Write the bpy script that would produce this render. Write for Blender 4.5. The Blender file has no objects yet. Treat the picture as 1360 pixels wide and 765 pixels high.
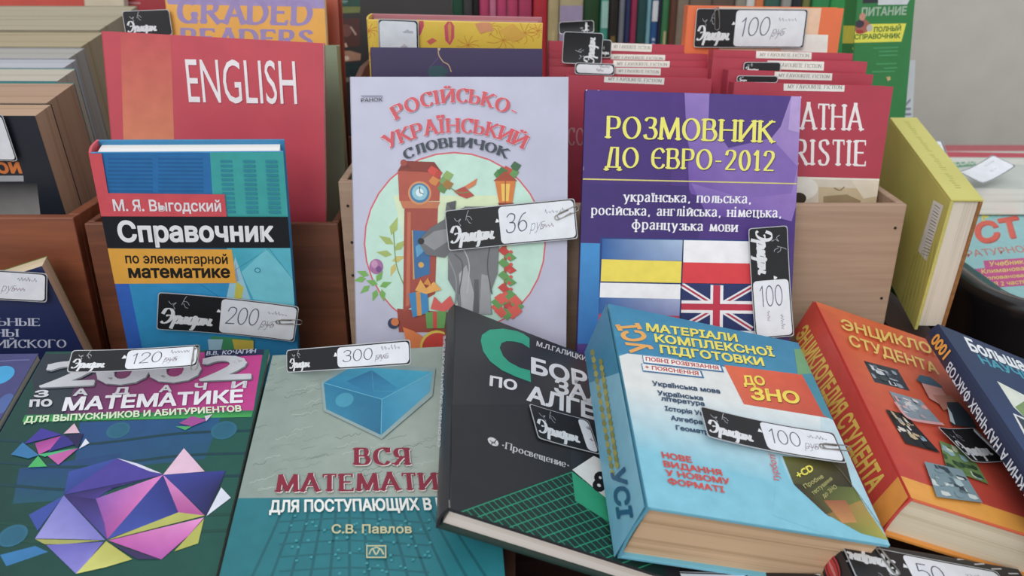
import bpy, bmesh, math, random
from mathutils import Vector, Matrix
from mathutils.geometry import tessellate_polygon

SC = bpy.context.scene
COL = SC.collection

# ------------------------------------------------------------------ camera, light, exposure
cam = bpy.data.objects.new('camera', bpy.data.cameras.new('camera'))
COL.objects.link(cam)
cam.location = (0, 0, 1.2)
cam.rotation_euler = (math.radians(67), 0, 0)
cam.data.sensor_width = 36.0
cam.data.lens = 36.0 * 1100 / 1360
cam.data.clip_start = 0.02
cam.data.dof.use_dof = True
cam.data.dof.focus_distance = 0.56
cam.data.dof.aperture_fstop = 9.0
SC.camera = cam

world = bpy.data.worlds.new('overcast')
SC.world = world
world.use_nodes = True
wn = world.node_tree
bg = wn.nodes['Background']
tc = wn.nodes.new('ShaderNodeTexCoord')
sep = wn.nodes.new('ShaderNodeSeparateXYZ')
ramp = wn.nodes.new('ShaderNodeValToRGB')
wn.links.new(tc.outputs['Generated'], sep.inputs[0])
wn.links.new(sep.outputs['Z'], ramp.inputs[0])
wn.links.new(ramp.outputs[0], bg.inputs['Color'])
ramp.color_ramp.elements[0].position = 0.0
ramp.color_ramp.elements[0].color = (0.60, 0.61, 0.63, 1)
ramp.color_ramp.elements[1].position = 0.9
ramp.color_ramp.elements[1].color = (0.86, 0.89, 0.93, 1)
bg.inputs['Strength'].default_value = 0.72

sun = bpy.data.objects.new('daylight', bpy.data.lights.new('daylight', 'SUN'))
COL.objects.link(sun)
sun.data.energy = 1.0
sun.data.angle = math.radians(40)
sun.data.color = (1.0, 0.985, 0.96)
sun.rotation_euler = (math.radians(56), 0, math.radians(-20))

vs = SC.view_settings
vs.view_transform = 'Standard'
vs.look = 'None'
vs.gamma = 1.0
vs.use_curve_mapping = False
vs.exposure = 0.38

# ------------------------------------------------------------------ colours and materials
def lin(h):
    h = h.lstrip('#')
    v = [int(h[i:i + 2], 16) / 255 for i in (0, 2, 4)]
    v = [c / 12.92 if c <= .04045 else ((c + .055) / 1.055) ** 2.4 for c in v]
    y = .2126 * v[0] + .7152 * v[1] + .0722 * v[2]      # luma: all colours go slightly towards grey, blacks a little lifted
    return tuple(c * .9 + y * .1 + .004 for c in v)

MATS = {}
def mat_plain(col, rough=0.45, var=0.06, scale=60.0, bump=0.0, spec=0.4, coat=0.0):
    """One colour with faint procedural mottling, so that nothing is perfectly flat."""
    key = ('p', col, rough, var, scale, bump, spec, coat)
    if key in MATS:
        return MATS[key]
    m = bpy.data.materials.new('surface_' + col.strip('#'))
    m.use_nodes = True
    nt = m.node_tree
    b = nt.nodes['Principled BSDF']
    c = lin(col)
    t = nt.nodes.new('ShaderNodeTexCoord')
    n = nt.nodes.new('ShaderNodeTexNoise')
    n.inputs['Scale'].default_value = scale
    n.inputs['Detail'].default_value = 4
    nt.links.new(t.outputs['Object'], n.inputs['Vector'])
    r = nt.nodes.new('ShaderNodeValToRGB')
    r.color_ramp.elements[0].position = 0.3
    r.color_ramp.elements[1].position = 0.7
    r.color_ramp.elements[0].color = (*[x * (1 - var) for x in c], 1)
    r.color_ramp.elements[1].color = (*[min(1, x * (1 + var)) for x in c], 1)
    nt.links.new(n.outputs['Fac'], r.inputs[0])
    nt.links.new(r.outputs[0], b.inputs['Base Color'])
    b.inputs['Roughness'].default_value = rough
    b.inputs['Specular IOR Level'].default_value = spec
    b.inputs['Coat Weight'].default_value = coat
    b.inputs['Coat Roughness'].default_value = 0.25
    if bump:
        bp = nt.nodes.new('ShaderNodeBump')
        bp.inputs['Strength'].default_value = bump
        bp.inputs['Distance'].default_value = 0.001
        nt.links.new(n.outputs['Fac'], bp.inputs['Height'])
        nt.links.new(bp.outputs[0], b.inputs['Normal'])
    MATS[key] = m
    return m

def mat_print():
    """Printed ink: the colour attribute of the printed shapes."""
    if 'print' in MATS:
        return MATS['print']
    m = bpy.data.materials.new('printed_ink')
    m.use_nodes = True
    nt = m.node_tree
    b = nt.nodes['Principled BSDF']
    a = nt.nodes.new('ShaderNodeVertexColor')
    a.layer_name = 'ink'
    t = nt.nodes.new('ShaderNodeTexCoord')
    n = nt.nodes.new('ShaderNodeTexNoise')
    n.inputs['Scale'].default_value = 90
    n.inputs['Detail'].default_value = 5
    nt.links.new(t.outputs['Object'], n.inputs['Vector'])
    mr = nt.nodes.new('ShaderNodeMapRange')
    mr.inputs['From Min'].default_value = .3
    mr.inputs['From Max'].default_value = .7
    mr.inputs['To Min'].default_value = .93
    mr.inputs['To Max'].default_value = 1.05
    nt.links.new(n.outputs['Fac'], mr.inputs['Value'])
    mx = nt.nodes.new('ShaderNodeVectorMath')
    mx.operation = 'SCALE'
    nt.links.new(a.outputs['Color'], mx.inputs[0])
    nt.links.new(mr.outputs[0], mx.inputs['Scale'])
    nt.links.new(mx.outputs[0], b.inputs['Base Color'])
    b.inputs['Roughness'].default_value = 0.42
    b.inputs['Specular IOR Level'].default_value = 0.35
    MATS['print'] = m
    return m

def mat_pages(col, streak=0.25, axis=2):
    """Page edges: fine lines across the thickness of the block, with yellowed bands."""
    key = ('pg', col, streak, axis)
    if key in MATS:
        return MATS[key]
    m = bpy.data.materials.new('page_edges_' + col.strip('#'))
    m.use_nodes = True
    nt = m.node_tree
    b = nt.nodes['Principled BSDF']
    c = lin(col)
    t = nt.nodes.new('ShaderNodeTexCoord')
    mp = nt.nodes.new('ShaderNodeMapping')
    sc = [6, 6, 6]
    sc[axis] = 1500
    mp.inputs['Scale'].default_value = sc
    nt.links.new(t.outputs['Object'], mp.inputs['Vector'])
    n = nt.nodes.new('ShaderNodeTexNoise')
    n.inputs['Scale'].default_value = 1.0
    n.inputs['Detail'].default_value = 2
    nt.links.new(mp.outputs[0], n.inputs['Vector'])
    mp2 = nt.nodes.new('ShaderNodeMapping')
    sc = [4, 4, 4]
    sc[axis] = 160
    mp2.inputs['Scale'].default_value = sc
    nt.links.new(t.outputs['Object'], mp2.inputs['Vector'])
    n2 = nt.nodes.new('ShaderNodeTexNoise')
    n2.inputs['Scale'].default_value = 1.0
    n2.inputs['Detail'].default_value = 1
    nt.links.new(mp2.outputs[0], n2.inputs['Vector'])
    ad = nt.nodes.new('ShaderNodeMath')
    ad.operation = 'ADD'
    nt.links.new(n.outputs['Fac'], ad.inputs[0])
    nt.links.new(n2.outputs['Fac'], ad.inputs[1])
    r = nt.nodes.new('ShaderNodeValToRGB')
    r.color_ramp.elements[0].position = 0.7
    r.color_ramp.elements[1].position = 1.3
    r.color_ramp.elements[0].color = (*[x * (1 - streak) for x in (c[0], c[1] * .97, c[2] * .9)], 1)
    r.color_ramp.elements[1].color = (*[min(1, x * (1 + streak * .5)) for x in c], 1)
    nt.links.new(ad.outputs[0], r.inputs[0])
    nt.links.new(r.outputs[0], b.inputs['Base Color'])
    b.inputs['Roughness'].default_value = 0.85
    b.inputs['Specular IOR Level'].default_value = 0.15
    bp = nt.nodes.new('ShaderNodeBump')
    bp.inputs['Strength'].default_value = 0.3
    bp.inputs['Distance'].default_value = 0.0005
    nt.links.new(n.outputs['Fac'], bp.inputs['Height'])
    nt.links.new(bp.outputs[0], b.inputs['Normal'])
    MATS[key] = m
    return m

def mat_wood(col, col2, scale=(3, 60, 60), rough=0.5, knots=0.0):
    key = ('w', col, col2, scale, rough)
    if key in MATS:
        return MATS[key]
    m = bpy.data.materials.new('wood_' + col.strip('#'))
    m.use_nodes = True
    nt = m.node_tree
    b = nt.nodes['Principled BSDF']
    t = nt.nodes.new('ShaderNodeTexCoord')
    mp = nt.nodes.new('ShaderNodeMapping')
    mp.inputs['Scale'].default_value = scale
    nt.links.new(t.outputs['Object'], mp.inputs['Vector'])
    n = nt.nodes.new('ShaderNodeTexNoise')
    n.inputs['Scale'].default_value = 2.0
    n.inputs['Detail'].default_value = 8
    n.inputs['Roughness'].default_value = 0.65
    n.inputs['Distortion'].default_value = 0.6
    nt.links.new(mp.outputs[0], n.inputs['Vector'])
    r = nt.nodes.new('ShaderNodeValToRGB')
    r.color_ramp.elements[0].position = 0.32
    r.color_ramp.elements[1].position = 0.68
    r.color_ramp.elements[0].color = (*lin(col2), 1)
    r.color_ramp.elements[1].color = (*lin(col), 1)
    nt.links.new(n.outputs['Fac'], r.inputs[0])
    nt.links.new(r.outputs[0], b.inputs['Base Color'])
    b.inputs['Roughness'].default_value = rough
    bp = nt.nodes.new('ShaderNodeBump')
    bp.inputs['Strength'].default_value = 0.25
    bp.inputs['Distance'].default_value = 0.001
    nt.links.new(n.outputs['Fac'], bp.inputs['Height'])
    nt.links.new(bp.outputs[0], b.inputs['Normal'])
    MATS[key] = m
    return m

# ------------------------------------------------------------------ objects
def link(name, me, mats, parent=None, mw=None):
    if not isinstance(mats, (list, tuple)):
        mats = [mats]
    for m in mats:
        me.materials.append(m)
    o = bpy.data.objects.new(name, me)
    COL.objects.link(o)
    if parent is not None:
        o.parent = parent
    if mw is not None:
        if parent is not None:
            o.matrix_local = mw
        else:
            o.matrix_world = mw
    return o

def empty(name, mw, label, cat, group=None):
    o = bpy.data.objects.new(name, None)
    o.empty_display_size = 0.02
    COL.objects.link(o)
    o.matrix_world = mw
    o['label'] = label
    o['category'] = cat
    if group:
        o['group'] = group
    return o

def box_bm(bm, x0, x1, y0, y1, z0, z1, bev=0.0):
    vs_ = [bm.verts.new(p) for p in ((x0, y0, z0), (x1, y0, z0), (x1, y1, z0), (x0, y1, z0), (x0, y0, z1), (x1, y0, z1), (x1, y1, z1), (x0, y1, z1))]
    fs = [bm.faces.new([vs_[i] for i in f]) for f in ((3, 2, 1, 0), (4, 5, 6, 7), (0, 1, 5, 4), (1, 2, 6, 5), (2, 3, 7, 6), (3, 0, 4, 7))]
    if bev:
        es = list({e for f in fs for e in f.edges})
        bmesh.ops.bevel(bm, geom=es, offset=bev, segments=2, affect='EDGES', profile=0.6)
    return bm

def box_mesh(name, *a, bev=0.0, corner=0.0):
    bm = bmesh.new()
    box_bm(bm, *a, bev=bev)
    if corner:                                  # round the near corner next to the spine
        es = [e for e in bm.edges if all(abs(v.co.x - a[0]) < 1e-6 and abs(v.co.y - a[2]) < 1e-6 for v in e.verts)]
        bmesh.ops.bevel(bm, geom=es, offset=corner, segments=6, affect='EDGES', profile=0.5)
    me = bpy.data.meshes.new(name)
    bm.to_mesh(me)
    bm.free()
    return me

def pose(loc, t, b, r, y=0.0):
    return (Matrix.Translation(loc) @ Matrix.Rotation(math.radians(y), 4, 'Z') @ Matrix.Rotation(math.radians(t), 4, 'X')
            @ Matrix.Rotation(math.radians(b), 4, 'Y') @ Matrix.Rotation(math.radians(r), 4, 'Z'))

# ------------------------------------------------------------------ lettering
# A broad-nib pen draws the serif, script and handwritten letters; strokes are point lists in a box of
# cap height 1, «c» marks a curved stroke, [ and ] a serif at its start or end.
GL = {
 'А': (.74, '[0 0 .34 1|.34 1 .38 1|.36 1 .72 0]|.12 .34 .6 .34'),
 'Б': (.60, '[0 0 0 1|0 1 .52 1]|c0 .56 .2 .56 .42 .52 .52 .29 .42 .05 .2 0 0 0'),
 'В': (.60, '[0 0 0 1]|c0 1 .2 1 .4 .95 .45 .76 .38 .57 .2 .53 0 .53|c.2 .53 .42 .5 .53 .27 .42 .04 .2 0 0 0'),
 'Г': (.54, '[0 0 0 1|0 1 .5 1]'),
 'Д': (.74, '[.02 -.16 .02 0|0 0 .70 0|[.70 -.16 .70 0|.12 0 .28 1|.28 1 .58 1|.58 0 .58 1'),
 'Е': (.58, '[0 0 0 1]|0 1 .5 1]|0 0 .53 0]|0 .52 .4 .52'),
 'Є': (.66, 'c.6 .8 .48 .97 .3 1 .08 .82 .02 .5 .08 .18 .3 0 .5 .03 .62 .2|.05 .52 .42 .52'),
 'Э': (.66, 'c.02 .8 .14 .97 .32 1 .54 .82 .6 .5 .54 .18 .32 0 .12 .03 0 .2|.2 .52 .58 .52'),
 'Ж': (.9, '.42 0 .42 1]|[.42 0 .42 .5|.0 1 .42 .52|.84 1 .42 .52|.42 .5 0 0|.42 .5 .84 0'),
 'З': (.56, 'c.02 .84 .12 .97 .27 1 .44 .93 .46 .74 .36 .56 .18 .53|c.2 .53 .42 .49 .52 .27 .42 .05 .22 0 .06 .05 0 .2'),
 'И': (.72, '[0 0 0 1]|[.64 0 .64 1]|.02 .08 .62 .92'),
 'Й': (.72, '[0 0 0 1]|[.64 0 .64 1]|.02 .08 .62 .92|c.2 1.24 .25 1.14 .34 1.1 .43 1.14 .48 1.24'),
 'І': (.24, '[.05 0 .05 1]'),
 'Ї': (.30, '[.1 0 .1 1]|-.04 1.2 -.03 1.2|.23 1.2 .24 1.2'),
 'К': (.66, '[0 0 0 1]|.02 .5 .56 1]|.18 .56 .6 0]'),
 'Л': (.68, '[.6 0 .6 1|.6 1 .2 1|c.2 1 .19 .5 .14 .12 0 0'),
 'М': (.88, '[0 0 .06 1|.06 1 .4 .05|.4 .05 .76 1|.76 1 .82 0]'),
 'Н': (.72, '[0 0 0 1]|[.64 0 .64 1]|0 .52 .64 .52'),
 'О': (.78, 'o.35 .5 .35 .5'),
 'П': (.72, '[0 0 0 1|[.64 0 .64 1|0 1 .64 1'),
 'Р': (.56, '[0 0 0 1|c0 1 .2 1 .42 .95 .5 .74 .42 .5 .2 .45 0 .45'),
 'С': (.66, 'c.6 .8 .48 .97 .32 1 .1 .84 .02 .5 .1 .16 .32 0 .5 .03 .62 .2|.6 1 .6 .78'),
 'Т': (.62, '[.29 0 .29 1|[0 1 .58 1]'),
 'У': (.66, '[.0 1 .3 .38|.6 1 .3 .3|c.6 1 .36 .35 .22 .02 .08 .02'),
 'Ф': (.84, '[.4 0 .4 1]|o.4 .52 .36 .34'),
 'Х': (.7, '[0 0 .62 1]|[.62 0 .02 1]'),
 'Ц': (.74, '[0 1 0 0|[.6 1 .6 0|0 0 .68 0|.68 0 .68 -.18'),
 'Ч': (.68, '[.6 0 .6 1]|c.02 1 .02 .7 .1 .5 .3 .46 .6 .54'),
 'Ш': (.98, '0 0 0 1]|.44 0 .44 1]|.88 0 .88 1]|0 0 .88 0'),
 'Щ': (1.02, '0 0 0 1]|.44 0 .44 1]|.88 0 .88 1]|0 0 .96 0|.96 0 .96 -.18'),
 'Ь': (.58, '[0 0 0 1]|c0 .56 .2 .56 .42 .52 .52 .29 .42 .05 .2 0 0 0'),
 'Ы': (.84, '[0 0 0 1]|c0 .56 .2 .56 .38 .52 .46 .29 .38 .05 .2 0 0 0|[.74 0 .74 1]'),
 'Ю': (1.0, '[0 0 0 1]|0 .5 .3 .5|o.6 .5 .32 .5'),
 'Я': (.64, '[.56 0 .56 1]|c.56 1 .34 1 .14 .95 .06 .74 .14 .5 .34 .46 .56 .46|.34 .46 .02 0]'),
 'G': (.76, 'c.6 .8 .48 .97 .32 1 .1 .84 .02 .5 .1 .16 .32 0 .5 .03 .62 .12|[.62 .0 .62 .4]'),
 'D': (.74, '[0 0 0 1]|c0 1 .3 1 .54 .86 .66 .5 .54 .14 .3 0 0 0'),
 'R': (.66, '[0 0 0 1|c0 1 .2 1 .42 .95 .5 .74 .42 .52 .2 .47 0 .47|.24 .47 .6 0]'),
 'S': (.54, 'c.46 .82 .38 .97 .24 1 .06 .93 .04 .74 .2 .56 .4 .42 .46 .22 .36 .03 .2 0 .06 .04 0 .2'),
 'I': (.24, '[.05 0 .05 1]'),
 'L': (.56, '[0 0 0 1]|0 0 .5 0]'),
 'F': (.56, '[0 0 0 1]|0 1 .5 1]|0 .52 .36 .52'),
 'N': (.72, '[0 0 0 1|[.64 0 .64 1]|0 1 .64 0'),
 'U': (.72, 'c[0 1 0 .4 .1 .06 .32 0 .54 .06 .64 .4 .64 1]'),
 'V': (.7, '[0 1 .32 0|.32 0 .62 1]'),
 'Y': (.66, '[0 1 .3 .45|[.6 1 .3 .45|[.3 0 .3 .45'),
 '0': (.56, 'o.24 .5 .24 .5'),
 '1': (.34, '[.16 0 .16 1|.16 1 .0 .8'),
 '2': (.56, 'c.02 .74 .08 .94 .24 1 .42 .92 .45 .7 .3 .4 .02 .03|.0 .02 .48 .02'),
 '3': (.54, 'c.02 .84 .12 .97 .25 1 .42 .9 .42 .68 .3 .55 .16 .53|c.2 .53 .4 .48 .46 .26 .38 .05 .2 0 .06 .05 0 .2'),
 '5': (.54, '.44 1 .08 1|.08 1 .05 .56|c.05 .56 .24 .62 .42 .52 .46 .28 .34 .03 .16 0 .0 .1'),
 '6': (.54, 'c.42 .96 .22 .84 .05 .5 .03 .24 .14 .02 .28 0 .44 .12 .45 .36 .3 .54 .12 .48 .04 .3'),
 '8': (.56, 'o.24 .75 .19 .25|o.24 .25 .24 .25'),
 '4': (.56, '.36 0 .36 1|.36 1 0 .3|0 .3 .48 .3'),
 '9': (.54, 'o.23 .7 .21 .3|c.44 .7 .42 .4 .3 .1 .12 0'),
 '-': (.34, '0 .42 .26 .42'),
 '–': (.5, '0 .42 .42 .42'),
 '+': (.5, '0 .42 .4 .42|.2 .2 .2 .64'),
 '.': (.2, '.04 .05 .06 .05'),
 ',': (.2, 'c.06 .08 .07 0 .02 -.14'),
 '·': (.3, '.1 .4 .13 .4'),
 ' ': (.34, ''),
 # lower case with shapes of its own
 'а': (.50, 'c.02 .55 .12 .68 .26 .68 .36 .58 .36 .4 .36 .12 .44 0|c.36 .42 .14 .36 .0 .18 .1 0 .22 .02 .36 .16'),
 'е': (.50, 'c.02 .36 .42 .36 .4 .58 .24 .68 .06 .58 .0 .34 .06 .08 .24 0 .42 .12'),
 'р': (.56, '[.04 -.3 .04 .68|c.04 .52 .14 .66 .28 .68 .44 .56 .48 .34 .42 .1 .28 0 .14 .04 .04 .16'),
 'у': (.54, '[.02 .68 .24 .08|c.48 .68 .28 .12 .16 -.22 .02 -.28'),
 'ф': (.8, '[.36 -.3 .36 .95]|o.36 .34 .34 .34'),
 'г': (.42, '[.04 0 .04 .68|.04 .68 .38 .68]'),
 'ц': (.58, '[.04 .68 .04 0|[.42 .68 .42 0|.04 0 .5 0|.5 0 .5 -.14'),
 'д': (.56, '.0 -.12 .0 0|.0 0 .52 0|.52 -.12 .52 0|.1 0 .2 .68|.2 .68 .42 .68|.42 0 .42 .68'),
 'i': (.26, '[.06 0 .06 .68|.06 .92 .07 .92'),
}
LOWSMALL = {'к': 'К', 'н': 'Н', 'с': 'С', 'ь': 'Ь', 'п': 'П', 'о': 'О', 'л': 'Л', 'й': 'Й', 'м': 'М', 'и': 'И', 'в': 'В', 'з': 'З', 'щ': 'Щ', 'т': 'Т', 'б': 'Б', 'ї': 'Ї', 'я': 'Я'}
for a, b in zip('ABCEHKMOPTX', 'АВСЕНКМОРТХ'):
    GL[a] = GL[b]

def catmull(p, n=5):
    if len(p) < 3:
        return p
    q = [(2 * p[0][0] - p[1][0], 2 * p[0][1] - p[1][1])] + p + [(2 * p[-1][0] - p[-2][0], 2 * p[-1][1] - p[-2][1])]
    out = []
    for i in range(1, len(q) - 2):
        a, b, c, d = q[i - 1:i + 3]
        for k in range(n):
            t = k / n
            out.append(tuple(.5 * (2 * b[j] + (c[j] - a[j]) * t + (2 * a[j] - 5 * b[j] + 4 * c[j] - d[j]) * t * t + (3 * b[j] - a[j] - 3 * c[j] + d[j]) * t ** 3) for j in (0, 1)))
    out.append(p[-1])
    return out

def strip(pts, wfun, closed=False):
    """Quads along a polyline whose width depends on the direction."""
    n = len(pts)
    L, R = [], []
    for i in range(n):
        a = pts[i - 1] if (i > 0 or closed) else pts[i]
        b = pts[(i + 1) % n] if (i < n - 1 or closed) else pts[i]
        dx, dy = b[0] - a[0], b[1] - a[1]
        l = math.hypot(dx, dy) or 1
        dx, dy = dx / l, dy / l
        w = wfun(dx, dy) / 2
        L.append((pts[i][0] - dy * w, pts[i][1] + dx * w))
        R.append((pts[i][0] + dy * w, pts[i][1] - dx * w))
    out = []
    for i in range(n if closed else n - 1):
        j = (i + 1) % n
        out.append([R[i], R[j], L[j], L[i]])
    return out

def pen_glyph(ch, wv, wh, serif, scale=1.0):
    """Polygons and advance of one glyph."""
    k = 1.0
    if ch in LOWSMALL:
        k = .68
        ch = LOWSMALL[ch]
    elif ch == 'і':
        ch = 'i'
    elif ch == 'ї' or ch not in GL:
        ch = 'i' if ch == 'ї' else ch.upper()
    if ch not in GL:
        return [], .5
    adv, spec = GL[ch]
    polys = []
    wf = lambda dx, dy: math.sqrt((wv * (dy * .98 - dx * .12)) ** 2 + (wh * dx) ** 2) / k
    for st in spec.split('|'):
        if not st:
            continue
        kind = st[0] if st[0] in 'co' else ''
        s = st[1:] if kind else st
        s0 = s.startswith('[')
        s1 = s.endswith(']')
        v = [float(x) for x in s.strip('[]').split()]
        if kind == 'o':
            pts = [(v[0] + v[2] * math.cos(a * math.tau / 24), v[1] + v[3] * math.sin(a * math.tau / 24)) for a in range(24)]
            polys += strip(pts, wf, True)
            continue
        p = list(zip(v[::2], v[1::2]))
        if kind == 'c':
            p = catmull(p)
            polys += strip(p, wf)
        else:
            (ax, ay), (bx, by) = p[0], p[1]
            l = math.hypot(bx - ax, by - ay) or 1
            dx, dy = (bx - ax) / l, (by - ay) / l
            e = (wh if abs(dy) > .5 else wv * .3) * .5
            if l < .05:
                e = wv * .5
            polys += strip([(ax - dx * e, ay - dy * e), (bx + dx * e, by + dy * e)], (lambda a, b: wv / k * 1.1) if l < .05 else wf)
        if serif:
            hw = serif / k
            th = max(wh, .05) / k
            for on, (x, y), (ox, oy) in ((s0, p[0], p[1]), (s1, p[-1], p[-2])):
                if on:
                    if abs(x - ox) > abs(y - oy) * 3:      # end of a horizontal arm: a short beak
                        s_ = -1 if y > .5 else 1
                        polys.append([(x - th / 2, y), (x + th / 2, y), (x + th / 2, y + s_ * .2), (x - th / 2, y + s_ * .14)][::s_])
                    else:
                        yy = y - (th / 2 if y > oy else -th / 2)
                        polys.append([(x - hw, yy - th / 2), (x + hw, yy - th / 2), (x + hw, yy + th / 2), (x - hw, yy + th / 2)])
    return [[(x * k, y * k) for x, y in q] for q in polys], adv * k

PEN = {'r': (.17, .065, .15), 'R': (.23, .09, .17), 'k': (.24, .13, .15), 'h': (.06, .06, 0), 'g': (.13, .05, 0), 'b': (.2, .17, 0), 'B': (.27, .2, 0)}

def pen_text(s, style):
    wv, wh, sf = PEN[style]
    polys, x = [], 0.0
    gap = wv * .75 + (.06 if sf else .02)
    for ch in s:
        g, a = pen_glyph(ch, wv, wh, sf)
        polys += [[(px + x, py) for px, py in q] for q in g]
        x += a + gap
    return polys

def area(l):
    return sum(l[i][0] * l[(i + 1) % len(l)][1] - l[(i + 1) % len(l)][0] * l[i][1] for i in range(len(l))) / 2

def inside(p, l):
    r = False
    for i in range(len(l)):
        (x1, y1), (x2, y2) = l[i - 1], l[i]
        if (y1 > p[1]) != (y2 > p[1]) and p[0] < (x2 - x1) * (p[1] - y1) / (y2 - y1) + x1:
            r = not r
    return r

FONTCACHE = {}
def font_text(s, bold):
    """The built-in sans typeface as triangles; each outline is filled by itself, so overlapping ones stay whole."""
    key = (s, bold)
    if key in FONTCACHE:
        return FONTCACHE[key]
    c = bpy.data.curves.new('lettering', 'FONT')
    c.body = s
    c.size = 1
    c.resolution_u = 3
    c.fill_mode = 'NONE'
    o = bpy.data.objects.new('lettering', c)
    COL.objects.link(o)
    dg = bpy.context.evaluated_depsgraph_get()
    me = bpy.data.meshes.new_from_object(o.evaluated_get(dg))
    bpy.data.objects.remove(o)
    nb = {}
    for e in me.edges:
        a, b = e.vertices
        nb.setdefault(a, []).append(b)
        nb.setdefault(b, []).append(a)
    co = [(v.co.x, v.co.y) for v in me.vertices]
    seen, loops = set(), []
    for a in nb:
        if a in seen:
            continue
        l, prev, cur = [], None, a
        while cur not in seen:
            seen.add(cur)
            l.append(co[cur])
            nx = [b for b in nb[cur] if b != prev]
            if not nx:
                break
            # keep the original direction of the outline
            prev, cur = cur, (nx[0] if prev is not None or cur + 1 not in nb[cur] else cur + 1)
        if len(l) > 2:
            loops.append(l)
    bpy.data.meshes.remove(me)
    if not loops:
        FONTCACHE[key] = []
        return []
    ar = [area(l) for l in loops]
    def within(i, j):
        return abs(ar[j]) > abs(ar[i]) and sum(inside(p, loops[j]) for p in loops[i]) > len(loops[i]) * .6
    holes = [i for i in range(len(loops)) if any(ar[i] * ar[j] < 0 and within(i, j) for j in range(len(loops)) if j != i)]
    outers = [i for i in range(len(loops)) if i not in holes]
    tris = []
    for i in outers:
        hs = [loops[h] for h in holes if within(h, i)]
        poly = [[Vector((x, y, 0)) for x, y in l] for l in [loops[i]] + hs]
        flat = [p for l in poly for p in l]
        for t in tessellate_polygon(poly):
            tris.append([(flat[k].x, flat[k].y) for k in t])
    if bold:                                    # a bold cut: the outline drawn once more with a pen
        for l in loops:
            q = [p for k, p in enumerate(l) if math.hypot(p[0] - l[k - 1][0], p[1] - l[k - 1][1]) > .004]
            for k in range(len(q)):
                (x0, y0), (x1, y1) = q[k - 1], q[k]
                d = math.hypot(x1 - x0, y1 - y0) or 1e-6
                ex, ey = (x1 - x0) / d * bold * .7, (y1 - y0) / d * bold * .7
                tris += strip([(x0 - ex, y0 - ey), (x1 + ex, y1 + ey)], lambda u, v: bold * 2)
    FONTCACHE[key] = tris
    return tris

def text_polys(s, style):
    if style in PEN:
        return pen_text(s, style), 1.0
    w = {'s': .0, 'm': .010, 'x': .022, 'X': .036}[style]
    return [[(x, y + w) for x, y in q] for q in font_text(s, w)], .72 + 2 * w

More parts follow.
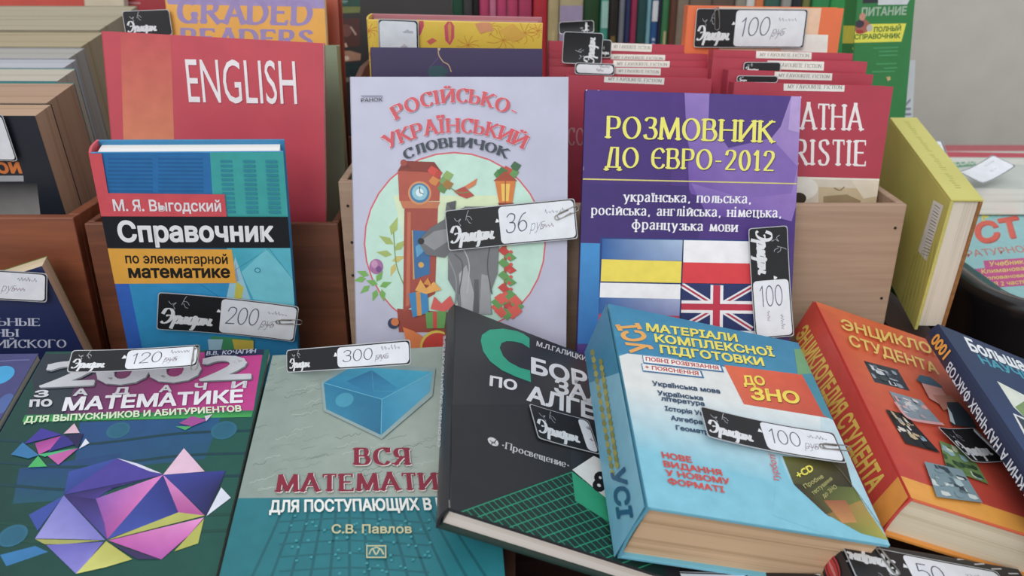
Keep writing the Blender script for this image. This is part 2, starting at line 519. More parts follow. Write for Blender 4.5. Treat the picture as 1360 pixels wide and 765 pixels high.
class Print:
    """Flat print on a surface: shapes stacked by a hundredth of a millimetre, colour per corner."""
    def __init__(self, zbase=0.0, bend=None):
        self.v, self.f, self.c = [], [], []
        self.z = zbase
        self.bend = bend
        self.last = ''
        self.k = 0
        self.sub = 0.0
    def step(self):
        self.z += 0.000015
    def lift(self):
        """Pen strips that cross lie a thousandth of a millimetre over one another, never in one plane."""
        self.k = (self.k + 1) % 12
        self.sub = self.k * 0.000001
    def add(self, pts, col):
        if len(pts) < 3:
            return
        if area(pts) < 0:
            pts = pts[::-1]
            if not isinstance(col, str) and isinstance(col[0], (list, tuple)):
                col = col[::-1]
        b = len(self.v)
        for i, (x, y) in enumerate(pts):
            self.v.append((x / 1000, y / 1000, self.z + self.sub + (self.bend(x / 1000, y / 1000) if self.bend else 0)))
        self.f.append(list(range(b, b + len(pts))))
        cs = [col] * len(pts) if isinstance(col, str) or not isinstance(col[0], (list, tuple)) else col
        self.c.append([lin(c) if isinstance(c, str) else c for c in cs])
    def item(self, it):
        """it: ('P', colour(s), pts) polygon; ('S', colour, width, pts, curved) stroke; ('E', colour, cx, cy, rx, ry[, rot]) ellipse; ('T', text, x0, y0, x1, y1, hx, hy, colour, style) text; ('A', text, [3 pts], height, colour, style) text on an arc."""
        k = it[0]
        if not (k == 'S' and self.last == 'S'):
            self.step()
        self.last = k
        self.sub = 0.0
        if k == 'P':
            pts = it[2]
            cols = it[1]
            if not isinstance(cols, str):
                if len(cols) == 2 and len(pts) == 4:      # gradient from the first edge to the opposite one
                    cols = [cols[0], cols[0], cols[1], cols[1]]
                cols = [lin(c) for c in cols]
                if len(pts) == 4:                          # a grid keeps the gradient smooth
                    n = 8
                    g = lambda u, v, A: tuple((A[0][j] * (1 - u) + A[1][j] * u) * (1 - v) + (A[3][j] * (1 - u) + A[2][j] * u) * v for j in range(len(A[0])))
                    for i in range(n):
                        for j in range(n):
                            q = [(i / n, j / n), ((i + 1) / n, j / n), ((i + 1) / n, (j + 1) / n), (i / n, (j + 1) / n)]
                            self.add([g(u, v, pts) for u, v in q], [g(u, v, cols) for u, v in q])
                    return
                self.add(pts, cols)
                return
            if len(pts) > 4:
                for t in tessellate_polygon([[Vector((x, y, 0)) for x, y in pts]]):
                    self.add([pts[i] for i in t], cols)
            else:
                self.add(pts, cols)
        elif k == 'S':
            p = catmull([tuple(q) for q in it[3]]) if it[4] else it[3]
            for q in strip(p, lambda a, b: it[2]):
                self.lift()
                self.add(q, it[1])
            self.sub = 0.0
        elif k == 'E':
            col, cx, cy, rx, ry = it[1:6]
            r = it[6] if len(it) > 6 else 0
            n = 32 if rx > 4 else 12
            self.add([(cx + rx * math.cos(a * math.tau / n) * math.cos(r) - ry * math.sin(a * math.tau / n) * math.sin(r),
                       cy + rx * math.cos(a * math.tau / n) * math.sin(r) + ry * math.sin(a * math.tau / n) * math.cos(r)) for a in range(n)], col)
        elif k == 'T':
            s, x0, y0, x1, y1, hx, hy, col, style = it[1:10]
            polys, cap = text_polys(s, style)
            if not polys:
                return
            xs = [p[0] for q in polys for p in q]
            a, b = min(xs), max(xs)
            for q in polys:
                if len(q) == 4:
                    self.lift()
                self.add([(x0 + (x1 - x0) * (p[0] - a) / (b - a) + hx * p[1] / cap, y0 + (y1 - y0) * (p[0] - a) / (b - a) + hy * p[1] / cap) for p in q], col)
        elif k == 'A':
            s, pp, h, col, style = it[1:6]
            (ax, ay), (mx, my), (bx, by) = pp
            cx, cy = 2 * mx - (ax + bx) / 2, 2 * my - (ay + by) / 2
            polys, cap = text_polys(s, style)
            xs = [p[0] for q in polys for p in q]
            a, b = min(xs), max(xs)
            for q in polys:
                out = []
                for p in q:
                    t = (p[0] - a) / (b - a)
                    x = (1 - t) ** 2 * ax + 2 * t * (1 - t) * cx + t * t * bx
                    y = (1 - t) ** 2 * ay + 2 * t * (1 - t) * cy + t * t * by
                    dx = 2 * (1 - t) * (cx - ax) + 2 * t * (bx - cx)
                    dy = 2 * (1 - t) * (cy - ay) + 2 * t * (by - cy)
                    l = math.hypot(dx, dy)
                    out.append((x - dy / l * h * p[1] / cap, y + dx / l * h * p[1] / cap))
                self.lift()
                self.add(out, col)
            self.sub = 0.0
    def build(self, name, parent, ml):
        if not self.v:
            return None
        me = bpy.data.meshes.new(name)
        me.from_pydata(self.v, [], self.f)
        a = me.color_attributes.new('ink', 'FLOAT_COLOR', 'CORNER')
        buf = []
        for cs in self.c:
            for c in cs:
                buf += [c[0], c[1], c[2], 1.0]
        a.data.foreach_set('color', buf)
        return link(name, me, mat_print(), parent, ml)

def clip_poly(pts, x0, x1, y0, y1):
    """Keeps a polygon inside a rectangle, as print ends at the cover's edge."""
    for ax, lim, sgn in ((0, x0, 1), (0, x1, -1), (1, y0, 1), (1, y1, -1)):
        out = []
        for i in range(len(pts)):
            a, b = pts[i - 1], pts[i]
            ia, ib = (a[ax] - lim) * sgn >= 0, (b[ax] - lim) * sgn >= 0
            if ia != ib:
                t = (lim - a[ax]) / (b[ax] - a[ax])
                out.append(tuple(a[j] + (b[j] - a[j]) * t for j in range(len(a))))
            if ib:
                out.append(b)
        pts = out
        if not pts:
            return []
    return pts

class ClipPrint(Print):
    def __init__(self, rect, **k):
        super().__init__(**k)
        self.rect = rect
        self.corner = 0.0
    def add(self, pts, col):
        x0, x1, y0, y1 = self.rect
        r = self.corner
        if r and any(p[0] + p[1] < x0 + y0 + 2 * r for p in pts):
            if not (isinstance(col, str) or not isinstance(col[0], (list, tuple))):
                col = col[0]
            cx, cy = x0 + r, y0 + r
            for k in range(5):
                a = math.pi + math.pi / 2 * (k + .5) / 5
                nx, ny = math.cos(a), math.sin(a)
                out = []
                for i in range(len(pts)):
                    p, q = pts[i - 1], pts[i]
                    dp, dq = (p[0] - cx) * nx + (p[1] - cy) * ny - r, (q[0] - cx) * nx + (q[1] - cy) * ny - r
                    if (dp <= 0) != (dq <= 0):
                        u = dp / (dp - dq)
                        out.append((p[0] + (q[0] - p[0]) * u, p[1] + (q[1] - p[1]) * u))
                    if dq <= 0:
                        out.append(q)
                pts = out
                if len(pts) < 3:
                    return
        if all(x0 <= p[0] <= x1 and y0 <= p[1] <= y1 for p in pts):
            return super().add(pts, col)
        multi = not isinstance(col, str) and isinstance(col[0], (list, tuple))
        if multi:
            q = clip_poly([tuple(p) + tuple(c if not isinstance(c, str) else lin(c)) for p, c in zip(pts, col)], x0, x1, y0, y1)
            if len(q) > 2:
                super().add([p[:2] for p in q], [p[2:] for p in q])
        else:
            q = clip_poly([tuple(p) for p in pts], x0, x1, y0, y1)
            if len(q) > 2:
                super().add(q, col)

# ------------------------------------------------------------------ books
def extrude_profile(name, prof, y0, y1, mats):
    """A closed x-z profile extruded along y."""
    n = len(prof)
    v = [(x, y0, z) for x, z in prof] + [(x, y1, z) for x, z in prof]
    f = [[i, (i + 1) % n, n + (i + 1) % n, n + i] for i in range(n)]
    tr = tessellate_polygon([[Vector((x, z, 0)) for x, z in prof]])
    f += [list(t) for t in tr] + [[n + i for i in t[::-1]] for t in tr]
    me = bpy.data.meshes.new(name)
    me.from_pydata(v, [], f)
    bm = bmesh.new()
    bm.from_mesh(me)
    bmesh.ops.recalc_face_normals(bm, faces=bm.faces)
    bm.to_mesh(me)
    bm.free()
    return me

def make_book(b):
    """b: dict with pose, size (m), colours and print. Local x runs along the cover, y up it, z out of it."""
    W, H, T = b['size']
    mw = pose(Vector(b['loc']), *b['rot'])
    t = empty(b['name'], mw, b['label'], b.get('cat', 'book'), b.get('group'))
    cover = mat_plain(b['cover'], b.get('rough', .38), .05, 40, .05, .45, b.get('coat', .15))
    spine_m = mat_plain(b.get('spine', b['cover']), .4, .06, 50, .05, .45, .1)
    back_m = mat_plain(b.get('back', b['cover']), .45, .05, 40)
    pages = mat_pages(b.get('pages', '#d8cfbf'), b.get('streak', .18))
    hard = b.get('hard', False)
    lx, hx, ly, hy = -W / 2, W / 2, -H / 2, H / 2
    if hard:
        bt, ov = .0022, .0032
        hinge = .006
        fc = link('front_cover', box_mesh('board', lx + .001, hx, ly, hy, -bt, 0, bev=.0006), cover, t)
        bc = link('back_cover', box_mesh('board', lx + .001, hx, ly, hy, -T, -T + bt, bev=.0006), back_m, t)
        link('page_block', box_mesh('pages', lx + .003, hx - ov, ly + ov, hy - ov, -T + bt, -bt), pages, t)
        n = 7
        out, inn = [], []
        for i in range(n):
            a = math.pi * i / (n - 1)
            bul = .0016 * math.sin(a)
            z = -T * i / (n - 1)
            out.append((lx - bul, z))
            inn.append((lx + .0016 - bul, z + (-.0004 if i == 0 else .0004 if i == n - 1 else 0)))
        sp = link('spine', extrude_profile('spine', out + inn[::-1], ly, hy, None), spine_m, t)
    else:
        bt = .0004
        rc = b.get('corner', 0.0)
        fc = link('front_cover', box_mesh('card', lx, hx, ly, hy, -bt, 0, corner=rc), cover, t)
        bc = link('back_cover', box_mesh('card', lx, hx, ly, hy, -T, -T + bt, corner=rc), back_m, t)
        link('page_block', box_mesh('pages', lx + bt, hx - .0005, ly + .0004, hy - .0006, -T + bt, -bt, corner=rc), pages, t)
        sp = link('spine', box_mesh('card', lx - .0002, lx + bt, ly + rc, hy, -T, 0), spine_m, t)
    # print on the front cover, then on the spine
    z = .00003
    for name, items, *lab in b.get('front', ()):
        p = ClipPrint((lx * 1000 + .1, hx * 1000 - .1, ly * 1000 + .1, hy * 1000 - .1), zbase=z)
        p.corner = b.get('corner', 0.0) * 1000
        for it in items:
            p.item(it)
        z = p.z
        o = p.build(name, fc, Matrix.Identity(4))
        if o is not None and lab:
            o['label'] = lab[0]
    z = .0018 if hard else .00025
    M = Matrix(((0, 0, -1, lx), (0, 1, 0, 0), (1, 0, 0, 0), (0, 0, 0, 1)))     # spine frame: x forward through the thickness
    for name, items, *lab in b.get('spine_print', ()):
        p = ClipPrint((-T * 1000 + .2, -.2, ly * 1000 + .2, hy * 1000 - .2), zbase=z)
        for it in items:
            p.item(it)
        z = p.z
        o = p.build(name, sp, M)
        if o is not None and lab:
            o['label'] = lab[0]
    return t

# ------------------------------------------------------------------ price tags
def tube(name, pts, r, mat, parent, n=6):
    v, f = [], []
    pts = [Vector(p) for p in pts]
    for i, p in enumerate(pts):
        d = (pts[min(i + 1, len(pts) - 1)] - pts[max(i - 1, 0)]).normalized()
        s = d.cross(Vector((0, 0, 1)))
        if s.length < .1:
            s = d.cross(Vector((0, 1, 0)))
        s.normalize()
        u = s.cross(d)
        for k in range(n):
            a = k * math.tau / n
            v.append(p + (s * math.cos(a) + u * math.sin(a)) * r)
    for i in range(len(pts) - 1):
        for k in range(n):
            f.append([i * n + k, i * n + (k + 1) % n, (i + 1) * n + (k + 1) % n, (i + 1) * n + k])
    f.append(list(range(n))[::-1])
    f.append([(len(pts) - 1) * n + k for k in range(n)])
    me = bpy.data.meshes.new(name)
    me.from_pydata(v, [], f)
    for q in me.polygons:
        q.use_smooth = True
    return link(name, me, mat, parent)

def rounded(x, x0, x1, y0, y1, r):
    """Lower and upper limit of a rounded rectangle at x."""
    d = 0.0
    if x < x0 + r:
        d = r - math.sqrt(max(0, r * r - (x0 + r - x) ** 2))
    elif x > x1 - r:
        d = r - math.sqrt(max(0, r * r - (x - x1 + r) ** 2))
    return y0 + d, y1 - d

def slices(x0, x1, y0, y1, r, n=22):
    xs = sorted({x0 + (x1 - x0) * i / n for i in range(n + 1)} | {x0 + r * f for f in (.1, .3, .6)} | {x1 - r * f for f in (.1, .3, .6)})
    return [(x, *rounded(x, x0, x1, y0, y1, r)) for x in xs if x0 <= x <= x1]

WORD = [  # the tag's handwritten word, pen strokes on a grid of height 1
 'c-.1 .62 .05 .95 .3 .98 .48 .75 .46 .4 .3 .12 .05 .0 -.12 .12', 'c.12 .5 .28 .56 .5 .5',
 'c.52 -.35 .62 .1 .72 .55 .66 .2 .78 .5 .92 .52 .96 .3 .84 .05 .7 .08', 'c1.06 .5 1.02 .15 1.1 .02 1.24 .2 1.34 .52 1.28 .1 1.4 .06 1.46 .2',
 'c1.78 .48 1.6 .48 1.5 .2 1.6 .0 1.76 .2 1.86 .6 1.9 .2 1.78 -.3 1.62 -.34', 'c2.2 .48 2.02 .46 1.96 .2 2.06 .02 2.2 .2 2.28 .5 2.24 .12 2.34 .04 2.42 .2',
 'c2.5 .5 2.48 .1', 'c2.49 .28 2.6 .3 2.72 .28', 'c2.8 .5 2.7 .1 2.82 .04 2.9 .15']
FIGURE = ['c.1 1.5 .3 1.3 .55 1.42 .4 1.2', 'c.9 1.3 1.0 1.7 1.1 1.9', 'c.98 1.55 1.2 1.5 1.35 1.3', 'c1.0 1.4 1.15 1.15 1.3 1.1', 'c.45 1.15 .55 1.0 .4 .98']

def make_tag(g):
    w, h = g['size'][0] * 1000, g['size'][1] * 1000
    mw = pose(Vector(g['loc']), *g['rot'])
    t = empty(g['name'], mw, g['label'], 'price tag', g.get('group', 'handwritten price tags on the books'))
    c1, c2 = g.get('curve', (3.0, 0.0))       # lift of the two ends, in mm
    def bend(x, y):
        u = x * 2000 / w
        return (c1 * max(0, u) ** 2 + c2 * max(0, -u) ** 2) / 1000 + g.get('twist', 0) * x * y
    sp = g.get('split', .4)
    r = 2.2
    # the card
    v, f = [], []
    sl = slices(-w / 2, w / 2, -h / 2, h / 2, r)
    for x, a, b in sl:
        for y in (a, b):
            for dz in (-.0003, 0):
                v.append((x / 1000, y / 1000, bend(x / 1000, y / 1000) + dz))
    for i in range(len(sl) - 1):
        k = 4 * i
        f += [[k + 1, k + 5, k + 7, k + 3], [k, k + 2, k + 6, k + 4], [k, k + 4, k + 5, k + 1], [k + 2, k + 3, k + 7, k + 6]]
    k = 4 * (len(sl) - 1)
    f += [[0, 1, 3, 2], [k, k + 2, k + 3, k + 1]]
    me = bpy.data.meshes.new('card')
    me.from_pydata(v, [], f)
    card = link('card', me, mat_plain('#b9bdc2', .4, .05), t)
    bl = Print(zbase=.00003, bend=bend)
    bl.step()
    m = .55
    s2 = slices(-w / 2 + m, w / 2 - m, -h / 2 + m, h / 2 - m, r)
    for i in range(len(s2) - 1):
        a, b = s2[i], s2[i + 1]
        bl.add([(a[0], a[1]), (b[0], b[1]), (b[0], b[2]), (a[0], a[2])], '#1d1e22')
    bl.build('black_print', card, Matrix.Identity(4))
    z = bl.z
    xs = -w / 2 + w * sp
    if sp > .12:
        p = Print(zbase=z, bend=bend)
        u = min(h * .38, w * sp / 3.75)
        uy = min(h * .40, u * 1.3)
        rot = g.get('wordrot', 0)
        ox, oy = -w / 2 + w * sp * .06 + u * .12, -h / 2 + h * .19
        def P(q):
            if rot:
                q = (2.7 - q[0], 1.3 - q[1])
            return (ox + q[0] * u, oy + q[1] * uy)
        def pen(a, b):
            return max(.35, u * math.sqrt((.2 * b) ** 2 + (.07 * a) ** 2) * 1.15)
        p.step()
        for st in WORD + FIGURE:
            vv = [float(q) for q in st[1:].split()]
            pts = [P((a + .12 * b, b)) for a, b in zip(vv[::2], vv[1::2])]
            pts = catmull(pts)
            for q in strip(pts, pen if st in WORD else (lambda a, b: .4)):
                p.lift()
                p.add(q, '#dfe2e6' if st in WORD else '#a8abb0')
        p.sub = .000014
        if sp < .8:                            # the little white mark beside the sticker
            cx, cy = xs - 1.6, h * .12
            p.add([(cx - 1.5, cy - 1), (cx + 1.4, cy - 1), (cx + 1.2, cy + .6), (cx - .2, cy + 1.8)], '#e6e8ea')
        p.build('white_lettering', card, Matrix.Identity(4))
        z = p.z
    if sp < .95:
        p = Print(zbase=z, bend=bend)
        p.step()
        s3 = slices(xs, w / 2 - 1.3, -h / 2 + 1.3, h / 2 - 1.3, 3.0)
        for i in range(len(s3) - 1):
            a, b = s3[i], s3[i + 1]
            p.add([(a[0], a[1]), (b[0], b[1]), (b[0], b[2]), (a[0], a[2])], g.get('white', '#e4e8ef'))
        st = p.build('white_sticker', card, Matrix.Identity(4))
        z = p.z
        p = Print(zbase=z, bend=bend)
        ww = w / 2 - 1.3 - xs
        ink = '#565a70'
        if g.get('number'):
            n = g['number']
            if g.get('numrot'):                # written across the narrow end of the tag
                p.item(('T', n, xs + ww * .46, -h * .30, xs + ww * .46, h * .28, -ww * .36, 0, ink, 'h'))
            else:
                p.item(('T', n, xs + ww * .07, -h * .20, xs + ww * (.10 + .13 * len(n)), -h * .17, h * .05, h * .46, ink, 'h'))
        rnd = random.Random(int(w * 100 + h * 7))
        if g.get('number') and not g.get('numrot'):
            p.item(('T', 'руб', xs + ww * (.14 + .13 * len(g['number'])), -h * .2, xs + ww * (.32 + .13 * len(g['number'])), -h * .17, h * .08, h * .26, '#7c7f92', 'h'))
        for x0, y0, k in ((.62, .22, 6), (.55, -.12, 4)):
            for i in range(k):
                bx, by = xs + ww * x0 + i * ww * .045, h * y0
                p.item(('S', '#8b8e9c' if y0 > 0 else '#9a7f8e', .32, [(bx, by), (bx + .5, by + 2.4 * rnd.random()), (bx + 1.2, by - .8), (bx + 1.7, by + 1.2 * rnd.random())], True))
        p.build('handwriting', st, Matrix.Identity(4))
    if g.get('clip'):
        cx, cy, ang = g['clip']
        cx, cy = cx * w / 2000, cy * h / 2000
        L, R_ = .0105, .0017
        pts = []
        def arc(x, y, r, a0, a1, n=6):
            return [(x + r * math.cos(a0 + (a1 - a0) * i / n), y + r * math.sin(a0 + (a1 - a0) * i / n)) for i in range(n + 1)]
        path = [(R_, -L * .2)] + arc(0, L * .75, R_, 0, math.pi) + arc(.0004, -L * .75, R_ + .0004, math.pi, math.tau) + arc(.0003 + .0, L * .5, R_ * .7 + .0009, 0, math.pi, 5) + [(-R_ * .6, -L * .3)]
        ca, sa = math.cos(ang), math.sin(ang)
        for x, y in path:
            X, Y = cx + x * ca - y * sa, cy + x * sa + y * ca
            pts.append((X, Y, bend(X, Y) + .0007))
        m = mat_plain('#9a9690', .3, .02, 30, 0, .6)
        m.node_tree.nodes['Principled BSDF'].inputs['Metallic'].default_value = .85
        tube('paperclip', pts, .00036, m, t)
    return t

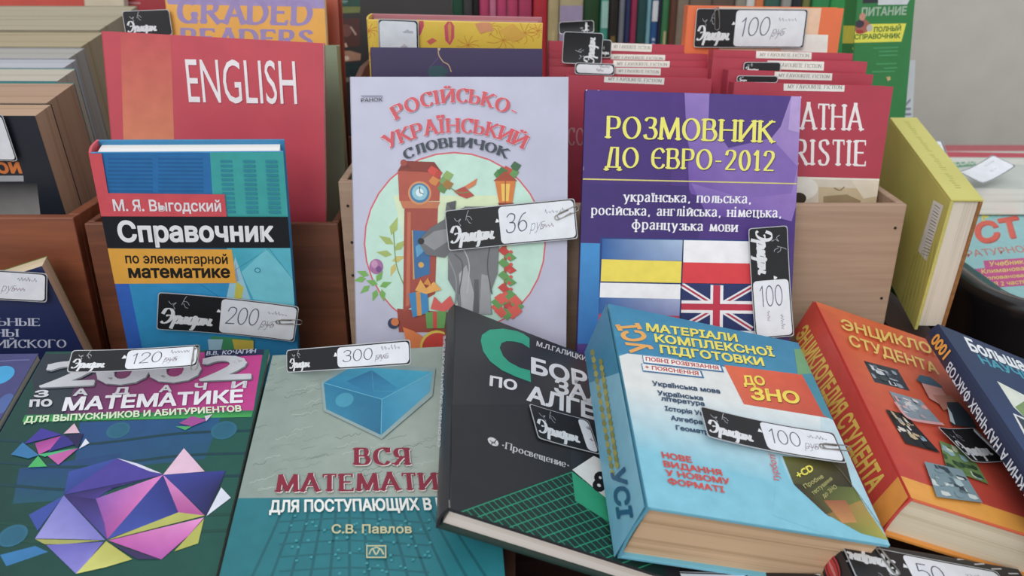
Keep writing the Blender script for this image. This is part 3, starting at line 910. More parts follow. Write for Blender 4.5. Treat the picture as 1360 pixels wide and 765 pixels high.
# ------------------------------------------------------------------ the books: size and place in metres, print in millimetres on each cover
BOOKS = [
{'name': 'handbook', 'label': 'blue hardcover maths handbook with black title bar propped against the brown crate', 'loc': [-0.2271,0.5666,0.945], 'rot': [98.52,11.03,-4.09], 'size': [0.1242,0.2447,0.0245], 'cover': '#1d8fc8', 'hard': True, 'spine': '#e4525c', 'back': '#2a86b8', 'pages': '#f0eeec', 'streak': 0.06, 'front': [('cover_picture',[('P','#1f78ba',[(-57.8,124.8),(14.2,121.8),(15.2,90.5),(-63.2,93.3)]),('P','#2fb0ac',[(14.1,124.4),(68.8,121.8),(67.7,70.3),(11.2,71.7)]),('P','#196aa8',[(-50.9,118.7),(-23.2,118.3),(-23.2,117),(-50.9,117.4)]),('P','#196aa8',[(-19.5,118.5),(8.8,118),(8.9,116.7),(-19.5,117.2)]),('P','#196aa8',[(-51.4,115.9),(-23.6,115.5),(-23.6,114.1),(-51.4,114.6)]),('P','#196aa8',[(-19.9,115.6),(8.5,115.2),(8.6,113.8),(-19.9,114.3)]),('P','#196aa8',[(-51.9,113.1),(-24,112.6),(-24,111.3),(-51.9,111.8)]),('P','#196aa8',[(-20.3,112.8),(8.2,112.3),(8.2,110.9),(-20.3,111.5)]),('P','#196aa8',[(-52.3,110.3),(-24.4,109.7),(-24.4,108.4),(-52.4,108.9)]),('P','#196aa8',[(-20.7,109.9),(7.9,109.4),(7.9,108),(-20.7,108.6)]),('P','#196aa8',[(-52.8,107.4),(-24.8,106.8),(-24.8,105.5),(-52.8,106.1)]),('P','#196aa8',[(-21.1,107),(7.5,106.4),(7.6,105.1),(-21.1,105.7)]),('P','#196aa8',[(-53.3,104.5),(-25.2,103.9),(-25.2,102.6),(-53.3,103.2)]),('P','#196aa8',[(-21.5,104.1),(7.2,103.5),(7.2,102.1),(-21.5,102.8)]),('P','#196aa8',[(-53.8,101.7),(-25.6,101),(-25.6,99.7),(-53.8,100.3)]),('P','#196aa8',[(-21.9,101.2),(6.8,100.5),(6.9,99.2),(-21.9,99.8)]),('P','#196aa8',[(-54.2,98.8),(-26.1,98.1),(-26.1,96.7),(-54.3,97.4)]),('P','#196aa8',[(-22.3,98.2),(6.5,97.6),(6.6,96.2),(-22.3,96.9)]),('P','#196aa8',[(-54.7,95.8),(-26.5,95.1),(-26.5,93.8),(-54.8,94.5)]),('P','#196aa8',[(-22.7,95.3),(6.2,94.6),(6.2,93.2),(-22.7,93.9)]),('P','#2292a8',[(20,116.6),(27.5,116.5),(27.6,114.8),(20,114.8)]),('P','#2292a8',[(19.8,113.3),(27.4,113.2),(27.4,111.4),(19.8,111.5)]),('P','#2292a8',[(19.7,109.9),(27.3,109.8),(27.3,108),(19.7,108.1)]),('P','#2292a8',[(19.5,106.5),(27.1,106.4),(27.2,104.6),(19.5,104.7)]),('P','#2292a8',[(19.4,103.1),(27,103),(27,101.2),(19.4,101.3)]),('P','#2292a8',[(19.2,99.7),(26.9,99.6),(26.9,97.7),(19.2,97.8)]),('P','#2292a8',[(19.1,96.2),(26.7,96.1),(26.8,94.2),(19.1,94.4)]),('P','#2292a8',[(18.9,92.8),(26.6,92.6),(26.6,90.8),(18.9,90.9)]),('P','#2292a8',[(18.7,89.3),(26.5,89.1),(26.5,87.2),(18.7,87.4)]),('P','#2292a8',[(18.6,85.8),(26.3,85.6),(26.4,83.7),(18.6,83.9)]),('P','#2292a8',[(18.4,82.2),(26.2,82.1),(26.2,80.2),(18.4,80.3)]),('P','#2292a8',[(18.3,78.7),(26.1,78.5),(26.1,76.6),(18.3,76.8)]),('P','#2292a8',[(34.9,116.5),(42.6,116.4),(42.6,114.6),(35,114.7)]),('P','#2292a8',[(34.8,113.1),(42.5,113),(42.5,111.2),(34.9,111.3)]),('P','#2292a8',[(34.7,109.7),(42.4,109.7),(42.4,107.8),(34.7,107.9)]),('P','#2292a8',[(34.6,106.3),(42.3,106.2),(42.4,104.4),(34.6,104.5)]),('P','#2292a8',[(34.5,102.9),(42.2,102.8),(42.3,101),(34.5,101.1)]),('P','#2292a8',[(34.4,99.5),(42.1,99.3),(42.2,97.5),(34.4,97.6)]),('P','#2292a8',[(34.3,96),(42,95.9),(42.1,94),(34.3,94.1)]),('P','#2292a8',[(34.2,92.5),(42,92.4),(42,90.5),(34.2,90.6)]),('P','#2292a8',[(34,89),(41.9,88.8),(41.9,87),(34.1,87.1)]),('P','#2292a8',[(33.9,85.5),(41.8,85.3),(41.8,83.4),(34,83.6)]),('P','#2292a8',[(33.8,81.9),(41.7,81.7),(41.7,79.8),(33.9,80)]),('P','#2292a8',[(33.7,78.3),(41.6,78.2),(41.6,76.2),(33.8,76.4)]),('P','#2292a8',[(49.6,116.4),(57.4,116.3),(57.4,114.5),(49.7,114.6)]),('P','#2292a8',[(49.6,113),(57.3,112.9),(57.4,111.1),(49.6,111.2)]),('P','#2292a8',[(49.5,109.6),(57.3,109.5),(57.4,107.7),(49.6,107.7)]),('P','#2292a8',[(49.5,106.2),(57.2,106),(57.3,104.2),(49.5,104.3)]),('P','#2292a8',[(49.4,102.7),(57.2,102.6),(57.3,100.7),(49.4,100.8)]),('P','#2292a8',[(49.3,99.2),(57.1,99.1),(57.2,97.2),(49.4,97.4)]),('P','#2292a8',[(49.2,95.8),(57.1,95.6),(57.2,93.7),(49.3,93.9)]),('P','#2292a8',[(49.2,92.2),(57.1,92.1),(57.1,90.2),(49.2,90.4)]),('P','#2292a8',[(49.1,88.7),(57,88.6),(57.1,86.7),(49.2,86.8)]),('P','#2292a8',[(49,85.2),(57,85),(57.1,83.1),(49.1,83.2)]),('P','#2292a8',[(49,81.6),(56.9,81.4),(57,79.5),(49,79.7)]),('P','#2292a8',[(48.9,78),(56.9,77.8),(57,75.9),(49,76.1)]),('P','#e4525c',[(-68.5,127),(-54,124.8),(-54.7,93.6),(20.4,91.3),(20.1,72.7),(-62.3,75.8),(-78.2,73.9)]),('P','#2d66c6',[(-63.3,24.7),(-52.3,24.2),(-50.8,-40.6),(-66.9,-39.5)]),('P','#1d97cf',[(-52.7,24.3),(25.1,20.9),(28.1,-45.9),(-51.9,-40.5)]),('P',['#35b4c8','#5cc8dc','#4fc4dc','#2fa8cc'],[(17.3,50.7),(70.7,48.9),(72,-8.5),(23.6,5)]),('P','#6fd0e0',[(25.8,28.7),(44.6,47.3),(64.6,19.2),(60.9,-3.7),(32.4,4.6)]),('P','#9ccfe0',[(22.7,41.7),(30.2,4.7),(12.7,5.5)]),('P','#c9c43c',[(21.6,21.1),(26.3,15.6),(23.6,4.5),(18.4,5.2)]),('P','#8fa8c4',[(22.2,36.6),(23.4,21),(20.8,21.1)]),('S','#1c6a8c',0.3,[(19.4,29),(46.8,47.9),(72.6,2.6)],False),('S','#1c6a8c',0.3,[(-4.1,19.6),(10.5,5.6)],False),('P','#3f9c66',[(-1.7,-26.7),(29.3,-31.5),(19,-45.3),(-1.3,-43.9)]),('P','#d8c23a',[(13.6,-30.5),(29.2,-32.9),(28.3,-43),(14.6,-43.5)]),('P','#a8d4ea',[(-4.2,-29.4),(6.9,-30.1),(3.2,-44.2),(-4.5,-42.3)]),('E','#6fd0e0',37.4,29.8,2.6,2.6),('E','#1c6a8c',37.4,29.8,2.2,2.2),('E','#6fd0e0',37.4,29.8,1.6,1.6)]),('title_bands',[('P','#161a20',[(-75.7,76.8),(67.8,72.9),(68.5,47.5),(-80.1,52.4)]),('P','#f0ab22',[(-62.1,51.5),(21,47.8),(21.5,19.5),(-62.4,22.6)])]),('title_lettering',[('T','Справочник',-53.7,56.1,50.9,53.1,0.5,16.8,'#f4f4f6','X')],'white title on a black band'),('subtitle_lettering',[('T','М. Я. Выгодский',-53.2,80.3,17,78.2,0.3,8.8,'#f4eef0','x'),('T','по элементарной',-52,39.1,17.1,35.8,0.4,8.2,'#1a1812','x'),('T','математике',-51.8,27,17.6,24.1,0.5,10.7,'#1a1812','X')])]},
{'name': 'childrens_dictionary', 'label': 'pale lilac softcover dictionary showing a grey wolf and a tall clock', 'loc': [-0.0393,0.5878,0.9638], 'rot': [73.9,-0.27,-0.04], 'size': [0.1624,0.2917,0.008], 'cover': '#bcbdd4', 'front': [('cover_picture',[('E','#d8616c',-4.3,21.4,69.4,69.4),('E','#bfe4d4',-4.3,21.4,68.2,68.2),('P',['#d8e6b8','#bfe4d4'],[(-50.4,58.1),(40.6,58.1),(37.9,-5.6),(-37.5,-5.7)]),('P','#a3b95e',[(-52.8,28),(-47.7,32.2),(-47.4,42.1),(-53.9,34.4)]),('P','#a3b95e',[(-50.8,21.1),(-53.6,26.1),(-62.2,27.8),(-56.6,21.1)]),('P','#a3b95e',[(-50.7,16.2),(-45,17.2),(-40.4,24.8),(-48.7,21.7)]),('P','#a3b95e',[(-52.1,13.1),(-56.1,16.6),(-64.3,15.2),(-57.2,11.2)]),('P','#c8ba62',[(-52.5,8.2),(-47.6,7.3),(-41.5,12.2),(-49.2,12.1)]),('P','#c8ba62',[(-49.9,6.5),(-53.5,3.5),(-53.7,-3.6),(-49.1,1.9)]),('S','#7a9a4a',0.8,[(-50.8,30.5),(-49,5.5),(-43.1,-11.3)],True),('P','#72b04e',[(-72.4,-5.1),(-76.4,-3.3),(-82.1,-6.8),(-75.6,-8.2)]),('P','#72b04e',[(-69.6,-10.4),(-74,-10.9),(-77.3,-16.8),(-71,-14.7)]),('P','#72b04e',[(-64.3,-13.5),(-67.9,-16.1),(-67.8,-22.8),(-63.3,-17.8)]),('P','#72b04e',[(-63.4,-9.8),(-66,-6.2),(-72.6,-6.4),(-67.7,-10.9)]),('P','#72b04e',[(-60.6,-13.3),(-62.4,-17.4),(-59,-23.1),(-57.6,-16.5)]),('P','#72b04e',[(-62,-11.2),(-57.7,-12.3),(-52.7,-7.8),(-59.3,-7.6)]),('P','#72b04e',[(-70.2,-2.8),(-72.8,0.8),(-79.4,0.6),(-74.6,-3.9)]),('P','#72b04e',[(-64.5,-7.5),(-60.5,-5.5),(-59.4,1),(-64.7,-3.1)]),('E','#a86aa0',-64.4,4.1,5.3,5.9),('E','#c890b8',-65.7,6,2.5,3.1),('E','#7a4a88',-62.5,2.1,2.2,2.5),('P','#9c3f30',[(-49,-28.3),(-9.8,-31),(-9.3,-46.7),(-47.9,-46.7)]),('P','#a8483a',[(-42.2,49.9),(-16.8,49.3),(-19.7,-16.9),(-44.5,-31.1)]),('P','#c46a4a',[(-40.1,45.7),(-37.3,45.7),(-39.4,-25.4),(-42.2,-26.8)]),('P','#b8533f',[(-46.8,76.6),(-14.4,75),(-15.7,54),(-46,54)]),('P','#8a3428',[(-46.8,76.6),(-42.3,84),(-19.2,83.2),(-13.3,75)]),('P','#c8754c',[(-45.5,54),(-15.1,53.4),(-17.4,48.5),(-43.4,48.5)]),('P','#7a2e26',[(-44.5,78.5),(-39,81.5),(-36.3,78.5)]),('E','#a8483a',-42.3,82.6,2.5,2.5),('E','#d8925a',-30.5,60,8.8,8.8),('E','#3a7fa8',-30.5,60,7.4,7.4),('E','#8cc4d4',-30.5,60.3,5.8,5.8),('E','#d8eef0',-30.5,60.3,3,3),('S','#22384a',0.6,[(-30.5,60.3),(-30.4,64.9)],False),('S','#22384a',0.6,[(-30.5,60.3),(-27.5,59.2)],False),('P','#2f6ea4',[(-36.4,31.9),(-23.1,31.1),(-23.5,-1.5),(-35.8,-5.7)]),('P','#5aa0c8',[(-34.3,19.4),(-28.2,23.6),(-27.1,16.7),(-33.3,11.1)]),('E','#d8a84a',-30.1,5.5,2.2,2.2),('P','#c9a05a',[(-36.9,31.9),(-36.1,31.9),(-35.2,-5.7),(-36.4,-5.7)]),('P','#c43f34',[(-21.2,74.5),(-18.2,78.3),(-13,75.3),(-16.1,70.7),(-19.3,72)]),('P','#7aa05a',[(-15.8,69),(-12.7,72.8),(-7.5,69.8),(-10.6,65.2),(-13.9,66.6)]),('P','#d8853a',[(-23.5,69),(-20.4,72.8),(-15.2,69.8),(-18.3,65.2),(-21.6,66.6)]),('P','#8cae5a',[(-13,73.1),(-9.9,76.9),(-4.8,73.9),(-7.8,69.3),(-11.1,70.7)]),('P','#5f8a48',[(-17.2,63.6),(-14.2,67.4),(-9,64.4),(-12,59.7),(-15.3,61.1)]),('P','#d8463a',[(-24.5,76.7),(-21.4,80.5),(-16.3,77.5),(-19.3,72.8),(-22.6,74.2)]),('P','#a8742f',[(-13.1,66.3),(-10,70.1),(-4.8,67.1),(-7.9,62.5),(-11.2,63.9)]),('P','#4f8a48',[(25.5,74),(28.5,77.8),(33.7,74.8),(30.7,70.2),(27.4,71.5)]),('P','#5f9a50',[(36.5,75.1),(39.5,78.9),(44.7,75.9),(41.7,71.2),(38.4,72.6)]),('P','#c84a3a',[(31.5,76.7),(34.5,80.5),(39.8,77.5),(36.7,72.9),(33.4,74.2)]),('P','#3f7a40',[(28.2,75.9),(31.2,79.7),(36.5,76.7),(33.4,72.1),(30.1,73.4)]),('P','#3f6a48',[(38.1,80),(41.1,83.8),(46.3,80.8),(43.3,76.2),(40,77.5)]),('P','#b8493c',[(-4.8,61.4),(3.4,65),(10.8,58.1),(4.8,55.9),(-0.7,58.1)]),('P','#d87a4a',[(3.4,65),(13.1,71),(11.7,66.3),(6.5,63)]),('S','#7a8a4a',0.7,[(-8.9,64.9),(-0.7,60.3),(7.5,60.9)],True),('P','#d87a2c',[(26.3,69.6),(42.2,69.6),(39.5,52.1),(29.6,52.1)]),('P','#f4c24a',[(31,66.9),(37.8,66.9),(36.7,54),(31.8,54)]),('S','#8a4a22',0.7,[(34.3,69.6),(34.2,52.1)],True),('P','#8a3a28',[(28.5,52.6),(40.6,52.7),(38.4,48.8),(30.7,48.8)]),('P','#a8482c',[(25.2,69.1),(34.3,76.7),(43.3,69.1)]),('S','#9c5a3c',2,[(34.2,49.9),(34,-28.1)],True),('P','#c83f3a',[(28.4,16.7),(32.3,20.1),(37.9,15.6),(32.9,12.8)]),('E','#d8504a',38.4,15.4,1.4,1.4),('P','#5f9a50',[(33.4,12),(37.3,15.3),(42.9,10.9),(37.9,8.1)]),('E','#d8504a',37.3,10.6,1.4,1.4),('P','#5f9a50',[(28.4,7.3),(32.3,10.6),(37.9,6.2),(32.9,3.4)]),('E','#d8504a',38.4,5.9,1.4,1.4),('P','#c83f3a',[(33.4,2.5),(37.3,5.9),(42.9,1.4),(37.9,-1.4)]),('E','#d8504a',37.3,1.1,1.4,1.4),('P','#5f9a50',[(28.4,-2.2),(32.3,1.1),(37.9,-3.4),(32.8,-6.2)]),('E','#d8504a',38.4,-3.6,1.4,1.4),('P','#5f9a50',[(33.4,-7),(37.3,-3.6),(42.9,-8.1),(37.9,-10.9)]),('E','#d8504a',37.3,-8.4,1.4,1.4),('P','#c83f3a',[(28.4,-11.8),(32.3,-8.4),(37.9,-12.9),(32.8,-15.7)]),('E','#d8504a',38.4,-13.2,1.4,1.4),('P','#5f9a50',[(33.4,-16.6),(37.3,-13.2),(42.9,-17.7),(37.9,-20.5)]),('E','#d8504a',37.3,-18,1.4,1.4),('P','#5f9a50',[(28.4,-21.4),(32.3,-18),(37.9,-22.5),(32.8,-25.3)]),('E','#d8504a',38.4,-22.8,1.4,1.4),('P','#c83f3a',[(33.4,-26.2),(37.3,-22.8),(42.9,-27.3),(37.9,-30.1)]),('E','#d8504a',37.3,-27.6,1.4,1.4),('P','#5f9a50',[(38.4,-24.7),(43.5,-21.1),(48.5,-26.4),(44.3,-30.4)]),('P','#dc5a4c',[(37.2,-28.4),(42.2,-24.7),(47.3,-30.1),(43.1,-34.1)]),('P','#dc5a4c',[(33.9,-30.9),(38.9,-27.2),(43.9,-32.6),(39.7,-36.6)]),('P','#5f9a50',[(29.5,-31.5),(34.5,-27.8),(39.6,-33.2),(35.4,-37.1)]),('P','#dc5a4c',[(25.5,-29.9),(30.5,-26.2),(35.5,-31.6),(31.3,-35.5)]),('P','#dc5a4c',[(23.1,-26.7),(28.1,-23),(33.1,-28.4),(28.9,-32.3)]),('P','#5f9a50',[(23.1,-22.9),(28.1,-19.2),(33.1,-24.5),(28.9,-28.5)]),('P','#dc5a4c',[(25.5,-19.6),(30.5,-16),(35.5,-21.3),(31.3,-25.3)]),('P','#dc5a4c',[(29.5,-18.1),(34.5,-14.4),(39.5,-19.7),(35.3,-23.7)]),('P','#5f9a50',[(33.8,-18.6),(38.9,-14.9),(43.9,-20.3),(39.7,-24.2)]),('P','#dc5a4c',[(37.2,-21.1),(42.2,-17.4),(47.2,-22.8),(43.1,-26.7)]),('P','#77797d',[(-9.4,16.7),(-0.9,27.8),(3.3,49.9),(24,49.9),(29.5,27.8),(28.4,0),(22.2,-16.9),(23.9,-32.4),(-1.4,-31),(-3.5,-16.9),(-9.6,-5.7)]),('P','#6a6c70',[(-32.1,23.6),(-23.1,33.3),(-11.9,40.2),(-10.2,52.6),(-4.1,46.6),(3.3,49.3),(4.6,30.6),(-3.8,19.5),(-12.2,11.1),(-26.1,13.3)]),('P','#8f9195',[(-30.1,23.6),(-19.8,31.1),(-9.2,33.3),(-9.3,23.6),(-19.9,16.7)]),('E','#2a2a2e',-29.8,23.6,2.5,2.5),('P','#54565a',[(-10.2,52.6),(-3,54.3),(-4.2,44.4)]),('P','#a8aaad',[(-1.2,-1.4),(4.5,5.6),(10.5,-16.9),(8.7,-32.4),(0.9,-31.6)]),('P','#9a9ca0',[(16.1,-1.4),(21.7,-2.8),(23.3,-32.4),(14.1,-32.4)]),('P','#5c5e62',[(10.5,-5.6),(13.9,-5.6),(13.8,-31.6),(9.8,-31.6)]),('S','#5a5c60',0.9,[(-4.4,13.9),(1.7,5.6),(-1.3,-16.9)],True),('S','#b4b6b8',0.8,[(1.8,19.5),(6.7,5.6),(4.9,-16.9)],True),('S','#55575b',0.9,[(24,27.8),(20.6,5.6),(23.9,-16.9)],True),('S','#8e9094',1.1,[(-9.4,11.1),(-3.4,-5.7),(-4.7,-28.2)],True),('P','#2f86c0',[(-39.9,-16.4),(-25.3,-13.6),(-24.9,-31.1),(-36.8,-35)]),('P','#d8903a',[(-34.2,-15.2),(-30.9,-14.7),(-30,-33.3),(-33.4,-33.9)]),('P','#e8a84a',[(-34.8,-14.1),(-30.5,-5.7),(-26.4,-12.4),(-20.2,-7.3),(-14.7,-13.5),(-26.4,-16.9)]),('P','#d88a30',[(-28.6,-9.1),(-24.9,-4.3),(-21.9,-10.7)]),('P','#5a9a48',[(-27.2,-31.1),(-10.9,-29.3),(-12.7,-43.5),(-26.2,-43.5)]),('P','#c8463a',[(-21.5,-30.5),(-18.2,-30.2),(-18.3,-43.5),(-21.4,-43.5)]),('P','#dc5a54',[(-23.2,-28.2),(-20.3,-18.6),(-14.8,-24.2),(-8,-18),(-4.7,-25.9),(-12.6,-30.5)]),('E','#2a3a5c',-52,-39.6,4.2,4.2),('E','#d8763a',-50.6,-38.5,3.1,3.1),('P','#e07a3a',[(-44.7,-42.4),(-36.6,-45.3),(-26.8,-51.5),(-24.1,-59.5),(-41,-59.6)]),('E','#d8bc3a',-18.5,-58.1,13,13.1),('E','#c8362c',-17.9,-59,12.1,12.1)],'coloured drawing in a round frame'),('title_lettering',[('A','РОСІЙСЬКО-',[(-48.1,113.9),(-3.5,127.3),(40.5,116.1)],9.6,'#f2dde0','k'),('A','УКРАЇНСЬКИЙ',[(-55,92.4),(-2.6,105.3),(48.2,92.7)],9.9,'#f2dde0','k'),('A','РОСІЙСЬКО-',[(-48.1,113.9),(-3.5,127.3),(40.5,116.1)],9.6,'#d9515d','R'),('A','УКРАЇНСЬКИЙ',[(-55,92.4),(-2.6,105.3),(48.2,92.7)],9.9,'#d9515d','R'),('A','СЛОВНИЧОК',[(-40.6,84.8),(-2.7,94.5),(35.6,85.6)],6.7,'#3c4652','R')],'arched red and dark grey title'),('publisher_lettering',[('T','РАНОК',-73.2,127.3,-57.1,127.8,-0.1,2.7,'#3a3f4a','m'),('P','#8a90a4',[(-73.1,132.1),(-57.3,132.1),(-57.3,131.3),(-73.1,131.3)])])], 'pages': '#dedcd8'},
{'name': 'phrasebook', 'label': 'purple softcover phrasebook with yellow serif title above printed national flags', 'loc': [0.1319,0.5795,0.9597], 'rot': [70.01,0.6,-1.66], 'size': [0.1617,0.2819,0.01], 'cover': '#452a7a', 'front': [('cover_picture',[('P',['#4a2b80','#4a2b80','#3f2476','#3a2270'],[(-84.9,145.9),(83.4,146.1),(88.8,31),(-83.4,26)]),('P',['#8f74c0','#a58ac8','#8a6cba','#6a48a4'],[(-7.1,143.3),(82.2,143.6),(83.6,46),(-0.2,66.2)]),('P','#4a2d80',[(-7.7,145.8),(-8.4,125.4),(-1.3,98.7),(-2.8,73.7),(3.2,62.6),(-14,63.3),(-17.2,145.5)]),('P','#4d3684',[(11.8,141.9),(73.5,141.3),(66.5,118.2),(59.9,109.3),(27.9,100.9),(11.9,121.1)]),('P','#7f62b2',[(27.9,100.9),(59.9,109.3),(80.5,88.7),(76.9,68.5),(41.7,63.7),(23.2,82)]),('P',['#8568b8','#5a3c98'],[(0.8,73.8),(41.7,63.7),(42.4,47.4),(14.4,49.1)]),('P','#4a2d80',[(11.8,50.2),(42.3,48.6),(77.9,47.1),(82.6,66.2),(83.8,30.9),(7.5,31.2)]),('P','#b49ad4',[(73.5,141.3),(82.3,141.6),(81.9,113.7),(72.2,115.9)]),('P','#3a2372',[(-84.9,71.2),(-1.2,71.7),(7.7,28.7),(-86,26)]),('P',['#2f8fd2','#2f8fd2','#1467b0','#1467b0'],[(-83.5,26.5),(-64.7,26.6),(-63.6,-49.6),(-83,-50.1)]),('P','#163a80',[(-66.4,31.1),(53.2,32.5),(56.8,-48.8),(-65.1,-52.2)]),('P','#d9cc6a',[(-82.5,75),(80.6,76.2),(80.7,75.4),(-82.5,74)])],'purple ball pattern'),('printed_flags',[('P',['#1b5fa6','#a8c0dc','#8fa8d0','#1b5fa6'],[(-64.6,30.1),(-3.9,30.9),(-4,15.2),(-64.6,14.7)]),('P','#f0dc3a',[(-64.6,14.7),(-4,14.9),(-4.1,-1.5),(-64.8,-2)]),('P','#f0f2f6',[(-65,-3),(-4.3,-2.6),(-4.1,-13.7),(-65.1,-14.2)]),('P',['#1b5fa6','#a8b4d8','#8a94c8','#1b5fa6'],[(-65.1,-14.2),(-4.1,-13.7),(-4.1,-26.5),(-65.4,-26.7)]),('P',['#b83a5a','#e04a48'],[(-65.4,-26.7),(-4.1,-26.5),(-4,-42.8),(-65.9,-43.5)]),('P','#f0f0f4',[(-3.1,30.9),(53.2,31.5),(54,14.8),(-2.9,14.2)]),('P','#e2343c',[(-2.9,14.2),(54,14.8),(54.7,-0.4),(-3.3,-1.8)]),('P','#1f2f68',[(-3.3,-2.8),(54.7,-1.9),(56.2,-35.5),(-3,-36.1)]),('S','#e8eaf0',4.2,[(-3.3,-3),(51.6,-35.1)],False),('S','#e8eaf0',4.2,[(-3,-36.1),(52.2,-2)],False),('S','#b8284a',1.5,[(-3.3,-3),(51.6,-35.1)],False),('S','#b8284a',1.5,[(-3,-36.1),(52.2,-2)],False),('P','#f0f0f4',[(18.6,-2.4),(28.3,-2.4),(29.2,-35.8),(19.5,-35.8)]),('P','#f0f0f4',[(-3.3,-14.7),(55.3,-13.8),(55.7,-23.3),(-3.2,-24.1)]),('P','#c82a48',[(20.6,-2.4),(26,-2.5),(26.9,-35.8),(21.5,-35.7)]),('P','#c82a48',[(-3.2,-17),(55.4,-16.1),(55.6,-21),(-3.3,-21.9)]),('P','#f0f2f6',[(-2.9,-37.1),(56.3,-36.5),(56.7,-46.2),(-3,-47.9)]),('S','#101c40',0.5,[(-3.4,31.4),(-3.2,-42.8)],False),('S','#101c40',0.4,[(-64.7,-2.5),(54.7,-0.9)],False)]),('title_lettering',[('T','РОЗМОВНИК',-65.1,105.4,63.5,105.8,-0.1,15.7,'#2a1850','r'),('T','ДО ЄВРО-2012',-65.3,83.7,63.4,84.5,-0.1,14.5,'#2a1850','r'),('T','РОЗМОВНИК',-65.5,105.8,63,106.2,-0.1,15.7,'#ece65a','r'),('T','ДО ЄВРО-2012',-65.7,84.1,63,84.9,-0.1,14.5,'#ece65a','r')]),('subtitle_lettering',[('T','українська, польська,',-50.2,58.7,46.4,60.1,-0.1,7.3,'#ecebf2','r'),('T','російська, англійська, німецька,',-74.1,48,69.7,50.2,-0.1,7.3,'#ecebf2','r'),('T','французька мови',-42.9,38.3,37.7,38.4,0,7.3,'#ecebf2','r'),('P','#d8d4e0',[(-81.5,141.5),(-79.2,141.3),(-79.7,140.6),(-81.2,139.3)]),('P','#c8c4d4',[(-72.2,141.3),(-70.7,141.1),(-70.9,140.4),(-72,140.6)]),('P','#d4d0dc',[(79.5,142),(81.6,141.6),(81.5,138.6),(80.4,139.6)]),('P','#c8c4d4',[(-81.3,83.8),(-80.6,83.9),(-80.5,80.9),(-81.2,81.3)])])], 'pages': '#e4e0dc'},
{'name': 'english_textbook', 'label': 'red textbook with thin white title standing in the brown crate behind the handbook', 'loc': [-0.2357,0.6406,0.981], 'rot': [84.64,0.96,-3.08], 'size': [0.167,0.2983,0.008], 'cover': '#cf4252', 'front': [('cover_stripe',[('P',['#cd4553','#cd4553','#e68a5e','#e68a5e'],[(-68.6,162.2),(-31.1,163.2),(-35,57.2),(-74.8,56.1)])],'fading orange stripe'),('title_lettering',[('T','ENGLISH',-20.5,99.1,63.4,102,-1.2,33.9,'#a83048','s'),('T','ENGLISH',-21,99.8,62.7,102.7,-1.2,33.9,'#f4ecee','s')])]},
{'name': 'novel', 'label': 'red novel with large white serif name above a beige picture strip', 'loc': [0.2323,0.6416,0.9623], 'rot': [82.8,-0.04,-1.58], 'size': [0.1249,0.2647,0.0155], 'cover': '#b8334a', 'front': [('series_label',[('P','#e8e6e0',[(-23.7,133.3),(24.1,134.1),(24.5,127.5),(-23.1,126.9)]),('T','MY FAVOURITE FICTION',-20.3,128.9,22.4,129.4,0,2.7,'#8a8480','r')],'cream series label'),('title_lettering',[('T','AGATHA',-33.5,97.6,44.1,98.3,-2.1,19.2,'#f0eaea','r'),('T','CHRISTIE',-33.5,69.6,49.6,70.4,-2.1,19.4,'#f0eaea','r')]),('cover_picture',[('P','#d6cbb8',[(-72.8,59.8),(62.2,60.1),(65.2,34.4),(-70,30.6)]),('P','#e8e2d4',[(-72.8,59.8),(62.2,60.1),(62.2,58.6),(-72.6,57.9)]),('P','#c9b48f',[(13.9,52.3),(61.9,51.7),(64.5,34.4),(16.4,33)]),('E','#e6e2d6',2.3,50.4,11.4,8.8),('E','#3c3024',-1.3,42.2,6.5,5),('P','#9c8560',[(18.8,44.7),(37.7,46.8),(49.9,41.7),(48.5,37.8),(19.8,37)]),('P','#e0d4bc',[(40,57.8),(60.9,58.4),(62.7,45.9),(51.5,43.7)]),('S','#8a7a5c',1,[(26.5,51.7),(31.5,49.9),(34.9,52.9)],True)])], 'group': 'red novels in the light wooden crate, by the grey card', 'pages': '#cdbfa4', 'spine': '#a82c42'},
{'name': 'novel', 'label': 'second red novel of its crate row, label strip low over its top edge', 'loc': [0.2306,0.6739,0.9646], 'rot': [84,0,-1.73], 'size': [0.1186,0.2692,0.0155], 'cover': '#b8334a', 'front': [('series_label',[('P','#e8e6e0',[(-21.2,134.5),(25.7,134.9),(26.1,128.9),(-21,128.7)]),('T','MY FAVOURITE FICTION',-17.9,130.5,23.9,130.6,0,2.5,'#8a8480','r')],'cream series label')], 'group': 'red novels in the light wooden crate, by the grey card', 'pages': '#cdbfa4', 'spine': '#a82c42'},
{'name': 'novel', 'label': 'third red novel of its crate row, with a small black tag by its label', 'loc': [0.2275,0.6925,0.9681], 'rot': [84,0,-1.35], 'size': [0.1292,0.2767,0.0155], 'cover': '#b8334a', 'front': [('series_label',[('P','#e8e6e0',[(-18.6,137.4),(28.6,137.6),(29.1,130.4),(-18.3,130.5)]),('T','MY FAVOURITE FICTION',-15.2,132.7,26.9,132.5,0,2.9,'#8a8480','r')],'cream series label')], 'group': 'red novels in the light wooden crate, by the grey card', 'pages': '#cdbfa4', 'spine': '#a82c42'},
{'name': 'novel', 'label': 'rearmost red novel under the big hundred rouble tag', 'loc': [0.2265,0.7108,0.9703], 'rot': [84,0,-1.49], 'size': [0.1193,0.2811,0.0155], 'cover': '#b8334a', 'front': [('series_label',[('P','#e8e6e0',[(-22.9,140.5),(24.3,140.9),(24.7,134.8),(-22.5,134.6)]),('T','MY FAVOURITE FICTION',-19.6,136.4,22.5,136.6,0,2.5,'#8a8480','r')],'cream series label')], 'group': 'red novels in the light wooden crate, by the grey card', 'pages': '#cdbfa4', 'spine': '#a82c42'},
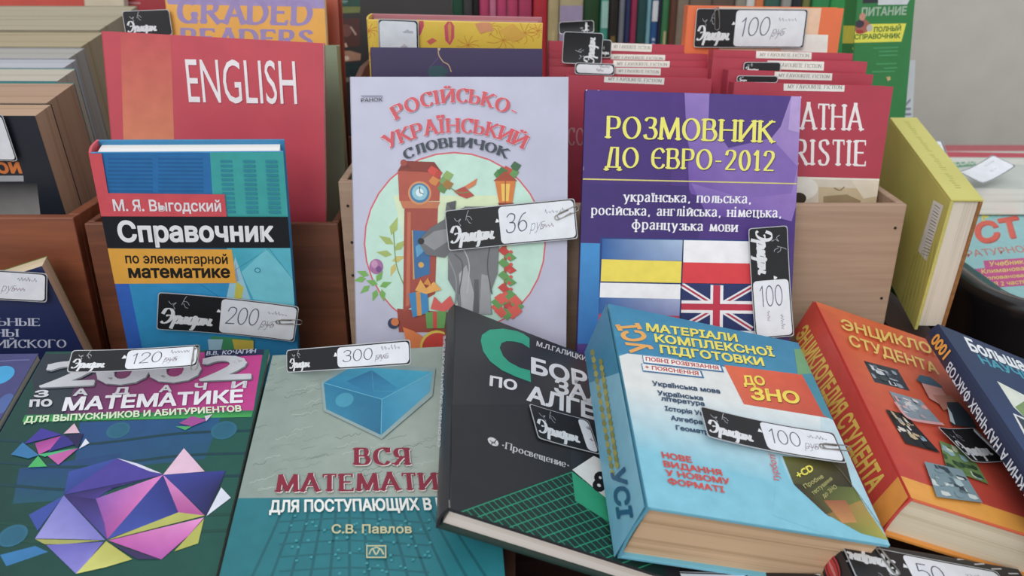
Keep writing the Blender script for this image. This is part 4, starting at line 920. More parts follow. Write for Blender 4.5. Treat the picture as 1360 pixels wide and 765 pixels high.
{'name': 'novel', 'label': 'frontmost red novel directly behind the phrasebook with pale serif letters', 'loc': [0.1007,0.6727,0.9624], 'rot': [83.24,-0.08,-1.23], 'size': [0.1189,0.2658,0.0155], 'cover': '#b8334a', 'front': [('series_label',[('P','#e8e6e0',[(-28.3,134),(20.7,134.6),(20.7,127.5),(-28.4,128.4)]),('T','MY FAVOURITE FICTION',-25.2,130.1,18.6,129.2,0.1,2.4,'#8a8480','r')],'cream series label'),('title_lettering',[('T','CO',-56,77.3,-42.1,77.3,-0.6,13.5,'#c48a92','r')])], 'group': 'red novels in the light wooden crate, behind the phrasebook', 'pages': '#cdbfa4', 'spine': '#a82c42'},
{'name': 'novel', 'label': 'second red novel behind the phrasebook', 'loc': [0.0983,0.7024,0.9638], 'rot': [84,0,-0.52], 'size': [0.1368,0.2698,0.0155], 'cover': '#b8334a', 'front': [('series_label',[('P','#e8e6e0',[(-12,135),(26.2,134.6),(26.2,128.9),(-12.1,129.7)]),('T','MY FAVOURITE FICTION',-9.5,131.3,24.6,130.5,0.1,2.2,'#8a8480','r')],'cream series label')], 'group': 'red novels in the light wooden crate, behind the phrasebook', 'pages': '#cdbfa4', 'spine': '#a82c42'},
{'name': 'novel', 'label': 'third red novel behind the phrasebook, its label the farthest across', 'loc': [0.0992,0.7202,0.966], 'rot': [84,0,-1.04], 'size': [0.1398,0.2729,0.0155], 'cover': '#b8334a', 'front': [('series_label',[('P','#e8e6e0',[(-14.1,136.1),(34.6,136.3),(34.5,130.7),(-14.2,130.7)]),('T','MY FAVOURITE FICTION',-11,132.4,32.5,132.3,0,2.3,'#8a8480','r')],'cream series label')], 'group': 'red novels in the light wooden crate, behind the phrasebook', 'pages': '#cdbfa4', 'spine': '#a82c42'},
{'name': 'novel', 'label': 'fourth red novel behind the phrasebook', 'loc': [0.1006,0.738,0.9677], 'rot': [84,0,-0.79], 'size': [0.1401,0.277,0.0155], 'cover': '#b8334a', 'front': [('series_label',[('P','#e8e6e0',[(-15.3,137.4),(32.6,137.3),(32.6,131.6),(-15.4,132.1)]),('T','MY FAVOURITE FICTION',-12.3,133.7,30.5,133.2,0,2.2,'#8a8480','r')],'cream series label')], 'group': 'red novels in the light wooden crate, behind the phrasebook', 'pages': '#cdbfa4', 'spine': '#a82c42'},
{'name': 'novel', 'label': 'rearmost red novel under the coloured spines, beside the folded black tags', 'loc': [0.0899,0.7557,0.9715], 'rot': [84,0,-1.83], 'size': [0.1226,0.2827,0.0155], 'cover': '#b8334a', 'front': [('series_label',[('P','#e8e6e0',[(-5.6,141.4),(31.4,141.5),(31.4,134.6),(-5.5,134.5)]),('T','MY FAVOURITE FICTION',-3,136.7,30,136.6,0,2.9,'#8a8480','r')],'cream series label')], 'group': 'red novels in the light wooden crate, behind the phrasebook', 'pages': '#cdbfa4', 'spine': '#a82c42'},
{'name': 'novel', 'label': 'orange and cream book carrying the uppermost hundred rouble tag', 'loc': [0.2225,0.7655,0.9857], 'rot': [88,0,-0.79], 'size': [0.138,0.3138,0.016], 'cover': '#f07238', 'front': [('cover_panel',[('P','#f0c8a8',[(-41.9,158.6),(49.1,157.1),(49.1,134.2),(56,87.1),(-34.4,85.8)]),('P','#f2eee6',[(16.1,134.4),(58.4,134.2),(59.7,118.4),(18.2,117.8)])],'cream panel')], 'pages': '#cdbfa4'},
{'name': 'softcover_book', 'label': 'plum softcover with a thin gold ornament behind the lilac dictionary', 'loc': [-0.0444,0.6527,0.9744], 'rot': [84,0,-0.48], 'size': [0.1345,0.2923,0.01], 'cover': '#3a2c58', 'front': [('gold_ornament',[('S','#c8a874',0.7,[(-14,146.8),(-14.2,141.4),(-10.8,136.1),(-6.6,133.5),(-4.4,128.1)],True),('S','#5a4a7c',0.6,[(-14,146.8),(-13.5,140.6),(-17.3,135.7),(-22,130.7)],True),('E','#c8b088',-13.8,145.9,1.1,1.6),('P','#2a5058',[(-23,128.8),(-20.1,132.1),(-17.4,132.8),(-10.9,132.5),(-6.3,128.6),(-11.9,123.5),(-21.2,123.5)])])], 'pages': '#7ab8c0'},
{'name': 'floral_book', 'label': 'yellow floral hardcover with ragged pinkish spine end behind the plum book', 'loc': [-0.0493,0.7189,0.9828], 'rot': [97,0,-1.17], 'size': [0.1423,0.3103,0.024], 'cover': '#eec62c', 'front': [('flower_print',[('S','#d88a2c',0.5,[(39.3,141.1),(48.4,141.3),(52.6,139.2)],True),('S','#d88a2c',0.5,[(39.3,141.1),(46.6,136.9),(47.9,132.9)],True),('S','#d88a2c',0.5,[(39.3,141.1),(41.8,134.6),(39.1,130.4)],True),('S','#d88a2c',0.5,[(39.3,141.1),(36.3,135.3),(30.4,132.9)],True),('S','#d88a2c',0.5,[(39.3,141.1),(32.7,138.7),(26,139.3)],True),('S','#d88a2c',0.5,[(39.3,141.1),(32.7,143.3),(27.8,146.5)],True),('S','#d88a2c',0.5,[(39.3,141.1),(36.2,146.8),(35,151.1)],True),('S','#d88a2c',0.5,[(39.3,141.1),(41.7,147.6),(44.2,151)],True),('S','#d88a2c',0.5,[(39.3,141.1),(46.5,145.4),(51.2,146.3)],True),('S','#d88a2c',0.5,[(56.5,147.1),(64.4,147.3),(67.9,145.6)],True),('S','#d88a2c',0.5,[(56.5,147.1),(62.9,143.6),(63.9,140.2)],True),('S','#d88a2c',0.5,[(56.5,147.1),(58.8,141.6),(56.4,138)],True),('S','#d88a2c',0.5,[(56.5,147.1),(54.1,142.2),(49,140.2)],True),('S','#d88a2c',0.5,[(56.5,147.1),(51,145.1),(45.1,145.6)],True),('S','#d88a2c',0.5,[(56.5,147.1),(51,149),(46.6,151.7)],True),('S','#d88a2c',0.5,[(56.5,147.1),(54,152),(52.8,155.6)],True),('S','#d88a2c',0.5,[(56.5,147.1),(58.6,152.7),(60.6,155.5)],True),('S','#d88a2c',0.5,[(56.5,147.1),(62.7,150.8),(66.6,151.5)],True),('S','#d88a2c',0.5,[(27.7,152.2),(34.9,152.3),(38,150.7)],True),('S','#d88a2c',0.5,[(27.7,152.2),(33.5,149),(34.3,145.8)],True),('S','#d88a2c',0.5,[(27.7,152.2),(29.8,147.1),(27.4,143.9)],True),('S','#d88a2c',0.5,[(27.7,152.2),(25.5,147.7),(20.7,145.8)],True),('S','#d88a2c',0.5,[(27.7,152.2),(22.7,150.3),(17.3,150.8)],True),('S','#d88a2c',0.5,[(27.7,152.2),(22.7,153.8),(18.8,156.3)],True),('S','#d88a2c',0.5,[(27.7,152.2),(25.5,156.6),(24.4,159.9)],True),('S','#d88a2c',0.5,[(27.7,152.2),(29.8,157.2),(31.6,159.8)],True),('S','#d88a2c',0.5,[(27.7,152.2),(33.5,155.5),(36.9,156.2)],True),('S','#d88a2c',0.5,[(10.4,136.7),(17.1,136.8),(19.9,135.4)],True),('S','#d88a2c',0.5,[(10.4,136.7),(15.8,133.7),(16.4,130.8)],True),('S','#d88a2c',0.5,[(10.4,136.7),(12.3,132),(10,129)],True),('S','#d88a2c',0.5,[(10.4,136.7),(8.4,132.5),(3.9,130.8)],True),('S','#d88a2c',0.5,[(10.4,136.7),(5.8,135),(0.8,135.4)],True),('S','#d88a2c',0.5,[(10.4,136.7),(5.9,138.3),(2.2,140.6)],True),('S','#d88a2c',0.5,[(10.4,136.7),(8.5,140.8),(7.5,143.9)],True),('S','#d88a2c',0.5,[(10.4,136.7),(12.4,141.4),(14.1,143.8)],True),('S','#d88a2c',0.5,[(10.4,136.7),(15.8,139.8),(18.9,140.4)],True),('S','#d88a2c',0.5,[(67,149.2),(72.6,149.3),(74.6,148.2)],True),('S','#d88a2c',0.5,[(67,149.2),(71.6,146.9),(72,144.6)],True),('S','#d88a2c',0.5,[(67,149.2),(68.9,145.5),(67,143.2)],True),('S','#d88a2c',0.5,[(67,149.2),(65.8,145.9),(62,144.6)],True),('S','#d88a2c',0.5,[(67,149.2),(63.7,147.9),(59.5,148.2)],True),('S','#d88a2c',0.5,[(67,149.2),(63.6,150.5),(60.4,152.3)],True),('S','#d88a2c',0.5,[(67,149.2),(65.6,152.4),(64.5,154.9)],True),('S','#d88a2c',0.5,[(67,149.2),(68.7,152.9),(69.7,154.8)],True),('S','#d88a2c',0.5,[(67,149.2),(71.5,151.7),(73.7,152.1)],True),('S','#d88a2c',0.5,[(-49.5,137.4),(-41.6,137.5),(-38.2,135.8)],True),('S','#d88a2c',0.5,[(-49.5,137.4),(-43.4,133.8),(-42.6,130.3)],True),('S','#d88a2c',0.5,[(-49.5,137.4),(-47.6,131.8),(-50.3,128.2)],True),('S','#d88a2c',0.5,[(-49.5,137.4),(-52.3,132.4),(-57.6,130.3)],True),('S','#d88a2c',0.5,[(-49.5,137.4),(-55.2,135.3),(-61,135.8)],True),('S','#d88a2c',0.5,[(-49.5,137.4),(-54.9,139.3),(-59,142)],True),('S','#d88a2c',0.5,[(-49.5,137.4),(-51.7,142.3),(-52.6,146)],True),('S','#d88a2c',0.5,[(-49.5,137.4),(-47,143),(-44.7,145.9)],True),('S','#d88a2c',0.5,[(-49.5,137.4),(-43,141.1),(-39,141.8)],True),('S','#d88a2c',0.5,[(-70.1,146.4),(-64.5,146.5),(-62.7,145.4)],True),('S','#d88a2c',0.5,[(-70.1,146.4),(-65.8,144.1),(-65.6,141.8)],True),('S','#d88a2c',0.5,[(-70.1,146.4),(-68.6,142.7),(-70.7,140.4)],True),('S','#d88a2c',0.5,[(-70.1,146.4),(-71.7,143.1),(-75.5,141.8)],True),('S','#d88a2c',0.5,[(-70.1,146.4),(-73.6,145.1),(-77.8,145.4)],True),('S','#d88a2c',0.5,[(-70.1,146.4),(-73.4,147.7),(-76.4,149.5)],True),('S','#d88a2c',0.5,[(-70.1,146.4),(-71.2,149.7),(-72.1,152.1)],True),('S','#d88a2c',0.5,[(-70.1,146.4),(-68.1,150.1),(-66.9,152)],True),('S','#d88a2c',0.5,[(-70.1,146.4),(-65.4,148.9),(-63.1,149.3)],True),('S','#d88a2c',0.5,[(-71.4,127.3),(-64.6,127.5),(-61.9,126)],True),('S','#d88a2c',0.5,[(-71.4,127.3),(-66.1,124.3),(-65.7,121.4)],True),('S','#d88a2c',0.5,[(-71.4,127.3),(-69.7,122.6),(-72.2,119.5)],True),('S','#d88a2c',0.5,[(-71.4,127.3),(-73.6,123.1),(-78.3,121.4)],True),('S','#d88a2c',0.5,[(-71.4,127.3),(-76,125.6),(-81.1,126)],True),('S','#d88a2c',0.5,[(-71.4,127.3),(-75.8,128.9),(-79.3,131.2)],True),('S','#d88a2c',0.5,[(-71.4,127.3),(-73,131.5),(-73.9,134.6)],True),('S','#d88a2c',0.5,[(-71.4,127.3),(-69,132.1),(-67.2,134.5)],True),('S','#d88a2c',0.5,[(-71.4,127.3),(-65.7,130.5),(-62.5,131.1)],True),('P','#d8506a',[(-8.7,151.4),(-4.4,157.1),(-0.6,151.6),(-0.8,142.2),(-4.3,136),(-8.1,140.1)]),('P','#e09a3a',[(-5.8,151.5),(-4.2,155.2),(-2.9,151.5),(-3.5,140.2),(-5.1,138.3)]),('P','#d8506a',[(-28.6,156.6),(-25.6,158.5),(-25.1,151.1),(-28.4,143.5),(-29.6,143.5)]),('P','#dc6a5a',[(-23.4,138.9),(-18.5,141.8),(-14.7,139.6),(-20.6,136.1)]),('P','#e89a6a',[(16.2,153.8),(27.6,155.9),(31.5,148.5),(20,146.4)]),('P','#e8b03c',[(35.4,148.6),(46.8,154.4),(58.5,145.3),(47.1,139.3)])])], 'hard': True, 'pages': '#b88a88', 'streak': 0.5, 'back': '#b87880', 'spine': '#e8c43a'},
{'name': 'graded_reader', 'label': 'orange softcover reader with chunky lilac letters behind the red textbook', 'loc': [-0.2273,0.7227,0.993], 'rot': [84,0,-0.51], 'size': [0.1344,0.3301,0.008], 'cover': '#f0ac38', 'front': [('title_lettering',[('P','#a492c8',[(-69.2,169.1),(69.8,170.3),(68.9,153.4),(-64.9,154.5)]),('P','#a492c8',[(55,155.2),(68.9,153.4),(68.8,152.3),(56.8,152.2)]),('T','GRADED',-59.2,140.4,56,139.2,2,17.9,'#a08cc4','k'),('T','READERS',-58.9,121.5,55.3,120.6,1.4,13.2,'#a08cc4','k')])]},
{'name': 'textbook', 'label': 'textbook with grey-green side showing beside the red textbook', 'loc': [-0.212,0.701,0.9726], 'rot': [84,0,0.52], 'size': [0.1335,0.2879,0.014], 'cover': '#8a9a7c', 'pages': '#a8a27c', 'streak': 0.3},
{'name': 'textbook', 'label': 'terracotta hardcover standing behind the orange reader', 'loc': [-0.223,0.7478,0.9935], 'rot': [84,0,-0.51], 'size': [0.1388,0.3286,0.02], 'cover': '#b4553c', 'hard': True, 'pages': '#b8603f', 'back': '#a84c34'},
{'name': 'magazine', 'label': 'dark magazine with an olive band and photo of hands', 'loc': [-0.133,0.9583,0.9879], 'rot': [84,0,-0.7], 'size': [0.1285,0.3192,0.01], 'cover': '#22201f', 'front': [('cover_photo',[('P','#17483a',[(-63.5,155),(-37.2,155.4),(-38.5,140.5),(-64.2,140.2)]),('P','#8aa49a',[(-63.2,146.4),(-51.8,146.3),(-51.9,145.2),(-63.3,145.4)]),('P','#5c8a7c',[(-63.3,144.6),(-53.3,144.4),(-53.4,143.6),(-63.3,143.8)]),('P','#6a7434',[(-64.2,140),(-37.8,140.3),(-38.8,134),(-64.6,132.8)]),('P','#4a2420',[(-63.5,126.7),(-39,128.3),(-39.6,98.1),(-65.7,96.3)]),('E','#6a3a30',-54.7,114.5,5.8,6.9),('P','#a88a78',[(-50.7,118.6),(-48.8,119.3),(-43,110.7),(-44.7,109.3)]),('P','#a07a68',[(-64,121.9),(-61.5,122.6),(-59.7,115.8),(-61.8,114.4)]),('P','#9a7058',[(-65.2,92.2),(-52.1,93),(-39.2,89.7),(-40.2,82.7),(-55.5,81.1),(-65.8,79.6)]),('E','#c8b09a',-55.7,84.6,3.2,2.5),('P','#c49a88',[(-57.5,100.6),(-55.3,101.3),(-54.1,97.2),(-56.3,96.2)]),('P','#10282a',[(-64.4,78.2),(-39.6,79.9),(-40.3,63),(-63.6,64.1)]),('P','#6c6258',[(-65.9,62.6),(-53.4,63.5),(-53.4,58.5),(-65.4,58.4)])])]},
{'name': 'softcover_book', 'label': 'thin cream book edge standing behind the beige row', 'loc': [-0.506,1.053,0.9871], 'rot': [86,0,-4.12], 'size': [0.0477,0.316,0.012], 'cover': '#cfc3a8'},
{'name': 'softcover_book', 'label': 'small dark red book above the black tag', 'loc': [-0.4321,1.0687,0.9911], 'rot': [86,0,-1.12], 'size': [0.0881,0.3248,0.012], 'cover': '#a8202c', 'front': [('lettering',[('P','#c88a8e',[(-45.4,134.1),(-28.9,133.9),(-29.1,131.7),(-45.7,131.9)]),('P','#c88a8e',[(-46,129.7),(-37,129.6),(-37.2,127.6),(-46.2,127.7)])])]},
{'name': 'paperback', 'label': 'black paperback with orange lettering at the front of the beige row', 'loc': [-0.4277,0.6653,0.9495], 'rot': [99,0,-0.15], 'size': [0.1113,0.247,0.0275], 'cover': '#1d2430', 'front': [('lettering',[('T','иной',-9.1,74.7,31.2,74.8,0,13.1,'#e07a2a','X'),('P','#a8acb0',[(-47.7,72.4),(31.2,73),(30,67.8),(-49.7,67.2)]),('P',['#2a2c30','#2a2c30','#a8a6a4','#8a8886'],[(-50,66.3),(40.3,66.5),(34.2,36.2),(-61.3,36)])])], 'pages': '#b8987c'},  # page colours of the beige row toned down: weaker light put into them
{'name': 'paperback', 'label': 'thick paperback with a teal stripe along its fore-edge', 'loc': [-0.4351,0.6947,0.9518], 'rot': [99,0,-0.15], 'size': [0.1156,0.2516,0.0514], 'cover': '#a89478', 'pages': '#b09078', 'back': '#2f8f94'},
{'name': 'paperback', 'label': 'cream paperback third from the front of the beige row', 'loc': [-0.4555,0.7486,0.9563], 'rot': [99,0,-0.15], 'size': [0.1235,0.2606,0.0362], 'cover': '#4c8f92', 'pages': '#b8b0a2'},
{'name': 'paperback', 'label': 'white paperback in the middle of the beige row', 'loc': [-0.4701,0.7869,0.9593], 'rot': [99,0,-0.15], 'size': [0.1291,0.2667,0.0253], 'cover': '#b4b6be', 'pages': '#b0b2ba'},
{'name': 'paperback', 'label': 'pale grey paperback behind the white one', 'loc': [-0.4803,0.8141,0.9615], 'rot': [99,0,-0.15], 'size': [0.133,0.2712,0.0345], 'cover': '#9a9cac', 'pages': '#a4a29c'},
{'name': 'paperback', 'label': 'beige paperback next to the dark gap in the row', 'loc': [-0.4906,0.8507,0.9648], 'rot': [99,0,-0.14], 'size': [0.1456,0.2778,0.0516], 'cover': '#a89c80', 'pages': '#a89a7c'},
{'name': 'paperback', 'label': 'tall thick beige book at the back of the row', 'loc': [-0.5056,0.9049,0.9698], 'rot': [99,0,-0.13], 'size': [0.1654,0.288,0.1021], 'cover': '#968c74', 'pages': '#a89e86'},
{'name': 'school_book', 'label': 'navy school book with pale serif lettering leaning on the brown crate', 'loc': [-0.3997,0.5589,0.8972], 'rot': [85.64,21.12,14.14], 'size': [0.13,0.1226,0.0291], 'cover': '#1b2a5c', 'front': [('title_lettering',[('T','ШКОЛЬНЫЕ',-10.8,41,44.9,17.9,2.2,5.4,'#c4cbe0','r'),('T','ЭКЗАМЕНЫ',-29.4,39,28.6,15.1,2.2,5.3,'#c4cbe0','r'),('T','АНГЛИЙСКОГО',-14,22.9,54.6,-5.5,2.4,5.8,'#c4cbe0','r')])], 'pages': '#d8c6a4', 'back': '#6a7a3c'},
{'name': 'maths_book', 'label': 'green and magenta maths book printed with faceted polyhedra', 'loc': [-0.2402,0.418,0.9065], 'rot': [13.14,3.19,4.63], 'size': [0.152,0.212,0.006], 'cover': '#0e5f54', 'front': [('cover_picture',[('P',['#0a463e','#0e5a50','#0c5448','#083c36'],[(-84.3,114.4),(78.8,112),(81.4,-86.9),(-80.3,-79.9)]),('P',['#1c4c88','#185888','#145470','#184c7c'],[(-31.2,36.6),(55.1,38.6),(52.6,3.2),(-21.6,-4.6)]),('P',['#18467c','#125468'],[(-53.6,-1.1),(1.8,9.9),(2.7,-24.6),(-47.2,-27.5)]),('P','#2a7ab4',[(-40.5,-62.1),(-24.3,-57),(-16.2,-61.1),(-34.4,-69.4)]),('P',['#5a3a5c','#c8388c','#cc3c92','#5a3a60'],[(-52.4,102.2),(71.5,104.3),(74.8,44),(-45.2,43.5)]),('P','#2a3440',[(-76.1,103.2),(-31.4,103.2),(-30.6,86.5),(-66.4,59.2),(-75.2,77.8)]),('P','#2f3a44',[(-69,60.7),(-46.4,83.6),(-43.2,43.4),(-66.8,44)]),('P',['#1a7a4c','#38b04a'],[(-67.1,44),(74.7,44.6),(74.5,38.7),(-66.4,37.8)]),('S','#0a3f4a',2,[(-73.8,22.6),(-25,17.3),(32.3,25.1),(79.3,26.6)],True),('S','#0a3f4a',2,[(-66.6,4.3),(-19.1,-0.9),(36.7,6.3),(82.4,7.5)],True),('S','#0a3f4a',2,[(-59.8,-13.1),(-13.5,-18.2),(40.9,-11.6),(85.4,-10.5)],True),('S','#0c4a3e',2,[(-48.8,-40.8),(-4.6,-45.7),(47.5,-40),(90.1,-39.3)],True),('S','#0c4a3e',2,[(-44.6,-51.7),(-1.1,-56.5),(50.1,-51.1),(91.9,-50.5)],True),('E','#1f6a84',-5.6,28.9,7,7),('E','#1a6480',-5.6,28.9,5.6,5.6),('E','#1f6a84',59.4,27.2,8,8),('E','#1a6480',59.4,27.2,6.4,6.4),('E','#1f6a84',-38.6,-49.8,7.5,7.5),('E','#1a6480',-38.6,-49.8,6,6),('P','#20284c',[(31.1,105),(71.7,108.5),(72.6,100.2),(32.9,96.7)])]),('polyhedra_picture',[('P','#3a50a8',[(-20.9,-22.7),(-35.4,-35.8),(-26.6,-47.1)]),('P',['#3550a8','#2f4494'],[(-24.3,-4.5),(0.3,5.3),(-7.9,-7.5),(-21.3,-21.5)]),('P','#4c40a0',[(-21.2,-22),(0.3,5.3),(31,-8.8)]),('P',['#33286c','#4a3a94'],[(-21,-22.4),(31,-8.8),(4.2,-17.6),(-2.1,-26.1)]),('P',['#8f5ab8','#e884cc','#d868b8','#a84a9c'],[(-2.3,-25.6),(31,-8.8),(21.5,-34.5),(12.5,-54.3)]),('P',['#2a3486','#3e54b0'],[(31,-8.8),(46.9,-37.2),(29.8,-46),(12.5,-54.3)]),('P',['#e08ccc','#b8509c'],[(31,-8.8),(32,-9.3),(61.7,-40),(46.5,-37.2)]),('P','#e8c0d8',[(31,-8.8),(38.2,12.3),(54.7,-7)]),('P','#d8d8ee',[(0.3,5.3),(13.7,0.6),(30.4,-8),(22.9,-6)]),('P',['#3a44a0','#2f3a90','#1c1c44','#20245c'],[(31,-8.8),(66.8,-6.7),(66.1,-17.3),(62.6,-40.1)]),('P','#dfe2f2',[(66.9,-19.7),(73.9,-27.6),(62.7,-40.5)]),('P','#b8ba54',[(46.5,-37.2),(61.7,-40),(12.7,-55)]),('P',['#c85ab0','#f09ad8','#d868bc','#b858b0'],[(13.6,-55.2),(61.6,-41.4),(55.9,-53.4),(45,-68.7)]),('P','#b4b64c',[(61.8,-42.3),(62.2,-59),(50.5,-63.8)]),('P',['#7c7acc','#9a98e0'],[(-20.9,-22.7),(11.8,-54.9),(-7.2,-53.5),(-26,-52.4)]),('P',['#33286c','#5248a0'],[(-21,-22.4),(-2.1,-26.1),(7.4,-42.9),(12.3,-54.3)]),('P','#a8aa54',[(-25.8,-52.8),(10.5,-55.1),(-9.4,-56.8),(-19.5,-56.4)]),('P',['#6a66c0','#8a84d8'],[(-18.6,-56.9),(11.3,-56),(7.2,-67.1),(3.2,-75.9)]),('P',['#b8b850','#d8d86c'],[(12.4,-55.6),(29.7,-68),(17.1,-72.5),(3.2,-75.9)]),('P','#3a2e60',[(15,-57.1),(44.2,-68.6),(32.4,-68.1)]),('P','#4238a0',[(-58.1,18.2),(-52.6,31.6),(-38.2,25.7)]),('P',['#a83c98','#cc58b0'],[(-51.8,18.8),(-37.9,24.9),(-40.7,13.8),(-46.1,9.3)]),('P','#35308c',[(-38.2,25.7),(-41.6,11.2),(-26.2,18.1)]),('P','#e0b8cc',[(-37.5,26.5),(-34.1,35.2),(-28.1,26.8)]),('P','#222050',[(-36.2,25.4),(-25.6,26.2),(-25,13.8)]),('P','#dfe2ee',[(-24.1,13.3),(-23,21.8),(-19.5,17.9)]),('P','#c860ac',[(-41.8,9.1),(-24.8,13.8),(-31.9,0.7)]),('P','#38b878',[(-46.5,9.3),(-25,14.4),(-42.1,7.4)]),('P','#2a78b0',[(-62.3,9.8),(-59.2,19.6),(-45.9,8.8),(-51,6.3)]),('P','#3cb860',[(-48.7,-0.8),(-46.1,8.2),(-37.9,-0.4)]),('P','#a84a98',[(30.3,33.6),(36.9,39.7),(47.7,36),(38.9,30.5)]),('P','#40b060',[(29,30.8),(38.9,30.5),(35.7,27.3)]),('P','#d8c8e0',[(44.9,39.5),(49.6,41.1),(46.9,34.8)])],'pink, blue and olive faceted solids'),('title_lettering',[('T','2002',-66.8,67.3,69.4,73,-3.9,26.4,'#6c7078','X'),('T','2002',-67.8,68.6,68.5,74.3,-3.9,26.6,'#c8cad0','X'),('T','З',-67.4,59.2,-58.2,59.6,-1.6,6.7,'#d4d6dc','X'),('T','А',-43.2,60.1,-33.9,60.5,-1.4,6.7,'#d4d6dc','X'),('T','Д',-18.5,60.8,-7.8,61.2,-1.2,6.8,'#d4d6dc','X'),('T','А',10.5,62.3,19,62.7,-0.9,6.8,'#d4d6dc','X'),('T','Ч',32.8,63.7,40.8,64.1,-0.7,6.9,'#d4d6dc','X'),('T','И',56.7,65,66.7,65.4,-0.5,6.9,'#d4d6dc','X'),('T','по',-66.8,50.3,-52.9,50.6,-2.5,8.9,'#d4d6dc','X'),('T','МАТЕМАТИКЕ',-45.3,46,67,51.3,-1.9,12.7,'#ececf2','X')]),('subtitle_lettering',[('T','ДЛЯ ВЫПУСКНИКОВ И АБИТУРИЕНТОВ',-64.6,36,67.7,43,-1.4,5.9,'#d8ecc8','X'),('T','В.В. КОЧАГИН',33.4,99.4,67,101.6,-0.2,3.9,'#a8b0c8','b')])]},
